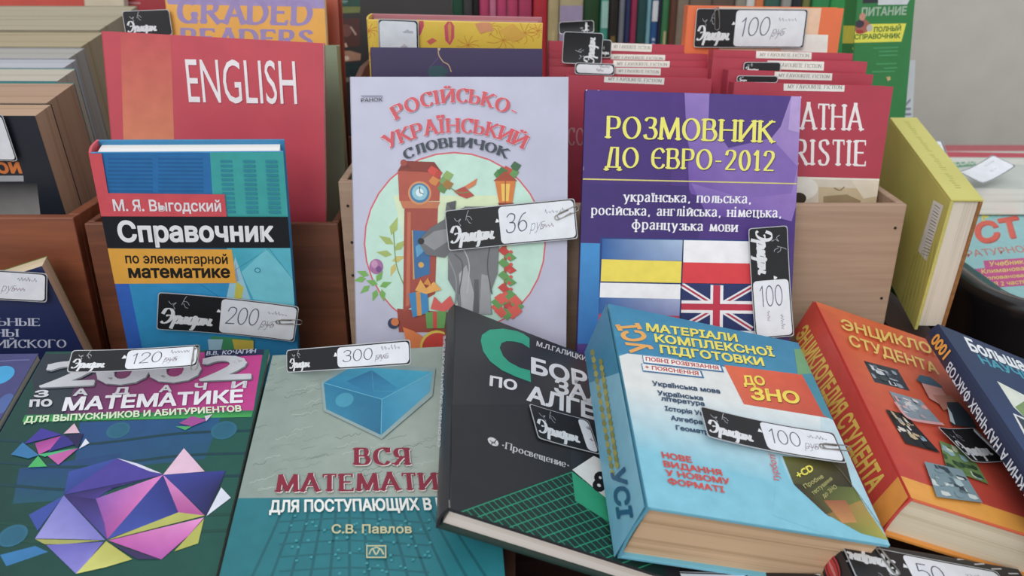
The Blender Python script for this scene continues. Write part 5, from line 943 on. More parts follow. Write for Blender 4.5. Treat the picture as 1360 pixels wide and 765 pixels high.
{'name': 'maths_book', 'label': 'teal and pale grey maths book with a blue glass cube on its cover', 'loc': [-0.0857,0.4226,0.9069], 'rot': [12,0,4.71], 'size': [0.15,0.212,0.012], 'cover': '#127884', 'front': [('cover_picture',[('P',['#90a098','#a2b0a6','#acb8ac','#8c9c94'],[(-83.7,119.5),(90.4,105.1),(79.7,-35.3),(-78.9,-23.7)]),('P',['#127a86','#0f7482','#12808a','#0c7078'],[(-79,-23.2),(98.2,-35.9),(89.7,-115),(-79.9,-101)]),('S','#7a8a80',0.4,[(-74,69.4),(-72.3,68.5),(-70.8,69.7),(-69,68.4),(-67.8,71.4),(-66.1,70.7),(-64.6,71.6),(-62.9,71.1)],True),('S','#84948a',0.4,[(-45.6,-4.7),(-44.4,-3),(-43.1,-2.9),(-41.7,-3.1),(-40.3,-2.9),(-39,-2.8),(-37.6,-2.4),(-36.5,-0.4),(-35.1,-1),(-33.7,-0.8),(-32.4,0),(-31.2,1.1),(-29.8,0.9)],True),('S','#8a988c',0.4,[(-14.7,-11.1),(-13.2,-10),(-11.7,-10.7),(-10.3,-9.3),(-8.7,-9.5),(-7.2,-9),(-5.7,-9)],True),('S','#b4c0b6',0.4,[(-55.2,66.6),(-53.8,68),(-52.3,67.9),(-50.9,68.5),(-49.5,69.4),(-47.9,68.2),(-46.7,70.7),(-45.2,70.7),(-43.8,71.7),(-42.2,71.1),(-40.8,72.5),(-39.4,72.8)],True),('S','#7a8a80',0.4,[(-40.3,3.4),(-39,3.9),(-37.8,5.1),(-36.4,4.7),(-35,4.3),(-33.8,6.1),(-32.3,4.6),(-31.1,6.2),(-29.8,7.1),(-28.4,6.6)],True),('S','#b4c0b6',0.4,[(-46.1,53.2),(-44.7,53.6),(-43.3,54.5),(-42.1,56.5),(-40.5,55.6),(-39,55.4),(-37.8,57.3),(-36.3,57.9)],True),('S','#b4c0b6',0.4,[(-60.6,23.1),(-59,22.1),(-57.8,23.4),(-56.5,23.9),(-55.2,24.8),(-53.5,23.1),(-52.3,24.8),(-51,25.6),(-49.7,26.4),(-48.3,26.7)],True),('S','#7a8a80',0.4,[(-83.4,81.5),(-81.7,80.9),(-80.1,80.8),(-78.8,82.2),(-77,81.2),(-75.7,83.1),(-74.3,84.2),(-72.7,84.2),(-71.3,85.8)],True),('S','#b4c0b6',0.4,[(-53.4,43.6),(-51.9,44.3),(-50.4,44.1),(-48.8,43.8),(-47.2,43.5),(-45.8,44.7),(-44.3,45.4),(-42.8,45.5),(-41.1,44.5),(-39.8,46.2),(-38.3,47),(-36.6,46.2)],True),('S','#7a8a80',0.4,[(-2.9,-21.7),(-1.5,-20.6),(-0.1,-20.6),(1.3,-21.6),(2.7,-21.4),(4.1,-21.2),(5.4,-19.8),(6.8,-20.1),(8.2,-20.1),(9.6,-19.5),(11,-19.6),(12.4,-18.8)],True),('S','#b4c0b6',0.4,[(-1.4,12),(0.3,10.3),(1.8,10.6),(3.2,11.6),(4.7,13.2),(6.2,11.6),(7.7,13.5)],True),('S','#b4c0b6',0.4,[(-1.3,-22.5),(0.2,-22.5),(1.8,-22.4),(3.3,-20.6),(4.8,-19.8)],True),('S','#b4c0b6',0.4,[(-70.4,-12.7),(-69.2,-11.7),(-67.8,-12),(-66.7,-10.2),(-65.2,-10.8),(-63.9,-9.7),(-62.4,-10.4),(-61.1,-9.8),(-59.9,-8.8),(-58.5,-8.5),(-57.3,-7.1),(-56,-6.7)],True),('S','#6c7c72',0.4,[(-23.8,20.9),(-22.3,21.1),(-20.7,19.6),(-19.3,19.9),(-17.9,21.6),(-16.5,21.8),(-15.1,22.8),(-13.5,21.1),(-12.1,22.6),(-10.7,23.5),(-9.1,22.1),(-7.7,23.8)],True),('S','#8a988c',0.4,[(17.8,-2.6),(19.2,-1.3),(20.7,-2.2),(22.2,-0.5),(23.7,-0.7),(25.2,0.3),(26.7,0.3),(28.2,0.1)],True),('S','#8a988c',0.4,[(25.6,11.6),(27.1,10.5),(28.5,12.4),(29.9,12.9),(31.4,12.6),(32.9,13.4),(34.3,13.3),(35.8,13),(37.2,13.8)],True),('S','#8a988c',0.4,[(-52.9,98.3),(-51.3,99.9),(-49.6,99.9),(-47.7,98.7),(-46.2,100.6),(-44.4,99.9),(-42.6,99.8),(-41,101.3),(-39.3,101.7)],True),('S','#8a988c',0.4,[(-43.1,20.1),(-41.6,19.2),(-40.3,19.7),(-39,20.5),(-37.7,21.2),(-36.4,22.2),(-34.9,21.1),(-33.6,22.4),(-32.2,22.1),(-31,23.6),(-29.6,24.1),(-28.2,24.3),(-26.7,23.1)],True),('S','#84948a',0.4,[(-52.7,-15.6),(-51.4,-14.7),(-50,-14.2),(-48.6,-14.3),(-47.4,-12.6),(-45.9,-12.8),(-44.4,-13.3),(-43.2,-11.6),(-41.8,-11.4),(-40.2,-12.6)],True),('S','#7a8a80',0.4,[(32.6,8.3),(34.3,8),(36,7.4),(37.7,9.1),(39.4,8.2)],True),('S','#6c7c72',0.4,[(17.2,8.1),(18.6,8.8),(19.9,9.9),(21.3,10.3),(22.7,10.4),(24.1,10),(25.6,9.4),(27,9.9),(28.4,11.2),(29.8,11.5),(31.2,10.8)],True),('S','#8a988c',0.4,[(-68.5,97.5),(-67.1,99.1),(-65.4,99.6),(-63.9,101.1),(-62,100.1),(-60.4,100.7),(-58.5,99.7),(-57,101.1),(-55.4,102.3)],True),('S','#b4c0b6',0.4,[(23.8,-7.3),(25.2,-6.8),(26.6,-5.1),(28.1,-5),(29.5,-4.8),(31,-5.8),(32.5,-3.8),(33.9,-4.8),(35.4,-4.2),(36.8,-3.6),(38.3,-4.1)],True),('S','#7a8a80',0.4,[(-76.4,79.5),(-74.5,78.4),(-73,79.5),(-71.4,80.1),(-69.7,80.6)],True),('S','#7a8a80',0.4,[(-69.6,76.1),(-68,76.3),(-66.4,76.8),(-64.8,77.8),(-63.2,78.5),(-61.8,80),(-59.9,78.7),(-58.4,80.2)],True),('S','#b4c0b6',0.4,[(-69.5,90.6),(-68,91.8),(-66.4,92),(-65,93.2),(-63.4,94),(-61.5,92),(-60.2,94.5),(-58.5,93.9),(-57,95.4),(-55.3,94.6),(-53.9,97.1),(-52.3,97.6)],True),('S','#8a988c',0.4,[(-76.4,23.1),(-74.8,22.2),(-73.4,22.2),(-72.1,23.3),(-70.7,23.3),(-69.3,23.7),(-68.1,25.4)],True),('S','#8a988c',0.4,[(15.7,-12.1),(17.1,-10.6),(18.5,-11.4),(19.8,-10.8),(21.2,-9.6),(22.6,-9.9),(23.9,-9.7),(25.3,-8),(26.7,-8.4),(28.1,-8.5)],True),('S','#7a8a80',0.4,[(9.3,16.6),(10.8,16.9),(12.2,17.2),(13.6,18),(15.1,18.2),(16.5,18.7),(18,19.1),(19.5,18.4),(20.9,20.1)],True),('S','#8a988c',0.4,[(-50.2,20.7),(-48.9,21.6),(-47.8,23.3),(-46.2,21.8),(-44.9,22.6),(-43.7,23.7),(-42.5,25.3)],True),('S','#7a8a80',0.4,[(-6.9,-8.1),(-5.4,-9.1),(-4,-7.7),(-2.6,-7.3),(-1.2,-7.9),(0.2,-6.7),(1.6,-7.6),(3,-6.9),(4.4,-6),(5.8,-5.1)],True),('S','#6c7c72',0.4,[(-60.7,62.1),(-58.9,60.4),(-57.5,60.7),(-56.2,62.8),(-54.6,62),(-53.3,63.4),(-51.7,63.2),(-50.2,63.1),(-48.9,64.9),(-47.3,64.6),(-46,66)],True),('S','#6c7c72',0.4,[(-76.6,33.7),(-75.2,34.8),(-73.5,33.8),(-72.1,34.6),(-70.7,35.4),(-69.2,35.6),(-67.7,35.5)],True),('S','#84948a',0.4,[(-60.2,66),(-58.5,64.9),(-57,66.2),(-55.5,66.8),(-53.8,66.1),(-52.4,67.5),(-50.6,66.1),(-49.2,67.7),(-47.4,66.7),(-46,67.8)],True),('S','#8a988c',0.4,[(11.8,-0.8),(13.2,-0.5),(14.6,-1.5),(15.9,-0.3),(17.3,0.5),(18.7,-0.4),(20,1.7),(21.4,1.9),(22.7,0.7),(24.1,1.1),(25.5,2)],True),('S','#b4c0b6',0.4,[(-65,-17.4),(-63.8,-17.3),(-62.5,-16.9),(-61.2,-17.4),(-59.9,-17.2),(-58.6,-17),(-57.4,-16.4),(-56.1,-16.9),(-54.8,-16.8),(-53.5,-16.4),(-52.5,-14.7),(-51.2,-14.7),(-49.9,-14.5)],True),('S','#6c7c72',0.4,[(-41,50.3),(-39.8,52.5),(-38.2,52),(-36.9,53.5),(-35.4,53.6),(-33.8,53.4),(-32.2,52.8),(-30.9,54),(-29.3,53.7),(-27.8,53),(-26.3,53.3)],True),('S','#8a988c',0.4,[(12.1,-5.9),(13.7,-5.5),(15.2,-5.4),(16.7,-4.5),(18.2,-4),(19.8,-5.4)],True),('S','#8a988c',0.4,[(-30,5.8),(-28.6,6.1),(-27.2,6.3),(-25.7,5.6),(-24.5,7.3),(-22.9,6)],True),('S','#b4c0b6',0.4,[(-46.4,65.4),(-44.7,64.8),(-43.3,66.9),(-41.7,67.6),(-40,67.6)],True),('S','#8a988c',0.4,[(-45.8,73.5),(-44.5,75.7),(-43,75.9),(-41.5,75.7),(-40,76.1),(-38.6,77),(-37,76.1),(-35.7,78.2),(-34.2,77.9),(-32.8,79.3),(-31.1,77.6)],True),('S','#8a988c',0.4,[(32,14.3),(33.5,15.3),(35.1,16.1),(36.6,15.1),(38.2,15.9),(39.7,17.7)],True),('S','#84948a',0.4,[(-57.6,-4.1),(-56,-4.5),(-54.7,-2.9),(-53.1,-3.1),(-51.7,-2.4),(-50.1,-2.9)],True),('S','#7a8a80',0.4,[(21.7,-23.1),(23.2,-23.2),(24.7,-23.5),(26.1,-22.1),(27.6,-21.4),(29.1,-22),(30.6,-21.9)],True),('S','#6c7c72',0.4,[(-70.8,1.4),(-69.5,3),(-67.7,1.9),(-66.2,2.2),(-64.6,2.4),(-63.4,4.8)],True),('S','#7a8a80',0.4,[(-55.4,98.7),(-53.9,99.7),(-52.3,100.7),(-50.6,101.1),(-48.9,100.2),(-47.4,102.5),(-45.8,103),(-44.1,103.2),(-42.2,101.4)],True),('S','#8a988c',0.4,[(-62.3,15.9),(-60.7,14.3),(-59.6,16.4),(-58,15.3),(-56.7,16.2),(-55.4,16.8),(-54.1,17.4),(-52.7,17.6),(-51.2,17),(-49.9,17.8)],True),('S','#b4c0b6',0.4,[(-51.4,27.7),(-50.1,29.1),(-48.8,30.9),(-47.2,30.1),(-45.6,29.6),(-44.4,31.6),(-42.9,31.3),(-41.4,31.8),(-40,32.2),(-38.5,32.4)],True),('S','#84948a',0.4,[(-54.5,-15.9),(-53.1,-15.3),(-51.6,-15.2),(-50.3,-14.3),(-48.7,-15.2),(-47.4,-13.6)],True),('S','#6c7c72',0.4,[(-61,86.8),(-59.5,87.4),(-57.5,85.4),(-56.3,88.4),(-54.7,88.9),(-52.8,87),(-51.5,89.8),(-49.6,88.4),(-48.1,89.1),(-46.5,90.5),(-44.9,90.8),(-43.1,89.3)],True),('S','#84948a',0.4,[(-54.5,46.4),(-53.2,47.1),(-51.9,48.2),(-50.4,48.1),(-49,47.9),(-47.5,48.3),(-46.2,49.2),(-44.6,48.2),(-43.4,50.1)],True),('S','#6c7c72',0.4,[(-41.8,68.5),(-40.2,67.9),(-38.5,67.3),(-37,68.1),(-35.4,68.6),(-33.7,67.8),(-32.3,69.5),(-30.6,69),(-29.1,70.2)],True),('S','#b4c0b6',0.4,[(-83.5,72.4),(-82,73.2),(-80.2,72.3),(-78.8,74.2),(-77.2,74.7),(-75.7,75.5),(-73.9,74.8)],True),('S','#b4c0b6',0.4,[(4.7,-16.5),(6,-15.9),(7.3,-15.3),(8.7,-14.4),(10,-14.7),(11.3,-14.7),(12.6,-13.7),(14,-13.5),(15.3,-13.8),(16.6,-12.2),(17.9,-11.9),(19.3,-11)],True),('S','#6c7c72',0.4,[(-5.9,-13.3),(-4.6,-11.8),(-3.3,-12),(-1.9,-12.5),(-0.7,-11.2),(0.7,-11),(2,-11),(3.3,-10.3),(4.6,-10.8),(6,-10.3),(7.2,-9.1)],True),('S','#8a988c',0.4,[(-53.7,4.5),(-52.5,5.2),(-51.1,5.4),(-49.7,5.1),(-48.4,5.9),(-47.1,6.3),(-45.7,6.3),(-44.4,6.8)],True),('S','#7a8a80',0.4,[(-37.5,3.9),(-36,4.4),(-34.7,5.5),(-33.2,5.1),(-31.9,6.3),(-30.4,5.6),(-29,6.9),(-27.6,7.5),(-26,5.8)],True),('S','#84948a',0.4,[(-40.6,-8.3),(-38.9,-9.4),(-37.4,-9.1),(-36,-8.3),(-34.5,-7.4)],True),('S','#6c7c72',0.4,[(-82.8,94.2),(-81.1,93),(-79.9,95.4),(-78.2,94.2),(-76.9,95.8),(-75.5,96.7),(-73.9,96.5),(-72.2,95.2),(-70.9,97.2)],True),('S','#84948a',0.4,[(-36.4,-13.6),(-35.1,-12.8),(-33.5,-14.3),(-32.1,-13.7),(-31,-11.6),(-29.4,-12.7),(-28.2,-10.9),(-26.7,-11.8),(-25.4,-10),(-23.9,-11)],True),('S','#b4c0b6',0.4,[(2.8,-1.1),(4.1,-0.2),(5.5,-0.6),(6.8,-0.5),(8.1,1.6),(9.4,1.9)],True),('S','#8a988c',0.4,[(-16.9,-10.2),(-15.5,-10.8),(-14.2,-9.2),(-12.8,-9.5),(-11.5,-8.5),(-10.1,-9.1),(-8.7,-8),(-7.3,-8.4),(-5.9,-8.2),(-4.5,-7.7),(-3.2,-6.2),(-1.8,-6.6)],True),('S','#8a988c',0.4,[(-62.5,14.5),(-61.1,15.6),(-59.7,17),(-58.1,16.8),(-56.6,17.6),(-54.9,17.1)],True),('S','#84948a',0.4,[(-54.5,2.8),(-53.2,3.7),(-52,4.3),(-50.6,4.1),(-49.1,3.5),(-47.8,3.9),(-46.5,4.5),(-45.1,4.6),(-43.8,4.4),(-42.5,5.1),(-41.1,5.2),(-39.9,6.3)],True),('S','#84948a',0.4,[(-52,-13.8),(-50.6,-13.6),(-49.1,-13.8),(-47.6,-13.8),(-46.1,-14.2),(-44.8,-13.2),(-43.4,-12.8),(-41.9,-13.7),(-40.5,-13)],True),('S','#7a8a80',0.4,[(12.3,-1.7),(13.7,-0.3),(15.2,-0.3),(16.6,-1.1),(18,0.1),(19.4,0.3),(20.9,0.6),(22.3,1.5),(23.7,2.3)],True),('S','#b4c0b6',0.4,[(-64.4,6.1),(-63.1,7.2),(-61.5,7.3),(-60.1,8.2),(-58.6,8.3),(-57,8.2),(-55.6,9.1)],True),('S','#7a8a80',0.4,[(-43.5,12.4),(-42.1,13.1),(-40.6,13),(-39.2,13.9),(-37.7,13.8),(-36.2,14),(-34.8,15.1)],True),('S','#b4c0b6',0.4,[(-64.8,-18.9),(-63.5,-18.5),(-62.2,-18.2),(-60.8,-17.9),(-59.4,-18.1),(-58.2,-17.4),(-56.9,-16.7),(-55.5,-17.1)],True),('S','#b4c0b6',0.4,[(9.2,-25.3),(10.5,-24.8),(11.9,-24.9),(13.2,-25.2),(14.5,-23.8),(15.9,-23.8),(17.3,-24.8),(18.6,-24),(20,-22.8),(21.3,-23.3),(22.7,-23.4)],True),('S','#b4c0b6',0.4,[(-7.6,5.4),(-6.3,5.5),(-4.8,4.7),(-3.5,5.1),(-2.3,7.3),(-0.9,7.3),(0.5,7)],True),('S','#7a8a80',0.4,[(10.8,-6.6),(12.1,-5.6),(13.5,-6.3),(14.8,-6),(16.2,-6.2),(17.5,-4.5),(18.8,-3.9),(20.2,-4.3),(21.6,-3.9),(22.9,-4)],True),('S','#7a8a80',0.4,[(-51.3,42),(-49.8,42.1),(-48.5,42.9),(-47,42.5),(-45.5,42.3),(-44.2,43.9)],True),('S','#84948a',0.4,[(-24.2,10.5),(-22.8,12.1),(-21.1,11.1),(-19.6,11.6),(-18,11.6),(-16.4,12.3)],True),('S','#b4c0b6',0.4,[(-17.6,6.1),(-16.4,7.3),(-15,7.7),(-13.7,7.5),(-12.3,8.4),(-10.9,7.7),(-9.7,9.2),(-8.3,9.8),(-6.9,9.3),(-5.6,9.7),(-4.2,9.2),(-2.8,9.7)],True),('S','#b4c0b6',0.4,[(-21.3,12.2),(-19.9,12.8),(-18.5,13.3),(-17.1,13.3),(-15.8,15.1),(-14.3,13.9),(-13,15.9),(-11.6,16.5),(-10.2,16),(-8.8,17.1)],True),('S','#0c626c',1.6,[(-48.2,-34.6),(-51.8,-52.2),(-58.7,-82.3)],True),('S','#0c626c',1.6,[(-40.6,-35.3),(-43.2,-52.9),(-48.2,-83.2)],True),('S','#0c626c',1.6,[(-33,-35.9),(-34.6,-53.6),(-37.8,-84.1)],True),('S','#0c626c',1.6,[(-25.3,-36.5),(-25.9,-54.4),(-27.3,-84.9)],True),('S','#0c626c',1.6,[(-17.7,-37.2),(-17.3,-55.1),(-16.8,-85.8)],True),('S','#0c626c',1.6,[(-10.1,-37.8),(-8.7,-55.8),(-6.3,-86.7)],True),('S','#0c626c',1.6,[(-2.5,-38.4),(-0.1,-56.5),(4.2,-87.5)],True),('S','#0c626c',1.6,[(5.2,-39),(8.6,-57.2),(14.7,-88.4)],True),('S','#0c626c',1.6,[(12.8,-39.7),(17.2,-57.9),(25.1,-89.2)],True),('S','#0c626c',1.6,[(20.4,-40.3),(25.8,-58.6),(35.6,-90.1)],True),('S','#0c626c',1.6,[(28.1,-40.9),(34.4,-59.3),(46.1,-91)],True),('S','#0c626c',1.6,[(35.7,-41.6),(43.1,-60),(56.6,-91.8)],True),('S','#0c626c',1.6,[(43.3,-42.2),(51.7,-60.7),(67.1,-92.7)],True),('S','#0d6670',1.2,[(-48.8,-42.8),(-7.9,-43.5),(35.3,-50.6)],True),('S','#0d6670',1.2,[(-47.7,-50.6),(-7.3,-51.3),(35.3,-58.3)],True),('S','#0d6670',1.2,[(-46.6,-58.2),(-6.7,-59),(35.3,-65.8)],True),('S','#0d6670',1.2,[(-45.4,-66.7),(-6.1,-67.4),(35.3,-74.1)],True),('S','#0d6670',1.2,[(-44,-75.9),(-5.4,-76.7),(35.3,-83.2)],True),('P','#2f96a0',[(-31.9,-56.1),(-30.3,-56),(-30.1,-57.6),(-31.7,-57.6)]),('P','#2f96a0',[(-12.8,-79.1),(-11.3,-79),(-11.1,-80.4),(-12.6,-80.5)]),('P','#2f96a0',[(-36.8,-60.3),(-35.3,-60.2),(-35.1,-61.7),(-36.6,-61.8)]),('P','#2f96a0',[(-7.4,-48.4),(-5.8,-48.3),(-5.7,-49.8),(-7.3,-49.9)]),('P','#2f96a0',[(-16.4,-56),(-14.8,-55.9),(-14.7,-57.4),(-16.2,-57.5)]),('P','#2f96a0',[(-14.8,-64),(-13.2,-63.9),(-13.1,-65.4),(-14.6,-65.4)]),('P','#2f96a0',[(0.5,-61.6),(2,-61.5),(2.1,-63),(0.6,-63.1)]),('P','#2f96a0',[(-8.2,-66.6),(-6.6,-66.5),(-6.5,-68),(-8.1,-68)]),('P','#2f96a0',[(-6.2,-46.9),(-4.6,-46.8),(-4.5,-48.4),(-6,-48.5)]),('P','#2f96a0',[(8.2,-59.9),(9.8,-59.8),(9.8,-61.3),(8.3,-61.4)]),('P','#2f96a0',[(23.5,-49.6),(25.1,-49.6),(25.1,-51.1),(23.5,-51.2)]),('P','#2f96a0',[(-0.8,-54.7),(0.8,-54.6),(0.9,-56.1),(-0.7,-56.2)]),('P','#2f96a0',[(7.2,-76),(8.7,-75.9),(8.8,-77.3),(7.2,-77.4)]),('P','#2f96a0',[(8,-66.4),(9.6,-66.3),(9.6,-67.8),(8.1,-67.9)]),('P','#2f96a0',[(29.9,-54.1),(31.4,-54),(31.4,-55.6),(29.9,-55.7)]),('P','#2f96a0',[(35,-63.3),(36.5,-63.2),(36.5,-64.7),(35,-64.8)]),('P','#2f96a0',[(5.8,-48.1),(7.4,-48),(7.5,-49.6),(5.9,-49.7)]),('P','#2f96a0',[(-42.5,-45.4),(-41,-45.3),(-40.8,-46.8),(-42.3,-46.9)]),('P','#2f96a0',[(-1.1,-52.2),(0.5,-52.1),(0.5,-53.6),(-1,-53.7)]),('P','#2f96a0',[(18.8,-50.2),(20.4,-50.1),(20.5,-51.7),(18.9,-51.8)]),('P','#2f96a0',[(9.7,-79.3),(11.2,-79.2),(11.2,-80.7),(9.7,-80.7)]),('P','#2f96a0',[(12,-80.4),(13.5,-80.3),(13.5,-81.7),(12,-81.8)]),('P','#2f96a0',[(21.9,-78.7),(23.4,-78.6),(23.4,-80),(21.9,-80.1)]),('P','#2f96a0',[(-39.8,-60),(-38.3,-60),(-38.1,-61.5),(-39.6,-61.5)]),('P','#2f96a0',[(-19.8,-58.8),(-18.3,-58.7),(-18.1,-60.2),(-19.7,-60.3)]),('P','#2f96a0',[(14.4,-73.2),(15.9,-73.1),(16,-74.6),(14.4,-74.7)]),('P','#2f96a0',[(-28.5,-47),(-26.9,-46.9),(-26.8,-48.5),(-28.4,-48.6)]),('P','#2f96a0',[(-36.3,-69.4),(-34.8,-69.3),(-34.6,-70.7),(-36.1,-70.8)]),('P','#2f96a0',[(21,-47.7),(22.6,-47.6),(22.7,-49.2),(21.1,-49.3)]),('P','#2f96a0',[(-34.1,-45.1),(-32.5,-45),(-32.4,-46.6),(-33.9,-46.7)]),('P','#2f96a0',[(34.5,-48),(36.1,-47.9),(36.1,-49.5),(34.5,-49.5)]),('P','#2f96a0',[(3,-77.9),(4.5,-77.8),(4.5,-79.2),(3,-79.3)]),('P','#2f96a0',[(-28.8,-67.8),(-27.3,-67.7),(-27.1,-69.2),(-28.6,-69.2)]),('P','#2f96a0',[(-15.9,-67.2),(-14.4,-67.1),(-14.2,-68.6),(-15.8,-68.7)]),('P','#2f96a0',[(-7.4,-47.8),(-5.8,-47.7),(-5.7,-49.3),(-7.3,-49.4)]),('P','#2f96a0',[(27.3,-65.2),(28.8,-65.1),(28.8,-66.6),(27.3,-66.6)]),('P','#2f96a0',[(33.9,-69.5),(35.5,-69.4),(35.5,-70.9),(33.9,-71)]),('P','#2f96a0',[(32.2,-71.7),(33.7,-71.6),(33.7,-73.1),(32.2,-73.1)]),('P','#2f96a0',[(-41.2,-38.9),(-39.6,-38.8),(-39.4,-40.4),(-41,-40.5)]),('P','#2f96a0',[(34.7,-72.3),(36.2,-72.3),(36.2,-73.7),(34.7,-73.8)]),('P','#2f96a0',[(19.4,-77.8),(20.9,-77.7),(20.9,-79.1),(19.4,-79.2)]),('P','#2f96a0',[(-14,-69.9),(-12.5,-69.8),(-12.3,-71.2),(-13.9,-71.3)]),('P','#2f96a0',[(6.8,-45.2),(8.4,-45.1),(8.5,-46.7),(6.9,-46.8)]),('P','#2f96a0',[(0.3,-79.7),(1.8,-79.6),(1.9,-81),(0.4,-81.1)]),('P','#2f96a0',[(1.3,-74.3),(2.8,-74.2),(2.9,-75.7),(1.4,-75.7)]),('P','#2f96a0',[(-38.2,-56.3),(-36.6,-56.2),(-36.5,-57.8),(-38,-57.8)]),('P','#2f96a0',[(-3.2,-64.8),(-1.7,-64.8),(-1.6,-66.2),(-3.1,-66.3)]),('P','#2f96a0',[(23.2,-64.4),(24.8,-64.3),(24.8,-65.8),(23.3,-65.9)]),('P','#2f96a0',[(1.4,-63.8),(3,-63.7),(3,-65.2),(1.5,-65.2)]),('P','#2f96a0',[(9.9,-66.9),(11.5,-66.8),(11.6,-68.3),(10,-68.4)]),('P','#2f96a0',[(-12.8,-53.1),(-11.2,-53),(-11.1,-54.5),(-12.6,-54.6)]),('P','#2f96a0',[(24.5,-59),(26.1,-58.9),(26.1,-60.4),(24.6,-60.5)]),('P','#2f96a0',[(12.5,-54.6),(14.1,-54.5),(14.1,-56),(12.5,-56.1)]),('P','#2f96a0',[(34.3,-54.1),(35.9,-54),(35.9,-55.5),(34.3,-55.6)]),('P','#2f96a0',[(-10.5,-56.7),(-9,-56.6),(-8.9,-58.1),(-10.4,-58.2)]),('P','#2f96a0',[(25.9,-74.2),(27.4,-74.1),(27.4,-75.5),(25.9,-75.6)]),('P','#2f96a0',[(-23.5,-50.5),(-22,-50.4),(-21.8,-51.9),(-23.4,-52)]),('P','#2f96a0',[(15.1,-62),(16.7,-61.9),(16.8,-63.4),(15.2,-63.5)]),('P','#2f96a0',[(-30.7,-44.5),(-29.1,-44.4),(-29,-46),(-30.5,-46.1)]),('P','#2f96a0',[(13.7,-70.4),(15.3,-70.3),(15.3,-71.8),(13.8,-71.9)])]),('cube_picture',[('P','#8fa8a8',[(-37.6,74.2),(-22.3,91.7),(39.8,81.8),(37.5,53.6),(5.9,16.5),(-32.9,45)]),('P',['#1c84b0','#2fb0d4','#36b6d8','#1a80ac'],[(-35.7,72.4),(-17.6,88.2),(37.6,77.9),(4.2,52.9)]),('P',['#1f7fa6','#1a789e','#1a6e94','#2a8aac'],[(-35.7,72.4),(4.2,52.9),(5.2,19.9),(-31.4,46.4)]),('P',['#2a92b8','#56b4d4','#48a8cc','#1f86ac'],[(4.2,52.9),(37.6,77.2),(35.6,57.5),(5.2,19.9)]),('P',['#1a7cac','#1f8cb4'],[(-20.8,72.8),(-4.1,83),(14,63.4),(4.2,52.9)]),('E','#3c9cba',-20.3,54.3,5.9,6.9),('S','#6cc4dc',0.5,[(-35.7,72.4),(4.2,52.9),(37.6,77.2)],False),('S','#5ab4cc',0.5,[(4.2,52.9),(5.2,19.9)],False),('S','#4caac8',0.3,[(-4.3,85.4),(-1.7,61.5),(35.4,57.5)],False)],'blue glass cube'),('title_lettering',[('T','ВСЯ',-10,-4.4,25.2,-7.3,-1,13.5,'#d8ccc8','R'),('T','МАТЕМАТИКА',-53.7,-22,65.5,-29.6,-1.1,12.9,'#d8ccc8','R'),('T','ВСЯ',-10.6,-3.6,24.6,-6.5,-1,13.3,'#8c1d38','R'),('T','МАТЕМАТИКА',-54.4,-21.2,65.2,-28.9,-1.1,12.6,'#8c1d38','R')],'dark red serif title'),('subtitle_lettering',[('T','ДЛЯ ПОСТУПАЮЩИХ В ВУЗЫ',-55.1,-36.6,60.8,-43.9,-1.1,9.1,'#eceee8','X'),('T','С.В. Павлов',-18.5,-54.1,25.8,-57.7,-0.4,6.2,'#c8c698','x')]),('publisher_emblem',[('P','#c8c698',[(1.1,-63.6),(12,-64.5),(12.4,-72.9),(1.6,-72)]),('P','#12747e',[(1.8,-64.5),(11.4,-65.3),(11.6,-72),(2.2,-71.2)]),('S','#c8c698',0.8,[(3,-69.8),(4.5,-66.2),(6.8,-70.2),(8.7,-66.6),(10.9,-70.5)],True),('S','#c8c698',0.7,[(3.9,-67),(6.7,-65.6),(9.7,-67.5)],True)])], 'spine': '#2a3a3c'},
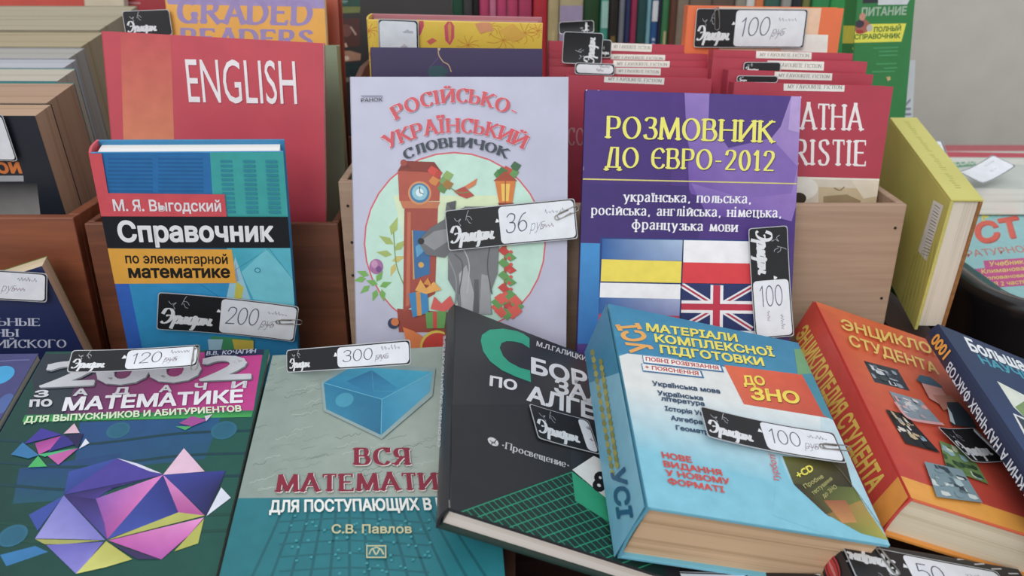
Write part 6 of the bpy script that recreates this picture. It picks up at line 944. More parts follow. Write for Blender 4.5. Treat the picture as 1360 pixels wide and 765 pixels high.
{'name': 'algebra_book', 'label': 'black hardcover algebra book with a large green letter and green grid', 'loc': [0.0268,0.4455,0.9168], 'rot': [6.4,26.18,2.8], 'size': [0.1415,0.1959,0.0155], 'cover': '#29292d', 'hard': True, 'front': [('grid_picture',[('P','#12332c',[(-65.2,-98.6),(8.7,-36.7),(28.8,-52.6),(67.4,-60.8),(56.5,-106.5),(2.5,-105.3)]),('S','#129c74',0.5,[(-60.3,-95.4),(-29.7,-121.7)],False),('S','#129c74',0.5,[(-57.4,-92.9),(-26.1,-119.9)],False),('S','#129c74',0.5,[(-54.4,-90.3),(-22.4,-118.1)],False),('S','#129c74',0.5,[(-51.4,-87.7),(-18.8,-116.3)],False),('S','#129c74',0.5,[(-48.3,-85.1),(-15,-114.5)],False),('S','#129c74',0.5,[(-45.2,-82.5),(-11.3,-112.6)],False),('S','#129c74',0.5,[(-42,-79.8),(-7.5,-110.8)],False),('S','#129c74',0.5,[(-38.9,-77),(-3.6,-108.8)],False),('S','#129c74',0.5,[(-35.6,-74.3),(0.3,-106.9)],False),('S','#129c74',0.5,[(-32.3,-71.5),(4.3,-105)],False),('S','#129c74',0.5,[(-29,-68.6),(8.3,-103)],False),('S','#129c74',0.5,[(-25.6,-65.7),(12.4,-101)],False),('S','#129c74',0.5,[(-22.1,-62.8),(16.5,-99)],False),('S','#129c74',0.5,[(-18.6,-59.8),(20.7,-96.9)],False),('S','#129c74',0.5,[(-15.1,-56.8),(24.9,-94.8)],False),('S','#129c74',0.5,[(-11.5,-53.7),(29.2,-92.7)],False),('S','#129c74',0.5,[(-7.8,-50.6),(33.5,-90.6)],False),('S','#129c74',0.5,[(-4.1,-47.4),(37.9,-88.4)],False),('S','#129c74',0.5,[(-0.4,-44.2),(42.4,-86.2)],False),('S','#129c74',0.5,[(3.5,-40.9),(46.9,-84)],False),('S','#129c74',0.6,[(-63.2,-97.8),(8,-38.2)],False),('S','#129c74',0.6,[(-54.4,-98),(18.8,-38)],False),('S','#129c74',0.6,[(-45.4,-98.1),(29.7,-37.8)],False),('S','#129c74',0.6,[(-36.4,-98.2),(40.7,-37.5)],False),('S','#129c74',0.6,[(-27.2,-98.3),(51.9,-37.3)],False),('S','#129c74',0.6,[(-18,-98.4),(63.2,-37.1)],False),('S','#129c74',0.6,[(-8.7,-98.5),(74.6,-36.8)],False),('S','#129c74',0.6,[(0.8,-98.7),(86.2,-36.6)],False),('S','#129c74',0.6,[(10.3,-98.8),(98,-36.3)],False),('S','#129c74',0.6,[(19.9,-98.9),(109.8,-36.1)],False),('S','#129c74',0.6,[(29.7,-99),(121.9,-35.8)],False),('S','#129c74',0.6,[(39.5,-99.2),(134.1,-35.5)],False),('P','#2a2a2e',[(-68.8,-102.5),(-70.7,-14.9),(15.4,29.3),(7.5,-36.6),(-63.2,-97.3)])],'green grid triangle'),('cover_shapes',[('P','#ecebe8',[(8.2,-36.2),(25.8,-16.2),(44.8,-19.7),(29.1,-51)]),('P','#12a274',[(7.6,-37.8),(29.6,-51.1),(37.3,-60.9),(35.1,-72.9),(7,-61.9)]),('T','8',19.6,-48.3,29.4,-45.8,4.8,19.1,'#1c1c20','X'),('T','8–9',19.6,-48.3,45.3,-44.7,4.8,19.1,'#1c1c20','X')]),('title_lettering',[('P','#10a583',[(-11.5,90.9),(-16.3,93.7),(-22,93.8),(-32.5,90.1),(-43.4,81.9),(-49.5,71.6),(-50.5,63.8),(-48.9,52.2),(-43.9,43.7),(-35.4,38.6),(-25,37.2),(-14.1,37.4),(-13.8,50.5),(-21.7,49.2),(-29.6,51.2),(-33.9,55.6),(-36.2,63.9),(-34.6,70.6),(-30.3,75.7),(-24.7,78.7),(-18.1,80.3),(-12.4,77.8)]),('T','БОРНИК',-13.3,47.7,82.1,63.6,1.4,19.7,'#e4e4e8','X'),('T','ЗАДАЧ',2.9,35.4,71.7,45.9,2.3,17.6,'#e4e4e8','X'),('T','ПО',-45.1,16.7,-25.3,22,0.8,11.3,'#e4e4e8','X'),('T','АЛГЕБРЕ',-19.1,15.3,68.5,24.9,2.3,18.2,'#e4e4e8','X')],'green initial and white title'),('subtitle_lettering',[('T','М.Л.ГАЛИЦКИЙ',-6.6,84.1,39.6,89.9,1.1,6.8,'#d0d0d4','x'),('E','#d4d4d8',-43.9,-35.7,3.5,3.5),('S','#2a2a2e',0.6,[(-46,-35.4),(-43.7,-36.9),(-41.7,-32.7)],True),('S','#2a2a2e',0.5,[(-45.2,-38.8),(-43.7,-35.6),(-42.3,-37.5)],True),('T','·Просвещение·',-38.3,-38.2,5.8,-36.1,0.7,5.7,'#c8c8cc','r'),('P','#c4c0b8',[(-70.9,-99.9),(-68.9,-98.1),(-67.7,-99.6),(-68.5,-101.9),(-70.5,-102.2)]),('P','#b8b4ac',[(-70.2,98.2),(-67.9,98.8),(-68.4,96.9),(-70.1,96.3)]),('P','#8c8a86',[(-70.7,-92.7),(-70.1,-92.4),(-69.7,-98.4),(-70.3,-98.6)]),('P','#a8a49c',[(-68.5,-101.2),(-66.8,-101),(-67,-101.7),(-68.7,-101.8)]),('P','#a8a49c',[(-63,-101.2),(-61.3,-101),(-61.5,-101.7),(-63.2,-101.9)]),('P','#a8a49c',[(-57.5,-101.2),(-55.8,-101),(-56,-101.8),(-57.7,-101.9)]),('P','#a8a49c',[(-51.9,-101.2),(-50.2,-101.1),(-50.5,-101.8),(-52.1,-101.9)]),('P','#a8a49c',[(-46.3,-101.2),(-44.6,-101.1),(-44.9,-101.8),(-46.5,-101.9)]),('P','#a8a49c',[(-40.7,-101.2),(-39,-101.1),(-39.2,-101.8),(-40.9,-101.9)]),('P','#a8a49c',[(-35,-101.2),(-33.3,-101.1),(-33.5,-101.8),(-35.2,-102)]),('P','#a8a49c',[(-29.3,-101.3),(-27.6,-101.1),(-27.8,-101.8),(-29.5,-102)]),('P','#a8a49c',[(-23.5,-101.3),(-21.8,-101.1),(-22.1,-101.9),(-23.8,-102)]),('P','#a8a49c',[(-17.7,-101.3),(-16,-101.2),(-16.2,-101.9),(-18,-102)]),('P','#a8a49c',[(-11.9,-101.3),(-10.1,-101.2),(-10.4,-101.9),(-12.2,-102)]),('P','#a8a49c',[(-6,-101.3),(-4.2,-101.2),(-4.5,-101.9),(-6.3,-102)]),('P','#a8a49c',[(-0.1,-101.3),(1.7,-101.2),(1.4,-101.9),(-0.4,-102.1)]),('P','#a8a49c',[(5.9,-101.4),(7.7,-101.2),(7.3,-102),(5.6,-102.1)]),('P','#a8a49c',[(11.9,-101.4),(13.7,-101.2),(13.3,-102),(11.6,-102.1)]),('P','#a8a49c',[(17.9,-101.4),(19.7,-101.3),(19.4,-102),(17.6,-102.1)])])], 'spine_print': [('spine_lettering',[('T','СБОРНИК ЗАДАЧ ПО АЛГЕБРЕ',-9.7,-43.6,-8.7,68.9,-4.5,5.3,'#c8c8cc','X')])], 'pages': '#e2d8d0', 'streak': 0.1, 'back': '#1f3a34'},
{'name': 'exam_guide', 'label': 'thick light blue exam guide with wheat on the spine and a pasted disc picture', 'loc': [0.1339,0.4289,0.9369], 'rot': [14.26,15.74,1.72], 'size': [0.14,0.1645,0.0449], 'cover': '#6cbcd4', 'hard': True, 'front': [('cover_picture',[('P',['#2f86b0','#2a7ea8','#3a8cb0','#3a98b8'],[(-84.4,88.5),(118,109.2),(94.7,9.5),(-85.1,16.8)]),('P',['#e4e6e4','#d4e2e6','#7cc6dc','#7cc6dc'],[(-79,27.5),(80.8,42.4),(80.5,-98),(-82,-102.2)]),('P','#2f86b0',[(-77.9,25.2),(-74.7,31.4),(-66,34.4),(-35.8,37.8),(-7.3,40.5),(5.8,41.2),(10.5,59.5),(-78.8,48.9)]),('P','#dfe2e0',[(-75.2,27.2),(-64,34.9),(-35.6,38.5),(5.6,40.5),(7.2,8.1),(64.2,12),(38.6,-3),(-67.9,-9.7)]),('P',['#dfe2e0','#dfe6e6','#7cc6dc','#7cc6dc'],[(-77.1,6.2),(61.4,11.4),(38.5,-58.1),(-75.4,-44.6)]),('P','#7cc6dc',[(-77.4,-43.7),(40.5,-52.6),(70.5,-90.7),(-75.4,-96.8)]),('P',['#e8683c','#dc5034','#c84a34','#dc6040'],[(3.5,42.3),(66.6,48.6),(68.9,10.6),(8.2,8.4)]),('P','#3a8aa0',[(60.2,62),(74.1,62),(77.4,5.6),(64.2,12)]),('P','#6aa070',[(64.2,74.2),(76.8,77.7),(73.6,52.9),(57.9,47.1)])]),('disc_picture',[('P',['#6a6a2c','#3c3018','#2c2614','#4c4a1e'],[(22.1,-29.6),(65.4,-25),(61.9,-46),(22.7,-50.9)]),('P',['#332a16','#5c6a2c','#8a9a3c','#4a3c1e'],[(22.2,-49.7),(63,-44.5),(67.2,-72.6),(36.9,-68.7)]),('P',['#8a6a2c','#a8843a','#a8a83c','#7c8a34'],[(36.8,-67.8),(63.6,-53.5),(70.2,-78.8),(54.3,-77.2)]),('P','#7cc6dc',[(20.1,-30.1),(20.8,-46),(28.2,-61.5),(38.7,-69.8),(54.3,-77.2),(68.5,-80),(58.3,-88.1),(1.8,-74.4)]),('P',['#9c5a34','#c88a4a'],[(38.5,-58.1),(53.5,-55.3),(54.5,-70),(44.6,-72.2)])],'olive disc'),('title_lettering',[('T','МАТЕРІАЛИ',-46.5,60.4,20.8,68.4,0.9,8.4,'#2a4a5c','X'),('T','КОМПЛЕКСНОЇ',-42.1,50.9,45.8,60.5,0.5,8.4,'#2a4a5c','X'),('T','ПІДГОТОВКИ',-40.4,40.8,34.6,48.6,0.5,8.2,'#2a4a5c','X'),('T','ДО',13.4,25.8,29.8,29.2,0.3,8.8,'#5a2a20','X'),('T','ЗНО',14.9,13.3,50.6,17.9,1.7,11.4,'#5a2a20','X'),('T','МАТЕРІАЛИ',-46.8,60.9,20.5,68.9,0.9,8.4,'#f0e04a','X'),('T','КОМПЛЕКСНОЇ',-42.4,51.3,45.5,61,0.5,8.4,'#f0e04a','X'),('T','ПІДГОТОВКИ',-40.6,41.3,34.3,49,0.5,8.2,'#f0e04a','X'),('T','ДО',13.1,26.2,29.6,29.7,0.3,8.8,'#f4d83a','X'),('T','ЗНО',14.7,13.7,50.3,18.4,1.7,11.4,'#f4d83a','X'),('T','УСІ',-44.3,42.4,-51.1,67.7,-17.4,-6.9,'#eca84a','X')],'yellow title'),('subtitle_lettering',[('P','#2f6ea4',[(-54.1,35.6),(1.1,41.2),(1.5,34.5),(-54.3,28.1)]),('P','#eceeea',[(-53.6,35.4),(-0.1,40.5),(0.2,35.5),(-53.9,29.2)]),('T',"ПОВНІ РОЗВ'ЯЗАННЯ",-52.4,31,-1.7,36,0.4,3.8,'#c84a3c','X'),('P','#2f6ea4',[(-55.9,27.7),(-14.9,31.7),(-14.4,25.2),(-56.1,20.4)]),('P','#eceeea',[(-55.4,27.5),(-16.1,31.1),(-15.7,26.2),(-55.6,21.5)]),('T','+ ПОЯСНЕННЯ',-54.2,23.2,-17.6,26.7,0.4,3.7,'#c84a3c','X'),('T','Українська мова',-51.7,9.4,-6.2,13.7,0.2,4.2,'#2a4a6c','X'),('T','Українська',-49.8,1.9,-19.7,4.5,0.3,4.1,'#2a4a6c','X'),('T','література',-48.2,-2.3,-19.8,-0.1,0.3,4,'#2a4a6c','X'),('T','Історія України',-47.3,-10.1,-9.2,-7.8,0.3,3.9,'#2a4a6c','X'),('T','Алгебра',-45,-17.1,-24.9,-16.1,0.3,3.8,'#2a4a6c','X'),('T','Геометрія',-43.2,-24.1,-18.7,-23.2,0.3,3.7,'#2a4a6c','X'),('T','НОВЕ',-55.8,-47.3,-38.2,-47.4,-0.1,4.4,'#d8463c','X'),('T','ВИДАННЯ',-56.1,-53.5,-21.5,-53,-0.1,4.3,'#d8463c','X'),('T','У НОВОМУ',-56,-59.5,-18.1,-58.4,-0.1,4.2,'#d8463c','X'),('T','ФОРМАТІ',-55.8,-65.1,-23.2,-64.8,0,4.2,'#d8463c','X'),('T','турботі',13.7,-50.5,17.1,-30.7,-4.3,0.7,'#d86a6c','m'),('T','+CD',27.1,-45.9,40.1,-36.9,-1.3,4.5,'#e8dc3c','X'),('T','Пробне',29.1,-52.2,44.6,-41.4,-1,2.4,'#b8b46a','m'),('T','тестування',32.8,-56.1,50.1,-41.9,-1,2.4,'#b8b46a','m'),('T','до ЗНО',38.9,-57,50.8,-47.6,-1,2.4,'#b8b46a','m'),('S','#6a6a4c',0.4,[(52.5,-23.4),(60.1,-38.4),(69.7,-72.2)],True)])], 'spine_print': [('spine_picture',[('P',['#2a7aa4','#2f86b0','#3a96b4','#2a6a94'],[(-55,161),(39.7,44.1),(13.8,-31.6),(-64.5,40.7)]),('P',['#3c8cac','#8cc4d8','#7cc0d8','#5aa4c8'],[(-77.8,78.1),(20.9,-0.9),(-2.8,-126.6),(-81,-78.4)]),('S','#7a7a3c',1,[(-32.1,66.5),(-30.3,-36.9)],True),('P','#8a8a3c',[(-35.2,73.2),(-30.8,70.3),(-28.4,64),(-31.4,64),(-35.2,68.7)]),('P','#a8a040',[(-35.1,65.9),(-30.7,63.2),(-28.3,57),(-31.3,56.9),(-35,61.5)]),('P','#8a8a3c',[(-34.9,58.9),(-30.6,56.2),(-28.3,50.2),(-31.2,50.1),(-34.9,54.5)]),('P','#a8a040',[(-34.8,51.9),(-30.5,49.3),(-28.2,43.5),(-31.1,43.3),(-34.7,47.7)]),('P','#8a8a3c',[(-34.6,45.1),(-30.4,42.6),(-28.1,36.9),(-31,36.7),(-34.6,40.9)]),('P','#a8a040',[(-34.5,38.4),(-30.3,36),(-28,30.4),(-30.9,30.2),(-34.4,34.4)]),('P','#8a8a3c',[(-34.3,31.9),(-30.2,29.5),(-27.9,24.1),(-30.8,23.9),(-34.3,27.9)]),('P','#a8a040',[(-34.2,25.5),(-30.1,23.2),(-27.9,17.9),(-30.7,17.6),(-34.1,21.6)]),('P','#8a8a3c',[(-34.1,19.2),(-30,17),(-27.8,11.8),(-30.6,11.5),(-34,15.3)]),('P','#a8a040',[(-33.9,13),(-29.9,10.9),(-27.7,5.8),(-30.5,5.5),(-33.9,9.2)]),('P','#8a8a3c',[(-33.8,7),(-29.8,4.9),(-27.6,-0.1),(-30.4,-0.4),(-33.8,3.3)]),('P','#a8a040',[(-33.7,1.1),(-29.7,-1),(-27.6,-5.9),(-30.3,-6.1),(-33.6,-2.6)]),('P','#8a8a3c',[(-33.5,-4.8),(-29.6,-6.7),(-27.5,-11.5),(-30.2,-11.8),(-33.5,-8.3)]),('P','#a8a040',[(-33.4,-10.5),(-29.6,-12.4),(-27.4,-17.1),(-30.1,-17.4),(-33.4,-14)]),('P','#8a8a3c',[(-33.3,-16.1),(-29.5,-17.9),(-27.4,-22.6),(-30,-22.9),(-33.2,-19.6)]),('P','#a8a040',[(-33.2,-21.6),(-29.4,-23.4),(-27.3,-27.9),(-29.9,-28.2),(-33.1,-25)]),('P','#8a8a3c',[(-33.1,-27.1),(-29.3,-28.8),(-27.2,-33.2),(-29.8,-33.5),(-33,-30.4)]),('P','#a8a040',[(-32.9,-32.4),(-29.2,-34),(-27.2,-38.4),(-29.8,-38.7),(-32.9,-35.6)]),('S','#7a7a3c',1,[(-21.4,46.3),(-22.3,-38.1)],True),('P','#8a8a3c',[(-24.3,52.5),(-20.2,49.9),(-18,44.1),(-20.8,44),(-24.3,48.3)]),('P','#a8a040',[(-24.3,46.7),(-20.2,44.2),(-18.1,38.5),(-20.9,38.4),(-24.3,42.6)]),('P','#8a8a3c',[(-24.4,41.1),(-20.3,38.6),(-18.1,33.1),(-20.9,32.9),(-24.4,37)]),('P','#a8a040',[(-24.4,35.5),(-20.4,33.2),(-18.2,27.7),(-21,27.5),(-24.4,31.5)]),('P','#8a8a3c',[(-24.4,30.1),(-20.4,27.8),(-18.3,22.4),(-21.1,22.2),(-24.4,26.1)]),('P','#a8a040',[(-24.5,24.7),(-20.5,22.4),(-18.4,17.2),(-21.1,17),(-24.5,20.8)]),('P','#8a8a3c',[(-24.5,19.4),(-20.6,17.2),(-18.5,12),(-21.2,11.8),(-24.5,15.6)]),('P','#a8a040',[(-24.5,14.2),(-20.6,12.1),(-18.5,7),(-21.2,6.8),(-24.5,10.4)]),('P','#8a8a3c',[(-24.6,9.1),(-20.7,7),(-18.6,2),(-21.3,1.8),(-24.6,5.4)]),('P','#a8a040',[(-24.6,4),(-20.8,2),(-18.7,-2.9),(-21.4,-3.1),(-24.6,0.4)]),('P','#8a8a3c',[(-24.6,-0.9),(-20.8,-2.9),(-18.8,-7.7),(-21.4,-8),(-24.6,-4.5)]),('P','#a8a040',[(-24.6,-5.8),(-20.9,-7.7),(-18.8,-12.5),(-21.5,-12.7),(-24.6,-9.3)]),('P','#8a8a3c',[(-24.7,-10.6),(-20.9,-12.5),(-18.9,-17.1),(-21.5,-17.4),(-24.7,-14.1)]),('P','#a8a040',[(-24.7,-15.4),(-21,-17.2),(-19,-21.8),(-21.6,-22.1),(-24.7,-18.8)]),('P','#8a8a3c',[(-24.7,-20),(-21,-21.8),(-19.1,-26.3),(-21.6,-26.6),(-24.7,-23.4)]),('P','#a8a040',[(-24.7,-24.6),(-21.1,-26.3),(-19.1,-30.8),(-21.7,-31.1),(-24.8,-27.9)]),('P','#8a8a3c',[(-24.8,-29.1),(-21.1,-30.8),(-19.2,-35.2),(-21.7,-35.5),(-24.8,-32.4)]),('P','#a8a040',[(-24.8,-33.6),(-21.2,-35.2),(-19.2,-39.5),(-21.8,-39.9),(-24.8,-36.8)]),('T','УСІ',-32.4,-32.5,-32.9,-65.9,19,-12.8,'#1f5a84','X')],'wheat ears on blue')], 'pages': '#d4b08a', 'streak': 0.2, 'spine': '#5aaac4', 'coat': 0.5},
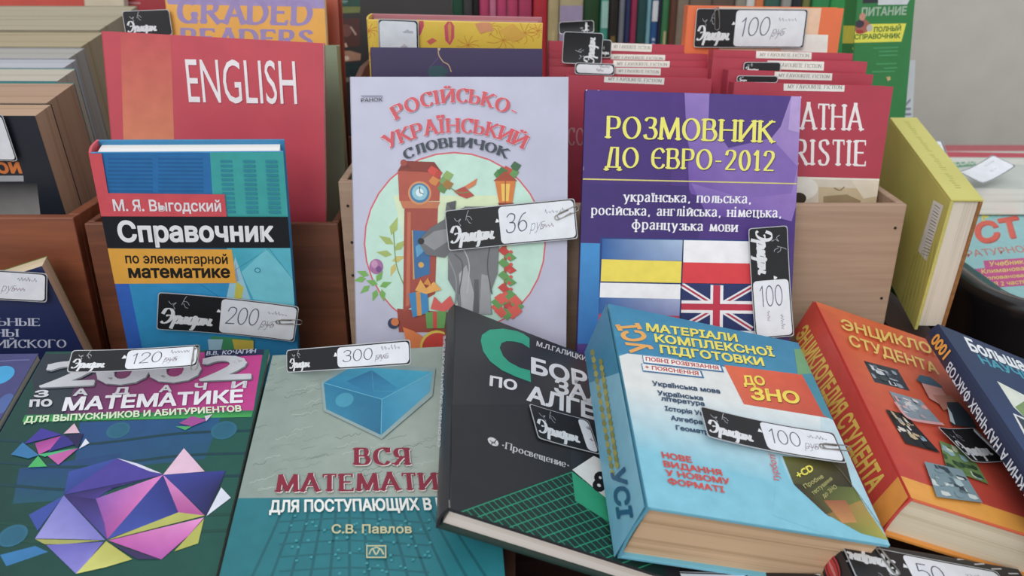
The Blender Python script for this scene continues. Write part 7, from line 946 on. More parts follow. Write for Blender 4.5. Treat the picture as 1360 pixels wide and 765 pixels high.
{'name': 'encyclopedia', 'label': 'orange red student encyclopedia with photo collage and yellow spine lettering', 'loc': [0.2952,0.4807,0.9032], 'rot': [8.89,18.93,-3.58], 'size': [0.142,0.2088,0.0316], 'cover': '#e8683a', 'hard': True, 'front': [('cover_picture',[('P',['#e87038','#d85a34','#b83a30','#cc4434'],[(-77.7,111.8),(162.3,161.9),(31.5,-96.4),(-79.5,-98)]),('P',['#d8483a','#e06a38','#cc4030','#c83434'],[(-81.3,98.8),(-54.8,92.8),(-60,-90.4),(-79.5,-98)]),('P','#f0a232',[(-75.3,-86.9),(-68.7,-86.9),(-28,-88.6),(20.6,-89.6),(-5,-135),(-93.8,-135.8)])]),('photo_collage',[('P','#2c3844',[(-53.1,35),(-24.9,38.6),(-24.7,14),(-53.2,10.2)]),('P','#1c2428',[(-46.4,33.6),(-40.5,33.6),(-39.3,31.8),(-43.5,30.4),(-46.4,30.8)]),('P','#8fa0ac',[(-33.8,18.7),(-29.8,18.6),(-28.9,15.1),(-31.8,13.8),(-33.8,14.4)]),('P','#3c4a50',[(-48.8,28.8),(-46,28.4),(-45.4,25.5),(-47.4,24.2),(-48.8,25.1)]),('P','#1c2428',[(-42.8,32.4),(-40,32),(-39.4,29.7),(-41.4,28.5),(-42.8,29.2)]),('P','#8fa0ac',[(-50.1,32.5),(-44.3,32.4),(-43.1,31.6),(-47.2,30.5),(-50.1,30.7)]),('P','#8fa0ac',[(-38.4,31.2),(-36.1,30.7),(-35.7,27.1),(-37.2,25.6),(-38.3,26.8)]),('P','#3c4a50',[(-49.1,18.3),(-43.1,18.4),(-41.9,16.9),(-46.1,15.7),(-49.1,16)]),('P','#c8d0d4',[(-49.7,31.5),(-47.2,31),(-46.7,27.2),(-48.5,25.6),(-49.7,26.8)]),('P','#2c3844',[(-35.6,28.5),(-33.6,28),(-33.2,26.6),(-34.6,25.8),(-35.6,26.3)]),('P','#1c2428',[(-31.5,34.9),(-29.3,34.4),(-28.8,30.8),(-30.3,29.3),(-31.5,30.5)]),('P','#2c3844',[(-52.3,31.8),(-49.8,31.3),(-49.3,27.9),(-51,26.4),(-52.3,27.6)]),('P','#3c4a50',[(-42.8,31.1),(-39.5,30.8),(-38.8,29),(-41.1,28),(-42.8,28.5)]),('P','#8fa0ac',[(-52.6,20.6),(-50.2,20.2),(-49.7,16.5),(-51.4,14.9),(-52.6,16.1)]),('P','#2c3844',[(-44.5,32.8),(-41.4,32.4),(-40.8,29.9),(-43,28.6),(-44.5,29.4)]),('P','#5a6c7c',[(-46.4,34),(-43.8,33.5),(-43.3,29.6),(-45.1,27.9),(-46.4,29.2)]),('P','#c8d0d4',[(-44.6,30.3),(-39.5,30.2),(-38.4,29.3),(-42,28.4),(-44.6,28.5)]),('P','#2c3844',[(-52.4,35),(-50.2,34.5),(-49.7,33.7),(-51.3,33),(-52.4,33.3)]),('P','#8fa0ac',[(-32.2,34.1),(-28.9,33.7),(-28.2,30.6),(-30.5,29.1),(-32.1,30.1)]),('P','#c8d0d4',[(-40.4,18.2),(-35.5,18.1),(-34.5,14.2),(-37.9,13),(-40.4,13.4)]),('P','#5a6c7c',[(-38.9,27.8),(-34.9,27.5),(-34.1,24.6),(-36.9,23.1),(-38.8,24)]),('P','#1c2428',[(-39,18.2),(-36.4,17.8),(-35.9,14.7),(-37.7,13.3),(-39,14.3)]),('P','#2c3844',[(-42.9,23.8),(-40.3,23.4),(-39.8,21.7),(-41.6,20.6),(-42.9,21.2)]),('P','#3c4a50',[(-46.5,21.1),(-41,21.1),(-39.9,17.2),(-43.7,15.3),(-46.5,16.4)]),('P','#2c3844',[(-37,26.2),(-33,25.9),(-32.2,23.8),(-35,22.6),(-37,23.2)]),('P','#c8d0d4',[(-47.3,27.5),(-41.4,27.5),(-40.2,24.1),(-44.3,22.2),(-47.3,23.1)]),('P','#8fa0ac',[(-38.1,22.4),(-32.2,22.4),(-30.9,21.1),(-35.1,19.8),(-38.1,20.1)]),('P','#8a98a4',[(-44.9,4),(-20.1,5.7),(-13.3,-16.2),(-43.3,-23.3)]),('P','#e0a4a0',[(-34.2,-1.9),(-32.3,-2.4),(-31.4,-5.6),(-32.5,-7),(-33.7,-6)]),('P','#d8d4d4',[(-35.9,1.5),(-31.5,1.2),(-30,-2.4),(-32.9,-4.1),(-35.3,-3.1)]),('P','#d8d4d4',[(-37.5,-3.8),(-32.2,-3.9),(-30.6,-7.1),(-34.2,-9),(-37,-8.2)]),('P','#8a98a4',[(-35.8,-6.8),(-30.4,-6.7),(-29.1,-7.7),(-32.8,-8.9),(-35.6,-8.8)]),('P','#b8c0c4',[(-43.5,-8.7),(-41.9,-9.3),(-41.5,-10.1),(-42.6,-10.9),(-43.4,-10.5)]),('P','#b8c0c4',[(-35,-7.4),(-29.7,-7.4),(-28.1,-10.1),(-31.7,-11.9),(-34.5,-11.3)]),('P','#b8c0c4',[(-31.9,-3.5),(-28.3,-3.8),(-26.8,-7.2),(-29.2,-8.9),(-31.2,-8)]),('P','#e0a4a0',[(-24.1,0.1),(-18.9,0),(-18.2,-3.1),(-20.3,-4.6),(-23.2,-3.8)]),('P','#8a98a4',[(-25.3,-9.2),(-19.4,-8.9),(-17.5,-11.1),(-21.4,-12.9),(-24.6,-12.6)]),('P','#b8c0c4',[(-42.1,-15.1),(-38.6,-15.2),(-37.8,-16.2),(-40.2,-17.3),(-42,-17)]),('P','#8a98a4',[(-24,-7.3),(-18.6,-7.2),(-17,-9.1),(-20.4,-10.7),(-23.3,-10.3)]),('P','#8a98a4',[(-35.6,-0.3),(-32.7,-0.8),(-32,-1.8),(-33.9,-2.6),(-35.3,-2.2)]),('P','#8a98a4',[(-31.6,-9.2),(-28,-9.3),(-27.2,-10),(-29.6,-10.9),(-31.4,-10.8)]),('P','#4c5660',[(-28.7,3.5),(-26.1,3),(-24.8,-0.6),(-26.2,-2.2),(-27.8,-1)]),('P','#4c5660',[(-43.5,-1.6),(-38.4,-1.8),(-37.2,-4.1),(-40.6,-5.6),(-43.3,-4.9)]),('P','#8a98a4',[(-42.5,-3),(-37.5,-3.2),(-36.2,-6.3),(-39.5,-8),(-42.1,-7.2)]),('P','#e0a4a0',[(-43,0.3),(-41.3,-0.4),(-40.6,-4.8),(-41.6,-6.6),(-42.6,-5.1)]),('P','#8a98a4',[(-26.3,0.9),(-23.2,0.5),(-22,-1.5),(-24,-2.7),(-25.7,-2)]),('P','#8a98a4',[(-39.5,-5.8),(-37.4,-6.3),(-36.6,-10),(-37.9,-11.6),(-39.1,-10.4)]),('P','#e0a4a0',[(-40.5,-9.1),(-37,-9.3),(-35.9,-12.3),(-38.3,-13.9),(-40.2,-13.1)]),('P','#b8c0c4',[(-32.6,1.3),(-30,0.8),(-29.3,-0.2),(-31,-1),(-32.4,-0.6)]),('P','#e0a4a0',[(-28.8,-13.6),(-26.4,-13.9),(-25.5,-16.1),(-26.9,-17.4),(-28.2,-16.7)]),('P','#8a98a4',[(-29.9,-15),(-27,-15.1),(-26.1,-16.7),(-28,-17.9),(-29.5,-17.5)]),('P','#b8c0c4',[(-39.1,-10.3),(-36.6,-10.7),(-35.8,-13.2),(-37.4,-14.6),(-38.8,-13.8)]),('P','#8a98a4',[(-40.9,-11.6),(-37.2,-11.8),(-36.3,-13.9),(-38.8,-15.3),(-40.7,-14.8)]),('P','#d8d4d4',[(-28.4,3.2),(-24.6,2.8),(-23.4,0.9),(-25.8,-0.2),(-27.8,0.4)]),('P','#1c2024',[(-57,-21.3),(-41.9,-19.7),(-30.2,-51.3),(-54.9,-53)]),('P','#c8b088',[(-51.7,-26.1),(-48.4,-26.8),(-46.7,-31.9),(-48.7,-33.9),(-50.7,-32.2)]),('P','#c8b088',[(-53.7,-21.1),(-51.7,-21.9),(-50.5,-26.8),(-51.6,-28.7),(-52.9,-27)]),('P','#2c3038',[(-53.5,-30.6),(-52.3,-31.5),(-51.5,-35.6),(-52.1,-37.2),(-53,-35.7)]),('P','#e0d8cc',[(-55.5,-39.1),(-54,-40),(-53.6,-41.8),(-54.5,-42.8),(-55.3,-42)]),('P','#14181c',[(-47.7,-45.1),(-45.2,-45.9),(-43.7,-50.9),(-45.3,-51.4),(-46.6,-51.1)]),('P','#e0d8cc',[(-48.3,-36.9),(-46.6,-37.7),(-45.6,-41.2),(-46.4,-42.6),(-47.5,-41.3)]),('P','#14181c',[(-46.1,-38.2),(-44.6,-39),(-43.8,-41.3),(-44.5,-42.4),(-45.4,-41.4)]),('P','#e0d8cc',[(-46.8,-32.4),(-45,-33.2),(-44,-36),(-44.9,-37.2),(-45.9,-36.2)]),('P','#c8b088',[(-46.2,-23.9),(-43.9,-24.7),(-42.4,-28.2),(-43.6,-29.7),(-45,-28.4)]),('P','#8aa8bc',[(-39.3,-39),(-37.4,-39.8),(-36,-42.8),(-36.9,-44.1),(-38.1,-43)]),('P','#8aa8bc',[(-46,-26.6),(-43.5,-27.3),(-42.6,-28.5),(-44.1,-29.3),(-45.5,-28.8)]),('P','#8aa8bc',[(-40.8,-41.4),(-38.7,-42.2),(-37.8,-43.9),(-38.9,-44.8),(-40.1,-44.1)]),('P','#c8b088',[(-44.1,-27.9),(-40.9,-28.6),(-39.8,-30),(-41.7,-30.9),(-43.5,-30.3)]),('P','#2c3038',[(-53.8,-32.6),(-51.8,-33.4),(-50.9,-36.8),(-52.2,-38.2),(-53.4,-37)]),('P','#e0d8cc',[(-45.9,-26),(-44.1,-26.8),(-43.2,-28.8),(-44.1,-29.9),(-45.1,-29)]),('P','#8aa8bc',[(-50.5,-26.7),(-48.9,-27.6),(-48.2,-30.1),(-49,-31.2),(-49.9,-30.2)]),('P','#1c2024',[(-45.3,-38.9),(-43.5,-39.7),(-42.5,-42.6),(-43.4,-43.9),(-44.5,-42.8)]),('P','#e0d8cc',[(-54.5,-37),(-50.2,-37.6),(-49,-40),(-51.9,-41.2),(-54.2,-40.4)]),('P','#1c2024',[(-38.2,-43.9),(-33.9,-44.5),(-31.7,-49.1),(-34,-50.6),(-36.6,-49.4)]),('P','#c8b088',[(-46,-30.2),(-44.2,-31.1),(-43.5,-32.3),(-44.5,-33.1),(-45.4,-32.5)]),('P','#c8b088',[(-49.2,-40.5),(-44.6,-41.1),(-42.8,-44.6),(-45.9,-46.2),(-48.5,-45)]),('P','#2c3038',[(-45.2,-37.6),(-42.4,-38.3),(-40.8,-42.5),(-42.3,-44.1),(-44.1,-42.7)]),('P','#14181c',[(-55.1,-24.7),(-53.4,-25.5),(-52.5,-29.7),(-53.6,-31.3),(-54.6,-29.9)]),('P','#14181c',[(-40.9,-45.6),(-37.8,-46.3),(-35.9,-50.8),(-38,-50.9),(-39.5,-51)]),('P','#14181c',[(-44.4,-25.5),(-41.5,-26.2),(-40.1,-28.8),(-41.7,-30.1),(-43.4,-29.1)]),('P','#c8b088',[(-45.4,-39.2),(-41.1,-39.8),(-40,-41),(-42.7,-42),(-45,-41.4)]),('P','#6a8a4c',[(-25.6,-38.5),(-4.9,-39.4),(-5.1,-68.9),(-32.8,-66.7)]),('P','#6a8a4c',[(-29.7,-56.5),(-27.3,-57.5),(-27,-58.8),(-29,-59.2),(-30.2,-58.5)]),('P','#c8d0b8',[(-27,-46.1),(-22.2,-47.3),(-21.4,-48.3),(-25.1,-48.6),(-27.5,-48)]),('P','#8ab0b8',[(-25.3,-46.4),(-22.6,-47.4),(-22.2,-48.8),(-24.5,-49.4),(-25.8,-48.6)]),('P','#3c5a34',[(-21.8,-42.2),(-20.3,-43.1),(-20.3,-45.1),(-21.7,-45.9),(-22.4,-45)]),('P','#c8d0b8',[(-18.1,-41.3),(-15.2,-42.3),(-14.9,-44.9),(-17.2,-45.8),(-18.6,-44.7)]),('P','#c8d0b8',[(-14.5,-61.2),(-10.9,-62.3),(-10.3,-65.9),(-13.1,-67),(-14.9,-65.5)]),('P','#8ab0b8',[(-12.4,-62),(-8.7,-63.1),(-8.1,-66.3),(-10.8,-67.3),(-12.7,-66)]),('P','#6a8a4c',[(-23.4,-38.8),(-21.4,-39.8),(-21.2,-41.2),(-22.9,-41.8),(-23.9,-41.1)]),('P','#2c4430',[(-30.9,-60.5),(-25.7,-61.7),(-25.1,-64.6),(-29.3,-65.4),(-31.8,-64.1)]),('P','#3c5a34',[(-16.6,-54.8),(-13,-55.9),(-12.5,-58.7),(-15.2,-59.6),(-17,-58.4)]),('P','#2c4430',[(-10.7,-54.2),(-7.5,-55.3),(-6.9,-57),(-9.3,-57.5),(-10.9,-56.7)]),('P','#c8d0b8',[(-17.9,-38.9),(-14.6,-40),(-14.2,-43),(-16.9,-44),(-18.5,-42.8)]),('P','#6a8a4c',[(-20.1,-60.6),(-15.7,-61.8),(-14.9,-63.9),(-18.3,-64.5),(-20.5,-63.4)]),('P','#2c4430',[(-13.5,-61.4),(-7.9,-62.7),(-6.8,-65.4),(-10.9,-66.1),(-13.8,-64.9)]),('P','#8ab0b8',[(-23.6,-44.6),(-19.5,-45.7),(-19.4,-50.4),(-22.8,-51.8),(-24.8,-50.1)]),('P','#8ab0b8',[(-25.8,-42.1),(-22.5,-43.1),(-22.8,-48),(-25.7,-49.5),(-27.2,-47.7)]),('P','#6a8a4c',[(-28.3,-56.7),(-24.6,-57.8),(-24.3,-60.4),(-27.3,-61.2),(-29.1,-60.1)]),('P','#c8d0b8',[(-23.5,-44.1),(-19.7,-45.2),(-19.2,-47.1),(-22.2,-47.8),(-24.1,-46.8)]),('P','#2c4430',[(-14.9,-45.8),(-13.3,-46.7),(-13.2,-48.6),(-14.5,-49.3),(-15.2,-48.5)]),('P','#6a8a4c',[(-19.1,-61.1),(-16.9,-62.1),(-16.7,-64.8),(-18.5,-65.7),(-19.6,-64.6)]),('P','#3c5a34',[(-23,-55.9),(-18.5,-57),(-18,-60.6),(-21.6,-61.6),(-23.8,-60.2)]),('P','#2c4430',[(-19.1,-55.3),(-16.8,-56.3),(-16.6,-59.2),(-18.5,-60.2),(-19.6,-59)]),('P','#2c4430',[(-13.6,-55.6),(-8.3,-56.9),(-7.3,-58.3),(-11.1,-58.7),(-13.8,-57.9)]),('P','#8ab0b8',[(-15.9,-46.8),(-11.8,-48),(-11.2,-52.4),(-14.5,-53.8),(-16.6,-52.1)]),('P','#2c4430',[(-24.4,-55.8),(-22.7,-56.8),(-22.8,-59.2),(-24.3,-60.1),(-25.1,-59.1)]),('P','#3c5a34',[(-28.8,-51.5),(-27.1,-52.4),(-27.6,-56.1),(-29.3,-57.3),(-29.9,-55.9)]),('P','#7a949c',[(-48.6,-67.4),(-21.2,-63.3),(-20,-90.2),(-53.4,-98.3)]),('P','#d0d8d4',[(-50.9,-85.2),(-45.7,-85),(-44.9,-86.3),(-48.7,-87.8),(-51.2,-87.7)]),('P','#34444c',[(-39.4,-66.7),(-33.5,-66.7),(-32.4,-68.3),(-36.7,-69.8),(-39.7,-69.5)]),('P','#7a949c',[(-32.1,-78.9),(-26.5,-78.6),(-25.4,-79.2),(-29.3,-80.5),(-32.1,-80.6)]),('P','#34444c',[(-28.6,-70.7),(-22.3,-70.5),(-21.7,-72.8),(-25.5,-74.4),(-28.7,-74)]),('P','#d0d8d4',[(-28.1,-85.9),(-22.5,-85.5),(-21.3,-87.8),(-25.3,-89.8),(-28.2,-89.4)]),('P','#5a7078',[(-34.4,-69.3),(-31.6,-69.7),(-31.1,-72.7),(-33.2,-74.3),(-34.6,-73.3)]),('P','#7a949c',[(-35.9,-77.2),(-30.9,-77.1),(-30,-78.2),(-33.5,-79.6),(-36,-79.4)]),('P','#d0d8d4',[(-43.8,-79.1),(-37.8,-78.8),(-36.8,-82.6),(-41.4,-85),(-44.4,-84.2)]),('P','#34444c',[(-42,-67.1),(-40.2,-67.8),(-40.2,-71.3),(-41.7,-73),(-42.6,-71.8)]),('P','#d0d8d4',[(-50.4,-82.5),(-48.1,-82.9),(-47.9,-85.4),(-49.8,-86.9),(-50.9,-86.1)]),('P','#d0d8d4',[(-32.7,-81.8),(-27.8,-81.6),(-26.8,-84.8),(-30.4,-86.9),(-32.9,-86.2)]),('P','#d0d8d4',[(-48.1,-91.3),(-42.7,-90.9),(-41.9,-93.1),(-45.9,-95.1),(-48.6,-94.7)]),('P','#34444c',[(-36.6,-79.9),(-30.1,-79.4),(-28.9,-81.2),(-33.6,-83.1),(-36.9,-82.9)]),('P','#7a949c',[(-45.5,-76.7),(-39.9,-76.5),(-38.8,-77.8),(-43,-79.4),(-45.8,-79.2)]),('P','#a8c0c4',[(-38.7,-79.7),(-35.8,-80),(-35.4,-83),(-37.6,-84.7),(-39.1,-83.8)]),('P','#34444c',[(-35.9,-66.6),(-32.7,-67),(-32.2,-70.3),(-34.6,-72),(-36.2,-71)]),('P','#5a7078',[(-40.1,-76.1),(-33.9,-75.8),(-32.9,-80),(-37.5,-82.5),(-40.6,-81.6)]),('P','#a8c0c4',[(-46.5,-79.3),(-41,-79.2),(-40.2,-82.6),(-44.4,-84.8),(-47.1,-84)]),('P','#34444c',[(-32.4,-79.8),(-28.9,-79.9),(-28.2,-84.3),(-30.9,-86.5),(-32.7,-85.3)]),('P','#7a949c',[(-43.6,-71.2),(-38.4,-71.3),(-37.4,-72.9),(-41.3,-74.4),(-44,-74)]),('P','#d0d8d4',[(-29.6,-72.5),(-24.9,-72.5),(-24,-73.7),(-27.3,-75),(-29.7,-74.8)]),('P','#5a7078',[(-33.3,-85.1),(-27.4,-84.7),(-26.3,-85.3),(-30.4,-86.8),(-33.3,-86.9)]),('P','#7a949c',[(-38,-88.4),(-33.4,-88.2),(-32.5,-90.9),(-36,-92.8),(-38.3,-92.2)]),('P','#7a949c',[(-43.2,-76.1),(-36.9,-75.8),(-35.9,-79.9),(-40.7,-82.4),(-43.9,-81.5)]),('P','#7a949c',[(-47.4,-80.2),(-42.5,-80.1),(-42,-84.7),(-45.8,-87.2),(-48.2,-86)]),('P','#a8c0c4',[(-33,-75.5),(-28.3,-75.5),(-27.4,-79.6),(-30.8,-81.9),(-33.2,-80.8)]),('P','#2f5a74',[(-14.7,28.9),(-8.7,37.8),(0.8,39.8),(6.4,32.2),(5,25.6),(-5.5,24.8)]),('P','#d09088',[(-12,26.7),(5,29),(4.8,13.2),(-6.6,5.6),(-13.1,8.9)]),('P','#b87868',[(-8.1,15.3),(9.7,22.8),(11.2,12.2),(-6.5,-0.7)]),('P','#2c3c48',[(1.2,11.5),(12.8,16.9),(16.3,2.6),(14.8,-9.5),(-7.2,-16.1)]),('P','#c4d4dc',[(-0.8,5.9),(-0.4,-1),(-3.8,-14.6),(-6.5,-12.1)]),('S','#d8a0a0',2.6,[(-46.4,-10.4),(-43.6,-24.2),(-32.7,-23.8),(-14.3,-18.5)],True)],'small overlapping photos'),('title_lettering',[('T','ЭНЦИКЛОПЕДИЯ',-60.6,68.3,74,83,3.3,16.3,'#ecc85c','x'),('T','СТУДЕНТА',-60.7,47.3,11.7,47.8,3,15.7,'#ecc85c','x')])], 'spine_print': [('spine_lettering',[('P',['#e2583a','#d84036','#cc3430','#d8483a'],[(-42.6,181.8),(19.1,86.2),(19.6,-113.4),(-53.6,-98.6)]),('P','#f09a30',[(-34.9,-85.9),(1.8,-88.1),(11,-116.2),(-33.5,-130.6)]),('T','ЭНЦИКЛОПЕДИЯ СТУДЕНТА',-31.4,98.3,-25.5,-78,16.3,-4.2,'#f0cc4c','X')])], 'pages': '#ddd0b4', 'streak': 0.12, 'spine': '#d84036', 'back': '#f09a30'},
{'name': 'fact_book', 'label': 'navy blue fact book with yellow digits and white title', 'loc': [0.3672,0.433,0.8994], 'rot': [11.52,23.21,-1.72], 'size': [0.15,0.2029,0.0139], 'cover': '#16284a', 'hard': True, 'front': [('cover_picture',[('P',['#18304c','#16305c','#1a4478','#18386c'],[(-76.5,165.1),(260.8,256.4),(-4.1,-66.7),(-133.2,-65.3)]),('P','#dfe6d8',[(-52.2,50.5),(-32.1,46),(-50,16.6),(-54.2,24.2)]),('P','#7a9a5c',[(-52.5,25),(-36.7,38.3),(-50,16.6)]),('P','#e4e6e4',[(-59.6,16.1),(-50.6,15.6),(-63.5,-5.4)]),('P','#243c50',[(-58.2,14.3),(-52.1,13.2),(-60.1,0.2)])]),('title_lettering',[('T','Большая',-57.7,79.9,0.6,81.4,2.8,17.7,'#ecf2f6','X'),('T','НАУЧНЫХ',-54.8,67.6,15.9,71.2,0.9,10.7,'#2fa0b8','X')],'white and teal title')], 'spine_print': [('spine_lettering',[('T','1000',-2.1,72.1,-2.8,94.1,-8.8,-0.7,'#eca02c','X'),('T','БОЛЬШАЯ КНИГА НАУЧНЫХ ФАКТОВ',-9.1,-85.3,-6.3,66.5,-6.3,-1.9,'#ccd2dc','x')])], 'pages': '#d8d0c0'},
{'name': 'indigo_book', 'label': 'indigo book with a cyan patch beside the green and magenta maths book', 'loc': [-0.3958,0.4018,0.9116], 'rot': [13.14,3.19,4.63], 'size': [0.152,0.212,0.006], 'cover': '#38407c', 'front': [('cover_picture',[('P',['#3c3f74','#44457c','#4a4a84','#383c70'],[(-18.8,118),(76.7,116.6),(84.4,26.1),(1.6,28.4)]),('E','#2fa4dc',59.3,84.1,8.6,9.4),('E','#4c68a8',72.5,56.6,4.9,9.5),('S','#6a70a4',1,[(53.8,98.2),(61.1,99.1),(72.5,99.5)],True)])], 'spine': '#14304c'},
{'name': 'black_book', 'label': 'black book with a red oval on its spine, under the fifty rouble tag', 'loc': [0.2405,0.2914,0.8626], 'rot': [8.92,15.78,2.29], 'size': [0.12,0.17,0.0207], 'cover': '#26242a', 'hard': True, 'front': [('dashed_print',[('S','#d8d8dc',1,[(-65.6,68.8),(-65,66.7)],False),('S','#d8d8dc',1,[(-64,64.4),(-63.4,62.3)],False),('S','#d8d8dc',1,[(-62.5,60.1),(-61.9,58)],False),('S','#d8d8dc',1,[(-61,55.8),(-60.5,53.8)],False),('S','#d8d8dc',1,[(-59.6,51.6),(-59,49.6)],False),('S','#d8d8dc',1,[(-58.2,47.4),(-57.6,45.5)],False),('S','#d8d8dc',1,[(-64.8,68.5),(-63.2,66.7),(-62,68.2)],False),('S','#c8c8cc',0.9,[(-60.9,67.6),(-56.8,69.6)],False),('S','#c8c8cc',0.9,[(18.2,83.9),(26.1,85.9)],False),('S','#c8c8cc',0.9,[(28.8,82.5),(36.5,84.3)],False),('S','#c8c8cc',0.9,[(39.3,81.2),(47,82.7)],False),('S','#c8c8cc',0.9,[(49.9,79.9),(57.5,81.2)],False),('P',['#3c4a5c','#2a2e38'],[(-62,82.1),(-54.1,82.6),(-55.5,74.9),(-63.7,73.3)])])], 'spine_print': [('spine_emblem',[('E','#c8343c',-10.3,71,6,9.5),('E','#26242a',-10.3,71,4.6,8),('E','#c8343c',-10.3,71,3.9,7.2),('E','#e8b0b0',-10.3,71,0.8,6),('E','#c8343c',-10.3,71,0.3,5.6)],'red oval emblem')], 'pages': '#d0c4b0'},
{'name': 'black_book', 'label': 'black book with a blue spine end just below the thick exam guide', 'loc': [0.108,0.2869,0.8545], 'rot': [13.28,0.64,-1.69], 'size': [0.1248,0.1614,0.024], 'cover': '#221f22', 'hard': True, 'front': [('dashed_print',[('S','#d0d0d4',0.8,[(7.7,80.7),(11.2,81.3)],False),('S','#d0d0d4',0.8,[(13.8,81.9),(17.3,82.6)],False),('S','#d0d0d4',0.8,[(54.3,82.5),(62,79.8)],False)])], 'spine': '#2c4484', 'pages': '#d0c4b0'},
{'name': 'nutrition_guide', 'label': 'green and yellow nutrition guide standing beside the grey card sheet', 'loc': [0.3711,0.8362,1.0019], 'rot': [82,0,2.07], 'size': [0.0566,0.3421,0.03], 'cover': '#157a34', 'hard': False, 'front': [('cover_print',[('P','#2c3034',[(-23.2,149.8),(25.1,148),(22.4,139.9),(-22.5,139.9)]),('P','#c8ccd0',[(-7.6,147.6),(25.3,146.4),(20.9,137.3),(-7.7,138)]),('T','ПИТАНИЕ',-23.4,128,20.9,127.7,0.4,8.2,'#9ab49c','X'),('P','#e0dc2c',[(-52.5,121.1),(21.6,119.7),(18.3,102.6),(-51.4,103.5)]),('T','ПОЛНЫЙ',-9.7,112.5,16.9,112.9,0,5,'#3a6a2c','X'),('T','СПРАВОЧНИК',-28.4,106.2,16.7,105.9,0,5,'#3a6a2c','X'),('E','#a8604c',-21.8,118.3,7.9,6.7),('E','#3c3444',-24.3,120.9,4.5,3.7),('E','#c88a74',-22,127.5,3.1,3.7),('E','#b8b4b0',-14.2,116.7,3.1,3.4),('E','#a8342c',-23.7,113.4,3.8,2),('P','#3f9a5c',[(-8.9,98),(15.6,97.7),(15.7,96.5),(-8.8,96.7)]),('P','#3f9a5c',[(-3.4,94.5),(15.5,94.3),(15.6,93.1),(-3.3,93.1)]),('P','#3f9a5c',[(-3.1,90.7),(15.5,90.5),(15.6,89.3),(-3,89.3)]),('P','#3f9a5c',[(-5.1,82.6),(15.1,82.4),(15.2,81.2),(-5,81.2)]),('P','#3f9a5c',[(3.1,78.2),(16.2,78.3),(16.3,77),(3.2,76.8)]),('P','#3f9a5c',[(-9,75.2),(14.3,74.9),(14.4,73.7),(-8.9,73.8)]),('P','#c8a86c',[(6,69),(9.9,69.4),(10.5,66.3),(7.7,65)])])], 'spine_print': [('spine_lettering',[('P','#e0dc2c',[(-65.4,122.3),(9.5,119),(12.5,102.3),(-62.3,104.2)]),('T','ВК.',20,83.9,16,101.4,-19.5,0.1,'#d8d83c','X')])], 'spine': '#1c8a3c'},
{'name': 'softcover_book', 'label': 'red book edge behind the tall beige book', 'loc': [-0.6065,1.0893,0.9827], 'rot': [86,0,-0.55], 'size': [0.1854,0.3079,0.012], 'cover': '#c8402c'},
{'name': 'leaflet', 'label': 'pale leaflet with grey letters between the green guide and the grey card', 'loc': [0.4296,0.9224,1.0014], 'rot': [84,0,5.14], 'size': [0.0358,0.1464,0.004], 'cover': '#c4c8cc', 'front': [('lettering',[('T','ИК',17.3,3.2,14.5,32.7,-12.3,0.6,'#7c8494','m'),('E','#8a5a48',-2.1,45.2,4.2,4.6)])]},
{'name': 'workbook', 'label': 'turquoise and magenta workbook with red title letters in the black tray', 'loc': [0.576,0.789,0.918], 'rot': [0,0,0], 'size': [0.3,0.32,0.02], 'cover': '#8cc4c8', 'front': [('cover_print',[('P','#8cc4c8',[(-77.1,237.7),(214,307.4),(-125.6,-215.3),(-274.3,-215.3)]),('P','#c8408c',[(-61.6,147),(54.6,199.6),(147.6,237.7),(86.8,141.4),(9.2,119.8),(-78.4,69.5)]),('T','орова,',-52.4,107.3,25.3,148.1,16.2,36.4,'#e8dc50','X'),('T','редова',-65.9,67.6,11.7,111.5,15.3,33.5,'#e8dc50','X'),('T','СТ',-114.7,-16.8,-53.2,8.5,30.5,65.8,'#b8342c','X'),('T','СТ',-114.1,-13.6,-52.5,11.9,30.6,66.2,'#e0523c','X'),('T','РАТУРНОЕ',-141.2,-49.8,-69,-33.2,6.5,18.1,'#c8786a','m'),('P','#c8408c',[(-130.9,-59.2),(-69.8,-48.3),(-82.5,-69.9),(-140.1,-79.7)]),('P','#c8408c',[(-169,-83.8),(-98.7,-69.9),(-39.8,-59.2),(-67.9,-103.7),(-127,-119.6),(-187.7,-128.8)]),('T','Учебник',-133.1,-74.1,-97.1,-67.1,6.2,12.7,'#e8dc50','m'),('T','Л.Ф. Климанова, В.',-168.8,-95.8,-94.2,-81,4.9,10.7,'#e8dc50','m'),('T','М.В. Голованова',-172.2,-110.1,-115.7,-99.8,4.1,9,'#e8dc50','m'),('T','В 2 частях',-153.8,-121.4,-118.2,-113.9,4.9,10,'#e8dc50','m'),('P','#d8404c',[(-170.4,-153.5),(-97,-134.8),(-124.9,-179.9),(-176.6,-178.9)]),('T','4',-170.8,-172.4,-162.7,-172.4,6.8,16.6,'#e8d040','X')])], 'pages': '#d8d4cc', 'corner': 0.034},
{'name': 'workbook', 'label': 'red and white striped workbook at the far end of the black tray', 'loc': [0.64,0.965,0.95], 'rot': [0,0,0], 'size': [0.4,0.2,0.03], 'cover': '#c8d0c8', 'front': [('cover_print',[('P','#b8505c',[(-80.7,176.6),(96.2,176.6),(31.4,66.8),(-129.9,66.8)]),('P','#7aa08a',[(-80.7,176.6),(87.5,161.8),(57.5,111),(-106.4,119.2)]),('P','#c83a54',[(-129.9,66.8),(24.1,54.4),(11.4,32.8),(-102.8,36.4)]),('P','#dcdcd4',[(-144.1,35.2),(5.9,23.5),(-10.1,-3.6),(-133.8,7.5)]),('P','#4a9a6c',[(-133.8,7.5),(-79.3,14.3),(-89.7,-5.8),(-128.6,-16.7)]),('T','РУССКОЕ',-128.2,-10.2,-82.3,3,11.8,24.5,'#dce0d8','X')])], 'pages': '#d8d4cc'},
]
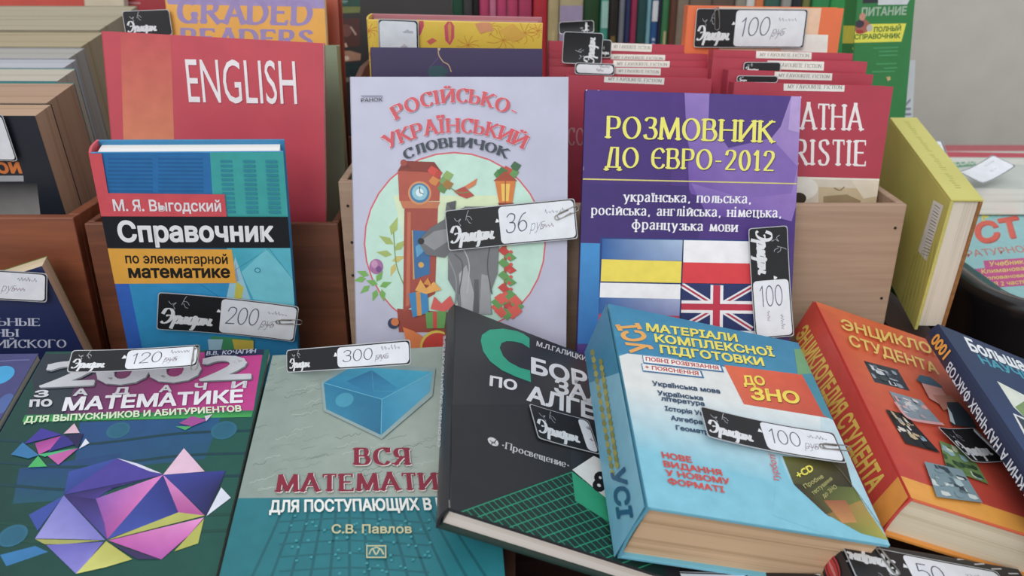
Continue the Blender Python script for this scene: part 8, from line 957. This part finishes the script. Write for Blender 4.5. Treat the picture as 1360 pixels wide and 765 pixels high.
TAGS = [
{'name': 'price_tag', 'label': 'tag with number 200, clipped on the blue maths handbook', 'loc': [-0.2139,0.5674,0.9358], 'rot': [98.52,11.03,-14], 'size': [0.0999,0.0327], 'split': 0.44, 'number': '200', 'clip': (0.88,0.1,1.7), 'curve': (2.5,2)},
{'name': 'price_tag', 'label': 'tag with number 36, clipped across the lilac dictionary', 'loc': [-0.0005,0.5939,0.9999], 'rot': [73.9,-0.27,5.5], 'size': [0.0979,0.0305], 'split': 0.41, 'number': '36', 'clip': (0.86,0.3,1.9), 'curve': (3,2)},
{'name': 'price_tag', 'label': 'tag hanging lengthwise down the edge of the purple phrasebook', 'loc': [0.1949,0.5761,0.9601], 'rot': [70.01,0.6,-85.54], 'size': [0.0835,0.0295], 'split': 0.48, 'number': '100', 'numrot': True, 'curve': (2,1.5)},
{'name': 'price_tag', 'label': 'hundred rouble tag on the orange and cream book at the top', 'loc': [0.2117,0.7674,1.1248], 'rot': [88,0,-0.38], 'size': [0.0984,0.0332], 'split': 0.36, 'number': '100', 'clip': (-0.63,0.5,0.1), 'curve': (1,1)},
{'name': 'price_tag', 'label': 'tag with number 120 bridging the top of the green and magenta book', 'loc': [-0.248,0.4835,0.9437], 'rot': [29.47,3.28,5.82], 'size': [0.0813,0.0172], 'split': 0.43, 'number': '120', 'curve': (1,2), 'clip': (0.95,-0.2,0)},
{'name': 'price_tag', 'label': 'tag with number 300 curling up over the glass cube cover', 'loc': [-0.1083,0.4838,0.9454], 'rot': [62.39,-30.93,3.3], 'size': [0.1092,0.0158], 'split': 0.42, 'number': '300', 'curve': (3,1)},
{'name': 'price_tag', 'label': 'black tag half hidden between the algebra book and the exam guide', 'loc': [0.0328,0.4444,0.915], 'rot': [6.4,26.18,10.58], 'size': [0.045,0.0312], 'split': 0.8, 'curve': (0,0.8)},
{'name': 'price_tag', 'label': 'tag with number 100, clipped across the light blue exam guide', 'loc': [0.1519,0.4121,0.9306], 'rot': [14.26,15.74,0.7], 'size': [0.0879,0.024], 'split': 0.44, 'number': '100', 'clip': (0.9,-0.1,1.6), 'curve': (2,2)},
{'name': 'price_tag', 'label': 'black tag lying on the photos of the orange encyclopedia', 'loc': [0.2926,0.4463,0.9019], 'rot': [8.89,18.93,21.12], 'size': [0.0393,0.0295], 'split': 0.9, 'curve': (0.5,2.5)},
{'name': 'price_tag', 'label': 'tag with number 50 on the black book in the lowest row', 'loc': [0.2283,0.3558,0.8783], 'rot': [8.92,15.78,0.75], 'size': [0.0992,0.0254], 'split': 0.38, 'number': '50', 'clip': (-0.5,0.35,0.3), 'curve': (0.5,0.5), 'wordrot': 1},
{'name': 'price_tag', 'label': 'tag barely showing below the thick exam guide', 'loc': [0.0993,0.3537,0.8725], 'rot': [13.28,0.64,-1.45], 'size': [0.0644,0.0181], 'split': 0.2, 'number': '50', 'clip': (-0.9,0.3,0.2), 'curve': (0.3,0.3)},
{'name': 'price_tag', 'label': 'white tag on the navy school book by the brown crate', 'loc': [-0.3872,0.5655,0.9627], 'rot': [85.64,21.12,-10.14], 'size': [0.076,0.0232], 'split': 0.35, 'number': '95', 'curve': (2,1)},
{'name': 'price_tag', 'label': 'white tag on the black paperback heading the beige row', 'loc': [-0.4305,0.6456,1.0546], 'rot': [99,0,-0.48], 'size': [0.0729,0.0389], 'split': 0.4, 'curve': (1,1)},
{'name': 'price_tag', 'label': 'small black tag beside the chunky lilac letters', 'loc': [-0.3089,0.7344,1.1323], 'rot': [84,0,2.15], 'size': [0.0401,0.021], 'split': 0.97, 'curve': (1,1)},
{'name': 'price_tag', 'label': 'white tag tucked into the yellow floral book', 'loc': [-0.0923,0.6999,1.1213], 'rot': [97,0,-2.14], 'size': [0.0325,0.0345], 'split': 0.03, 'curve': (0.5,0.5)},
{'name': 'price_tag', 'label': 'upright black tag poking up behind the plum and red books', 'loc': [0.0573,0.7679,1.1257], 'rot': [84,0,92.88], 'size': [0.0106,0.0312], 'split': 0.97, 'curve': (1,1)},
{'name': 'price_tag', 'label': 'upright black tag in front of its twin beside the series labels', 'loc': [0.0598,0.7256,1.1128], 'rot': [84,0,87.36], 'size': [0.0259,0.0337], 'split': 0.97, 'curve': (1,1)},
{'name': 'price_tag', 'label': 'narrow dark tag behind the pair of upright black tags', 'loc': [0.0812,0.7469,1.1098], 'rot': [84,0,-1.9], 'size': [0.011,0.0152], 'split': 0.97, 'curve': (0.5,0.5)},
{'name': 'price_tag', 'label': 'white tag sticking out above the frontmost red novel', 'loc': [0.0695,0.7124,1.0975], 'rot': [84,0,-2.09], 'size': [0.0335,0.0096], 'split': 0.04, 'curve': (1,1)},
{'name': 'price_tag', 'label': 'black tag strip beside the label of the third novel', 'loc': [0.2075,0.7043,1.0995], 'rot': [84,0,-0.22], 'size': [0.031,0.0095], 'split': 0.97, 'curve': (0.3,0.3)},
{'name': 'price_tag', 'label': 'black tag strip beside the label of the second novel', 'loc': [0.1992,0.6855,1.0933], 'rot': [84,0,-0.59], 'size': [0.0337,0.0056], 'split': 0.97, 'curve': (0.3,0.3)},
{'name': 'price_tag', 'label': 'bent white tag on top of the turquoise workbook', 'loc': [0.5152,0.8782,0.965], 'rot': [16.69,4.06,37.41], 'size': [0.0773,0.0279], 'split': 0.03, 'curve': (2,5)},
{'name': 'price_tag', 'label': 'white tag lying between the yellow book and the striped workbook', 'loc': [0.4993,0.9658,0.9671], 'rot': [21.45,-11.21,-8.34], 'size': [0.0242,0.0349], 'split': 0.03, 'curve': (1,1)},
]
YELLOW = {'loc': [0.3354,0.5934,0.9643], 'rot': [100.66,-5.39,2.33], 'size': [0.0229,0.1175,0.1576]}
YELLOW_PRINT = [('P','#e8e8e0',[(-31.1,-2.9),(-28,44.7),(-8.8,49.9),(-12.1,-0.8)]),('S','#3c3c40',0.3,[(-22.6,-0.2),(-10.7,4.7)],False),('S','#3c3c40',0.5,[(-22.7,2.6),(-10.9,7.3)],False),('S','#3c3c40',0.6,[(-22.8,5.4),(-11.1,9.8)],False),('S','#3c3c40',0.3,[(-22.8,8.1),(-11.2,12.4)],False),('S','#3c3c40',0.5,[(-22.9,10.9),(-11.4,15)],False),('S','#3c3c40',0.6,[(-23,13.6),(-11.6,17.5)],False),('S','#3c3c40',0.3,[(-23,16.3),(-11.8,20)],False),('S','#3c3c40',0.5,[(-23.1,19),(-11.9,22.5)],False),('S','#3c3c40',0.6,[(-23.2,21.7),(-12.1,25.1)],False),('S','#3c3c40',0.3,[(-23.2,24.4),(-12.3,27.6)],False),('S','#3c3c40',0.5,[(-23.3,27.1),(-12.5,30)],False),('S','#3c3c40',0.6,[(-23.4,29.8),(-12.7,32.5)],False),('S','#3c3c40',0.3,[(-23.4,32.4),(-12.8,35)],False),('S','#3c3c40',0.5,[(-23.5,35),(-13,37.5)],False),('S','#3c3c40',0.6,[(-23.6,37.7),(-13.2,39.9)],False),('S','#3c3c40',0.3,[(-23.6,40.3),(-13.3,42.3)],False),('S','#3c3c40',0.5,[(-23.7,42.9),(-13.5,44.8)],False),('S','#8a9c3c',0.5,[(-36.6,-61.8),(-35,-7.6)],False),('S','#8a9c3c',0.5,[(-29.9,-53.9),(-29.6,-2.6)],False),('S','#8a9c3c',0.5,[(-23.4,-46.2),(-24.4,2.2)],False),('S','#8a9c3c',0.5,[(-17,-38.8),(-19.3,7)],False),('S','#8a9c3c',0.5,[(-10.8,-31.5),(-14.3,11.7)],False),('S','#8a9c3c',0.5,[(-4.8,-24.4),(-9.4,16.3)],False),('S','#8a9c3c',0.5,[(1,-17.6),(-4.6,20.8)],False),('S','#b89a3c',0.5,[(-36.7,-86.8),(-35.2,-47.9)],False),('S','#b89a3c',0.5,[(-29.9,-80.8),(-28.8,-42.4)],False),('S','#b89a3c',0.5,[(-23.3,-74.9),(-22.6,-36.9)],False),('S','#b89a3c',0.5,[(-16.9,-69.2),(-16.5,-31.6)],False),('S','#b89a3c',0.5,[(-10.6,-63.6),(-10.5,-26.4)],False)]
SPINES = [(-0.1906,-0.1849,'#5a1420'),(-0.1844,-0.1749,'#12382c'),(-0.1744,-0.1601,'#2c2c34'),(-0.1592,-0.1468,'#1a5040'),(-0.1463,-0.131,'#22305c'),(-0.1306,-0.1187,'#8a8a88'),(-0.1182,-0.1048,'#7c8478'),(-0.1044,-0.0915,'#b02848'),(-0.091,-0.0777,'#8a807c'),(-0.0772,-0.0619,'#174a34'),(-0.0615,-0.0496,'#3c3a3c'),(-0.0491,-0.0419,'#141418'),(-0.0415,-0.0286,'#b83a68'),(-0.0281,-0.02,'#c06888'),(-0.0195,-0.0067,'#b83868'),(-0.0057,0.0076,'#b43460'),(0.0086,0.0248,'#a83058'),(0.0267,0.0448,'#b01c2c'),(0.0457,0.0591,'#a8986c'),(0.06,0.0896,'#a89a74'),(0.0905,0.1115,'#16401c'),(0.1125,0.122,'#2c8a78'),(0.1229,0.1353,'#201c18'),(0.1363,0.143,'#6c7078'),(0.1439,0.1496,'#202c58'),(0.1506,0.1582,'#902048'),(0.1592,0.1706,'#144444'),(0.1715,0.1768,'#6aa0ac'),(0.1773,0.1854,'#1c4c84'),(0.1858,0.1901,'#20203c'),(0.1906,0.1997,'#2c7040'),(0.2001,0.2078,'#5c3424'),(0.2087,0.223,'#7c6c5c'),(0.224,0.2516,'#6a5a4c'),(0.2526,0.2811,'#5c4c40'),(0.2821,0.2945,'#8a8478'),(0.2954,0.3059,'#c8c8c4'),(0.3069,0.3183,'#d07038'),(0.3193,0.3393,'#2c5a50'),(0.3402,0.3517,'#8c8c88'),(0.3526,0.365,'#1c2028'),(0.3669,0.3774,'#6c7034'),(0.3784,0.4003,'#148040'),(0.4012,0.426,'#17883c')]

# ------------------------------------------------------------------ the setting
def struct(name, me, m, mw=None):
    o = link(name, me, m, None, mw)
    o['kind'] = 'structure'
    return o

struct('floor', box_mesh('floor', -3, 3, -1.5, 3.2, -.05, 0), mat_plain('#6a6862', .8, .1, 8))
struct('wall_back', box_mesh('wall', -3, 3, 2.6, 2.65, 0, 2.6), mat_plain('#7c7a76', .8, .05, 6))

# ------------------------------------------------------------------ the table
BROWN = mat_wood('#6e3e26', '#4a2616', (3, 40, 40), .45)
DARKW = mat_wood('#4c2c20', '#341c12', (3, 40, 40), .5)
t = empty('stall_table', Matrix.Identity(4), 'dark brown wooden stall table under all the books', 'table')
link('tabletop', box_mesh('top', -1.0, 1.2, .532, 1.6, .785, .820, bev=.002), BROWN, t)
ang = 12.0
# the sloping front board: its upper face lies 0.692 m along the slope normal
M = Matrix.Translation(Vector((0, .53, (.692 + .53 * math.sin(math.radians(ang))) / math.cos(math.radians(ang))))) @ Matrix.Rotation(math.radians(ang), 4, 'X')
link('sloping_board', box_mesh('board', -.9, .9, -.50, -.001, -.02, 0, bev=.001), DARKW, t, M)
link('raised_board', box_mesh('board', -.62, .002, -.44, -.006, 0.0005, .0945, bev=.001), DARKW, t, M)
link('front_rail', box_mesh('rail', .0, .36, -.44, -.145, 0.0005, .032, bev=.001), DARKW, t, M)
link('support_block', box_mesh('block', .317, .350, .600, .725, .8205, .8985, bev=.001), DARKW, t)
for x in (-.9, 1.1):
    for y in (.1, 1.5):
        link('leg', box_mesh('leg', x - .03, x + .03, y - .03, y + .03, 0, .68 if y < .5 else .785), BROWN, t)

# ------------------------------------------------------------------ crates
def side_profile(name, x0, x1, prof):
    n = len(prof)
    v = [(x0, y, z) for y, z in prof] + [(x1, y, z) for y, z in prof]
    f = [[i, (i + 1) % n, n + (i + 1) % n, n + i] for i in range(n)]
    tr = tessellate_polygon([[Vector((y, z, 0)) for y, z in prof]])
    f += [list(q) for q in tr] + [[n + i for i in q[::-1]] for q in tr]
    me = bpy.data.meshes.new(name)
    me.from_pydata(v, [], f)
    bm = bmesh.new()
    bm.from_mesh(me)
    bmesh.ops.recalc_face_normals(bm, faces=bm.faces)
    bmesh.ops.bevel(bm, geom=[e for e in bm.edges if len(e.link_faces) == 2 and e.calc_face_angle(0) > .6], offset=.0006, segments=1, affect='EDGES')
    bm.to_mesh(me)
    bm.free()
    return me

def crate(label, x0, x1, y0, y1, zt, th, wood, ztl=None, ztr=None, rise=None, post=0.0):
    zb = .8205
    t = empty('crate', Matrix.Identity(4), label, 'crate', 'open wooden crates holding the books')
    zl, zr = ztl or zt, ztr or zt
    fx0, fx1 = (x0 + post + .0003, x1) if post else (x0, x1)
    ys = y0 + th
    if post:
        link('corner_post', box_mesh('post', x0, x0 + post, y0, y0 + th, zb, zl, bev=.001), wood, t)
    link('front_panel', box_mesh('panel', fx0, fx1, y0, y0 + th, zb, zt, bev=.0012), wood, t)
    for a, b, z, r in ((x0, x0 + th, zl, None), (x1 - th, x1, zr, rise)):
        prof = [(ys + .0003, zb), (y1, zb)]
        if r:
            prof += [(y1, r[1] + .01), (r[0] + .05, r[1] + .01), (r[0], r[1])]
            prof += [(r[0] - .02, z + .025), (r[0] - .04, z), (ys + .0003, z)]
        else:
            prof += [(y1, z), (ys + .0003, z)]
        link('side_panel', side_profile('side', a, b, prof), wood, t)
    link('back_panel', box_mesh('panel', x0 + th + .0003, x1 - th - .0003, y1 - th, y1, zb, zt, bev=.001), wood, t)
    link('bottom_panel', box_mesh('panel', x0 + th + .0003, x1 - th - .0003, y0 + th + .0003, y1 - th - .0003, zb, zb + .006), wood, t)
    return t

RED = mat_wood('#9c5632', '#7c4026', (2, 30, 30), .38)
RED2 = mat_wood('#844a2c', '#623620', (2, 34, 34), .42)
LIGHT = mat_wood('#b89a80', '#a88870', (3, 60, 70), .65)
crate('smooth reddish brown crate with the beige paperbacks', -.62, -.3445, .62, 1.048, .9969, .009, RED)
crate('reddish brown crate holding the red textbook', -.3370, -.1372, .62, .93, .992, .0055, RED2, rise=(.745, 1.078))
c3 = crate('light wooden crate with nail holes holding the red novels', -.1331, .3059, .615, .87, 1.0091, .006, LIGHT, ztl=1.0275, ztr=1.0091, post=.0122)
nail = mat_plain('#2c2018', .6)
for i, (x, z) in enumerate(((-.1271, 1.008), (-.1262, .978), (-.1276, .95), (-.127, .915), (.2999, .99), (.2996, .93))):
    bm = bmesh.new()
    bmesh.ops.create_cone(bm, cap_ends=True, segments=10, radius1=.0012, radius2=.001, depth=.0006)
    me = bpy.data.meshes.new('nail')
    bm.to_mesh(me)
    bm.free()
    link('nail', me, nail, c3, Matrix.Translation((x, .6147, z)) @ Matrix.Rotation(math.radians(90), 4, 'X'))

# ------------------------------------------------------------------ books and tags
for b in BOOKS:
    make_book(b)
for g in TAGS:
    make_tag(g)

# ------------------------------------------------------------------ the yellow book on its fore-edge, head end to the front
W, H, T = YELLOW['size']
t = empty('hardcover_book', pose(Vector(YELLOW['loc']), *YELLOW['rot']), 'yellow hardcover book with a barcode, standing on its long edge by the light crate', 'book')
ycov = mat_plain('#cfc95e', .35, .05, 30, .05, .4, .2)
bt = .0024
fc = link('back_cover', box_mesh('board', -W / 2, -W / 2 + bt, -H / 2, H / 2 - .001, -T, 0, bev=.0005), ycov, t)
link('front_cover', box_mesh('board', W / 2 - bt, W / 2, -H / 2, H / 2 - .001, -T, 0, bev=.0005), mat_plain('#9c6a34', .5, .25, 200, .2), t)
link('page_block', box_mesh('pages', -W / 2 + bt, W / 2 - bt, -H / 2 + .003, H / 2 - .002, -T + .003, -.002), mat_pages('#ddd5c4', .16, 0), t)
sp = link('spine', box_mesh('spine', -W / 2, W / 2, H / 2 - .001, H / 2 + .001, -T, 0, bev=.0006), ycov, t)
p = ClipPrint((-T * 1000 + .5, -.5, -H * 500 + .5, H * 500 - 1), zbase=.0001)
for it in YELLOW_PRINT:
    p.item(it)
p.build('barcode_print', fc, Matrix(((0, 0, -1, -W / 2), (0, 1, 0, 0), (1, 0, 0, 0), (0, 0, 0, 1))))
p = Print(zbase=.0001)
for i in range(34):                             # too small to read: short olive strokes in a row
    y = -148 + i * 3.9
    if i % 9 != 8:
        p.item(('S', '#a4ac40', .7, [(-2.4 + (i % 3) * .5, y), (2.2 - (i % 4) * .5, y + .6)], False))
p.build('spine_lettering', sp, Matrix(((1, 0, 0, 0), (0, 0, 1, H / 2 + .001), (0, 1, 0, 0), (0, 0, 0, 1))))

# ------------------------------------------------------------------ the row of coloured spines behind
rnd = random.Random(11)
HUES = [('#', 'dark')]
def hue(c):
    r, g, b = (int(c[i:i + 2], 16) for i in (1, 3, 5))
    mx, mn = max(r, g, b), min(r, g, b)
    if mx < 60:
        return 'black'
    if mx - mn < 26:
        return 'grey' if mx < 185 else 'white'
    if r == mx and g > b + 10 and r - g < 70:
        return 'tan' if mx > 120 else 'brown'
    if r == mx:
        return 'orange' if g > b + 40 else ('pink' if b > g + 20 and mx > 150 else 'red')
    return 'green' if g == mx else 'blue'
xs_all = [(a + b) / 2 for a, b, c in SPINES]
ORD = ['first', 'second', 'third', 'fourth', 'fifth', 'sixth', 'seventh', 'eighth', 'ninth', 'tenth', 'eleventh', 'twelfth', 'thirteenth', 'fourteenth']
count = {}
for i, (x0, x1, c) in enumerate(SPINES):
    w = x1 - x0
    h = .31 + .018 * rnd.random()
    d = .11 + .03 * rnd.random()
    k = hue(c)
    count[k] = count.get(k, 0) + 1
    nb = hue(SPINES[i - 1][2]) if i else 'dark magazine'
    na = hue(SPINES[i + 1][2]) if i + 1 < len(SPINES) else 'green guide'
    size_word = 'wide' if w > .022 else 'narrow' if w < .011 else 'medium'
    lab = '%s %s spine in the back row, %s %s one counted from the dark magazine' % (size_word, k, ORD[count[k] - 1], k)
    t = empty('upright_book', pose(Vector(((x0 + x1) / 2, 1.1 + .006 * rnd.random(), .8205)), 0, 0, 0), lab, 'book', 'coloured books standing in the back row')
    cov = mat_plain(c, .4, .08, 60)
    bm = bmesh.new()
    n = 6
    prof = [(w * .5 * math.cos(math.pi + math.pi * j / n) , -.0025 * math.sin(math.pi * j / n)) for j in range(n + 1)]
    prof = [(x, y) for x, y in prof] + [(w * .5 - .0008, .004), (-w * .5 + .0008, .004)]
    v0 = [bm.verts.new((x, y, 0)) for x, y in prof]
    v1 = [bm.verts.new((x, y, h)) for x, y in prof]
    m_ = len(prof)
    for j in range(m_):
        bm.faces.new([v0[j], v0[(j + 1) % m_], v1[(j + 1) % m_], v1[j]])
    bm.faces.new(v0[::-1])
    bm.faces.new(v1)
    me = bpy.data.meshes.new('spine')
    bm.to_mesh(me)
    bm.free()
    so = link('spine', me, cov, t)
    for s_ in (-1, 1):
        a = s_ * w * .5
        link('cover', box_mesh('board', min(a, a - s_ * .0018), max(a, a - s_ * .0018), .0042, d, 0, h), cov, t)
    link('page_block', box_mesh('pages', -w * .5 + .002, w * .5 - .002, .0044, d - .003, .003, h - .004), mat_pages('#cfc6b2', .2, 0), t)
    # bands and lettering on the spine, standing off it by a hair
    p = Print(zbase=.0031)
    W2 = w * 500 - .6
    if c == '#a89a74':
        p.item(('P', '#9a8cac', [(-W2, 120), (W2, 120), (W2, h * 1000 - 22), (-W2, h * 1000 - 22)]))
        for q in (-6, 8):
            p.item(('P', '#5c5068', [(q - 1, 240), (q + 1, 240), (q + 1, 262), (q - 1, 262)]))
    elif c == '#2c8a78':
        p.item(('P', '#8cb8ac', [(-W2, 272), (W2, 272), (W2, 305), (-W2, 305)]))
    elif c == '#1c4c84':
        p.item(('P', '#c8ccd0', [(-W2, 280), (W2, 280), (W2, 305), (-W2, 305)]))
        for q in range(6):
            p.item(('P', '#a8b4c8', [(-1.8, 226 + q * 6), (1.8, 226 + q * 6), (1.8, 229.5 + q * 6), (-1.8, 229.5 + q * 6)]))
    elif c == '#201c18':
        p.item(('P', '#6c5a24', [(-W2 * .5, 215), (W2 * .5, 215), (W2 * .5, 262), (-W2 * .5, 262)]))
    elif w > .009 and i % 3 == 0:
        p.item(('P', '#8c8a80' if i % 2 else '#b8a878', [(-W2 * .35, 228), (W2 * .35, 228), (W2 * .35, 268), (-W2 * .35, 268)]))
    p.build('spine_print', so, Matrix(((1, 0, 0, 0), (0, 0, -1, 0), (0, 1, 0, 0), (0, 0, 0, 1))))

# ------------------------------------------------------------------ grey card and black tray
me = bpy.data.meshes.new('card')
pts = [(.478, 1.290), (.548, 1.238), (1.15, 1.245)]
bm = bmesh.new()
ring = []
for x, y in pts + [(x, y + .004) for x, y in pts[::-1]]:
    ring.append((bm.verts.new((x, y, .8205)), bm.verts.new((x, y, 1.36))))
for i in range(len(ring)):
    a, b = ring[i], ring[(i + 1) % len(ring)]
    bm.faces.new([a[0], b[0], b[1], a[1]])
bm.faces.new([r_[0] for r_ in ring[::-1]])
bm.faces.new([r_[1] for r_ in ring])
bm.to_mesh(me)
bm.free()
o = link('card_sheet', me, mat_plain('#bab6ae', .8, .04, 25, .1, .1), None)
o['label'] = 'tall plain grey card sheet folded upright behind the black tray'
o['category'] = 'cardboard'

t = empty('plastic_tray', Matrix.Identity(4), 'black plastic tray with rounded corner under the workbooks', 'tray')
BLK = mat_plain('#111114', .22, .05, 30, .0, .6)
def rr(x0, x1, y0, y1, r, n=10):
    out = []
    for cx, cy, a0 in ((x0 + r, y0 + r, 180), (x1 - r, y0 + r, 270), (x1 - r, y1 - r, 0), (x0 + r, y1 - r, 90)):
        for i in range(n + 1):
            a = math.radians(a0 + 90 * i / n)
            out.append((cx + r * math.cos(a), cy + r * math.sin(a)))
    return out
levels = [(0, .822), (-.010, .905), (-.014, .916), (-.012, .923), (-.006, .925), (0.002, .924), (.007, .919), (.010, .905), (.013, .860)]
TX0, TX1, TY0, TY1, TR = .408, .86, .612, 1.084, .05
v, f = [], []
for dd, z in levels:
    q = rr(TX0 + dd, TX1 - dd, TY0 + dd, TY1 - dd, TR - dd)
    n = len(q)
    v += [(x, y, z) for x, y in q]
for L in range(len(levels) - 1):
    for i in range(n):
        f.append([L * n + i, L * n + (i + 1) % n, (L + 1) * n + (i + 1) % n, (L + 1) * n + i])
me = bpy.data.meshes.new('rim')
me.from_pydata(v, [], f)
for q in me.polygons:
    q.use_smooth = True
link('rim', me, BLK, t)
link('tray_floor', box_mesh('floor', TX0 + .016, TX1 - .016, TY0 + .016, TY1 - .016, .822, .894), BLK, t)
bpy.context.view_layer.update()
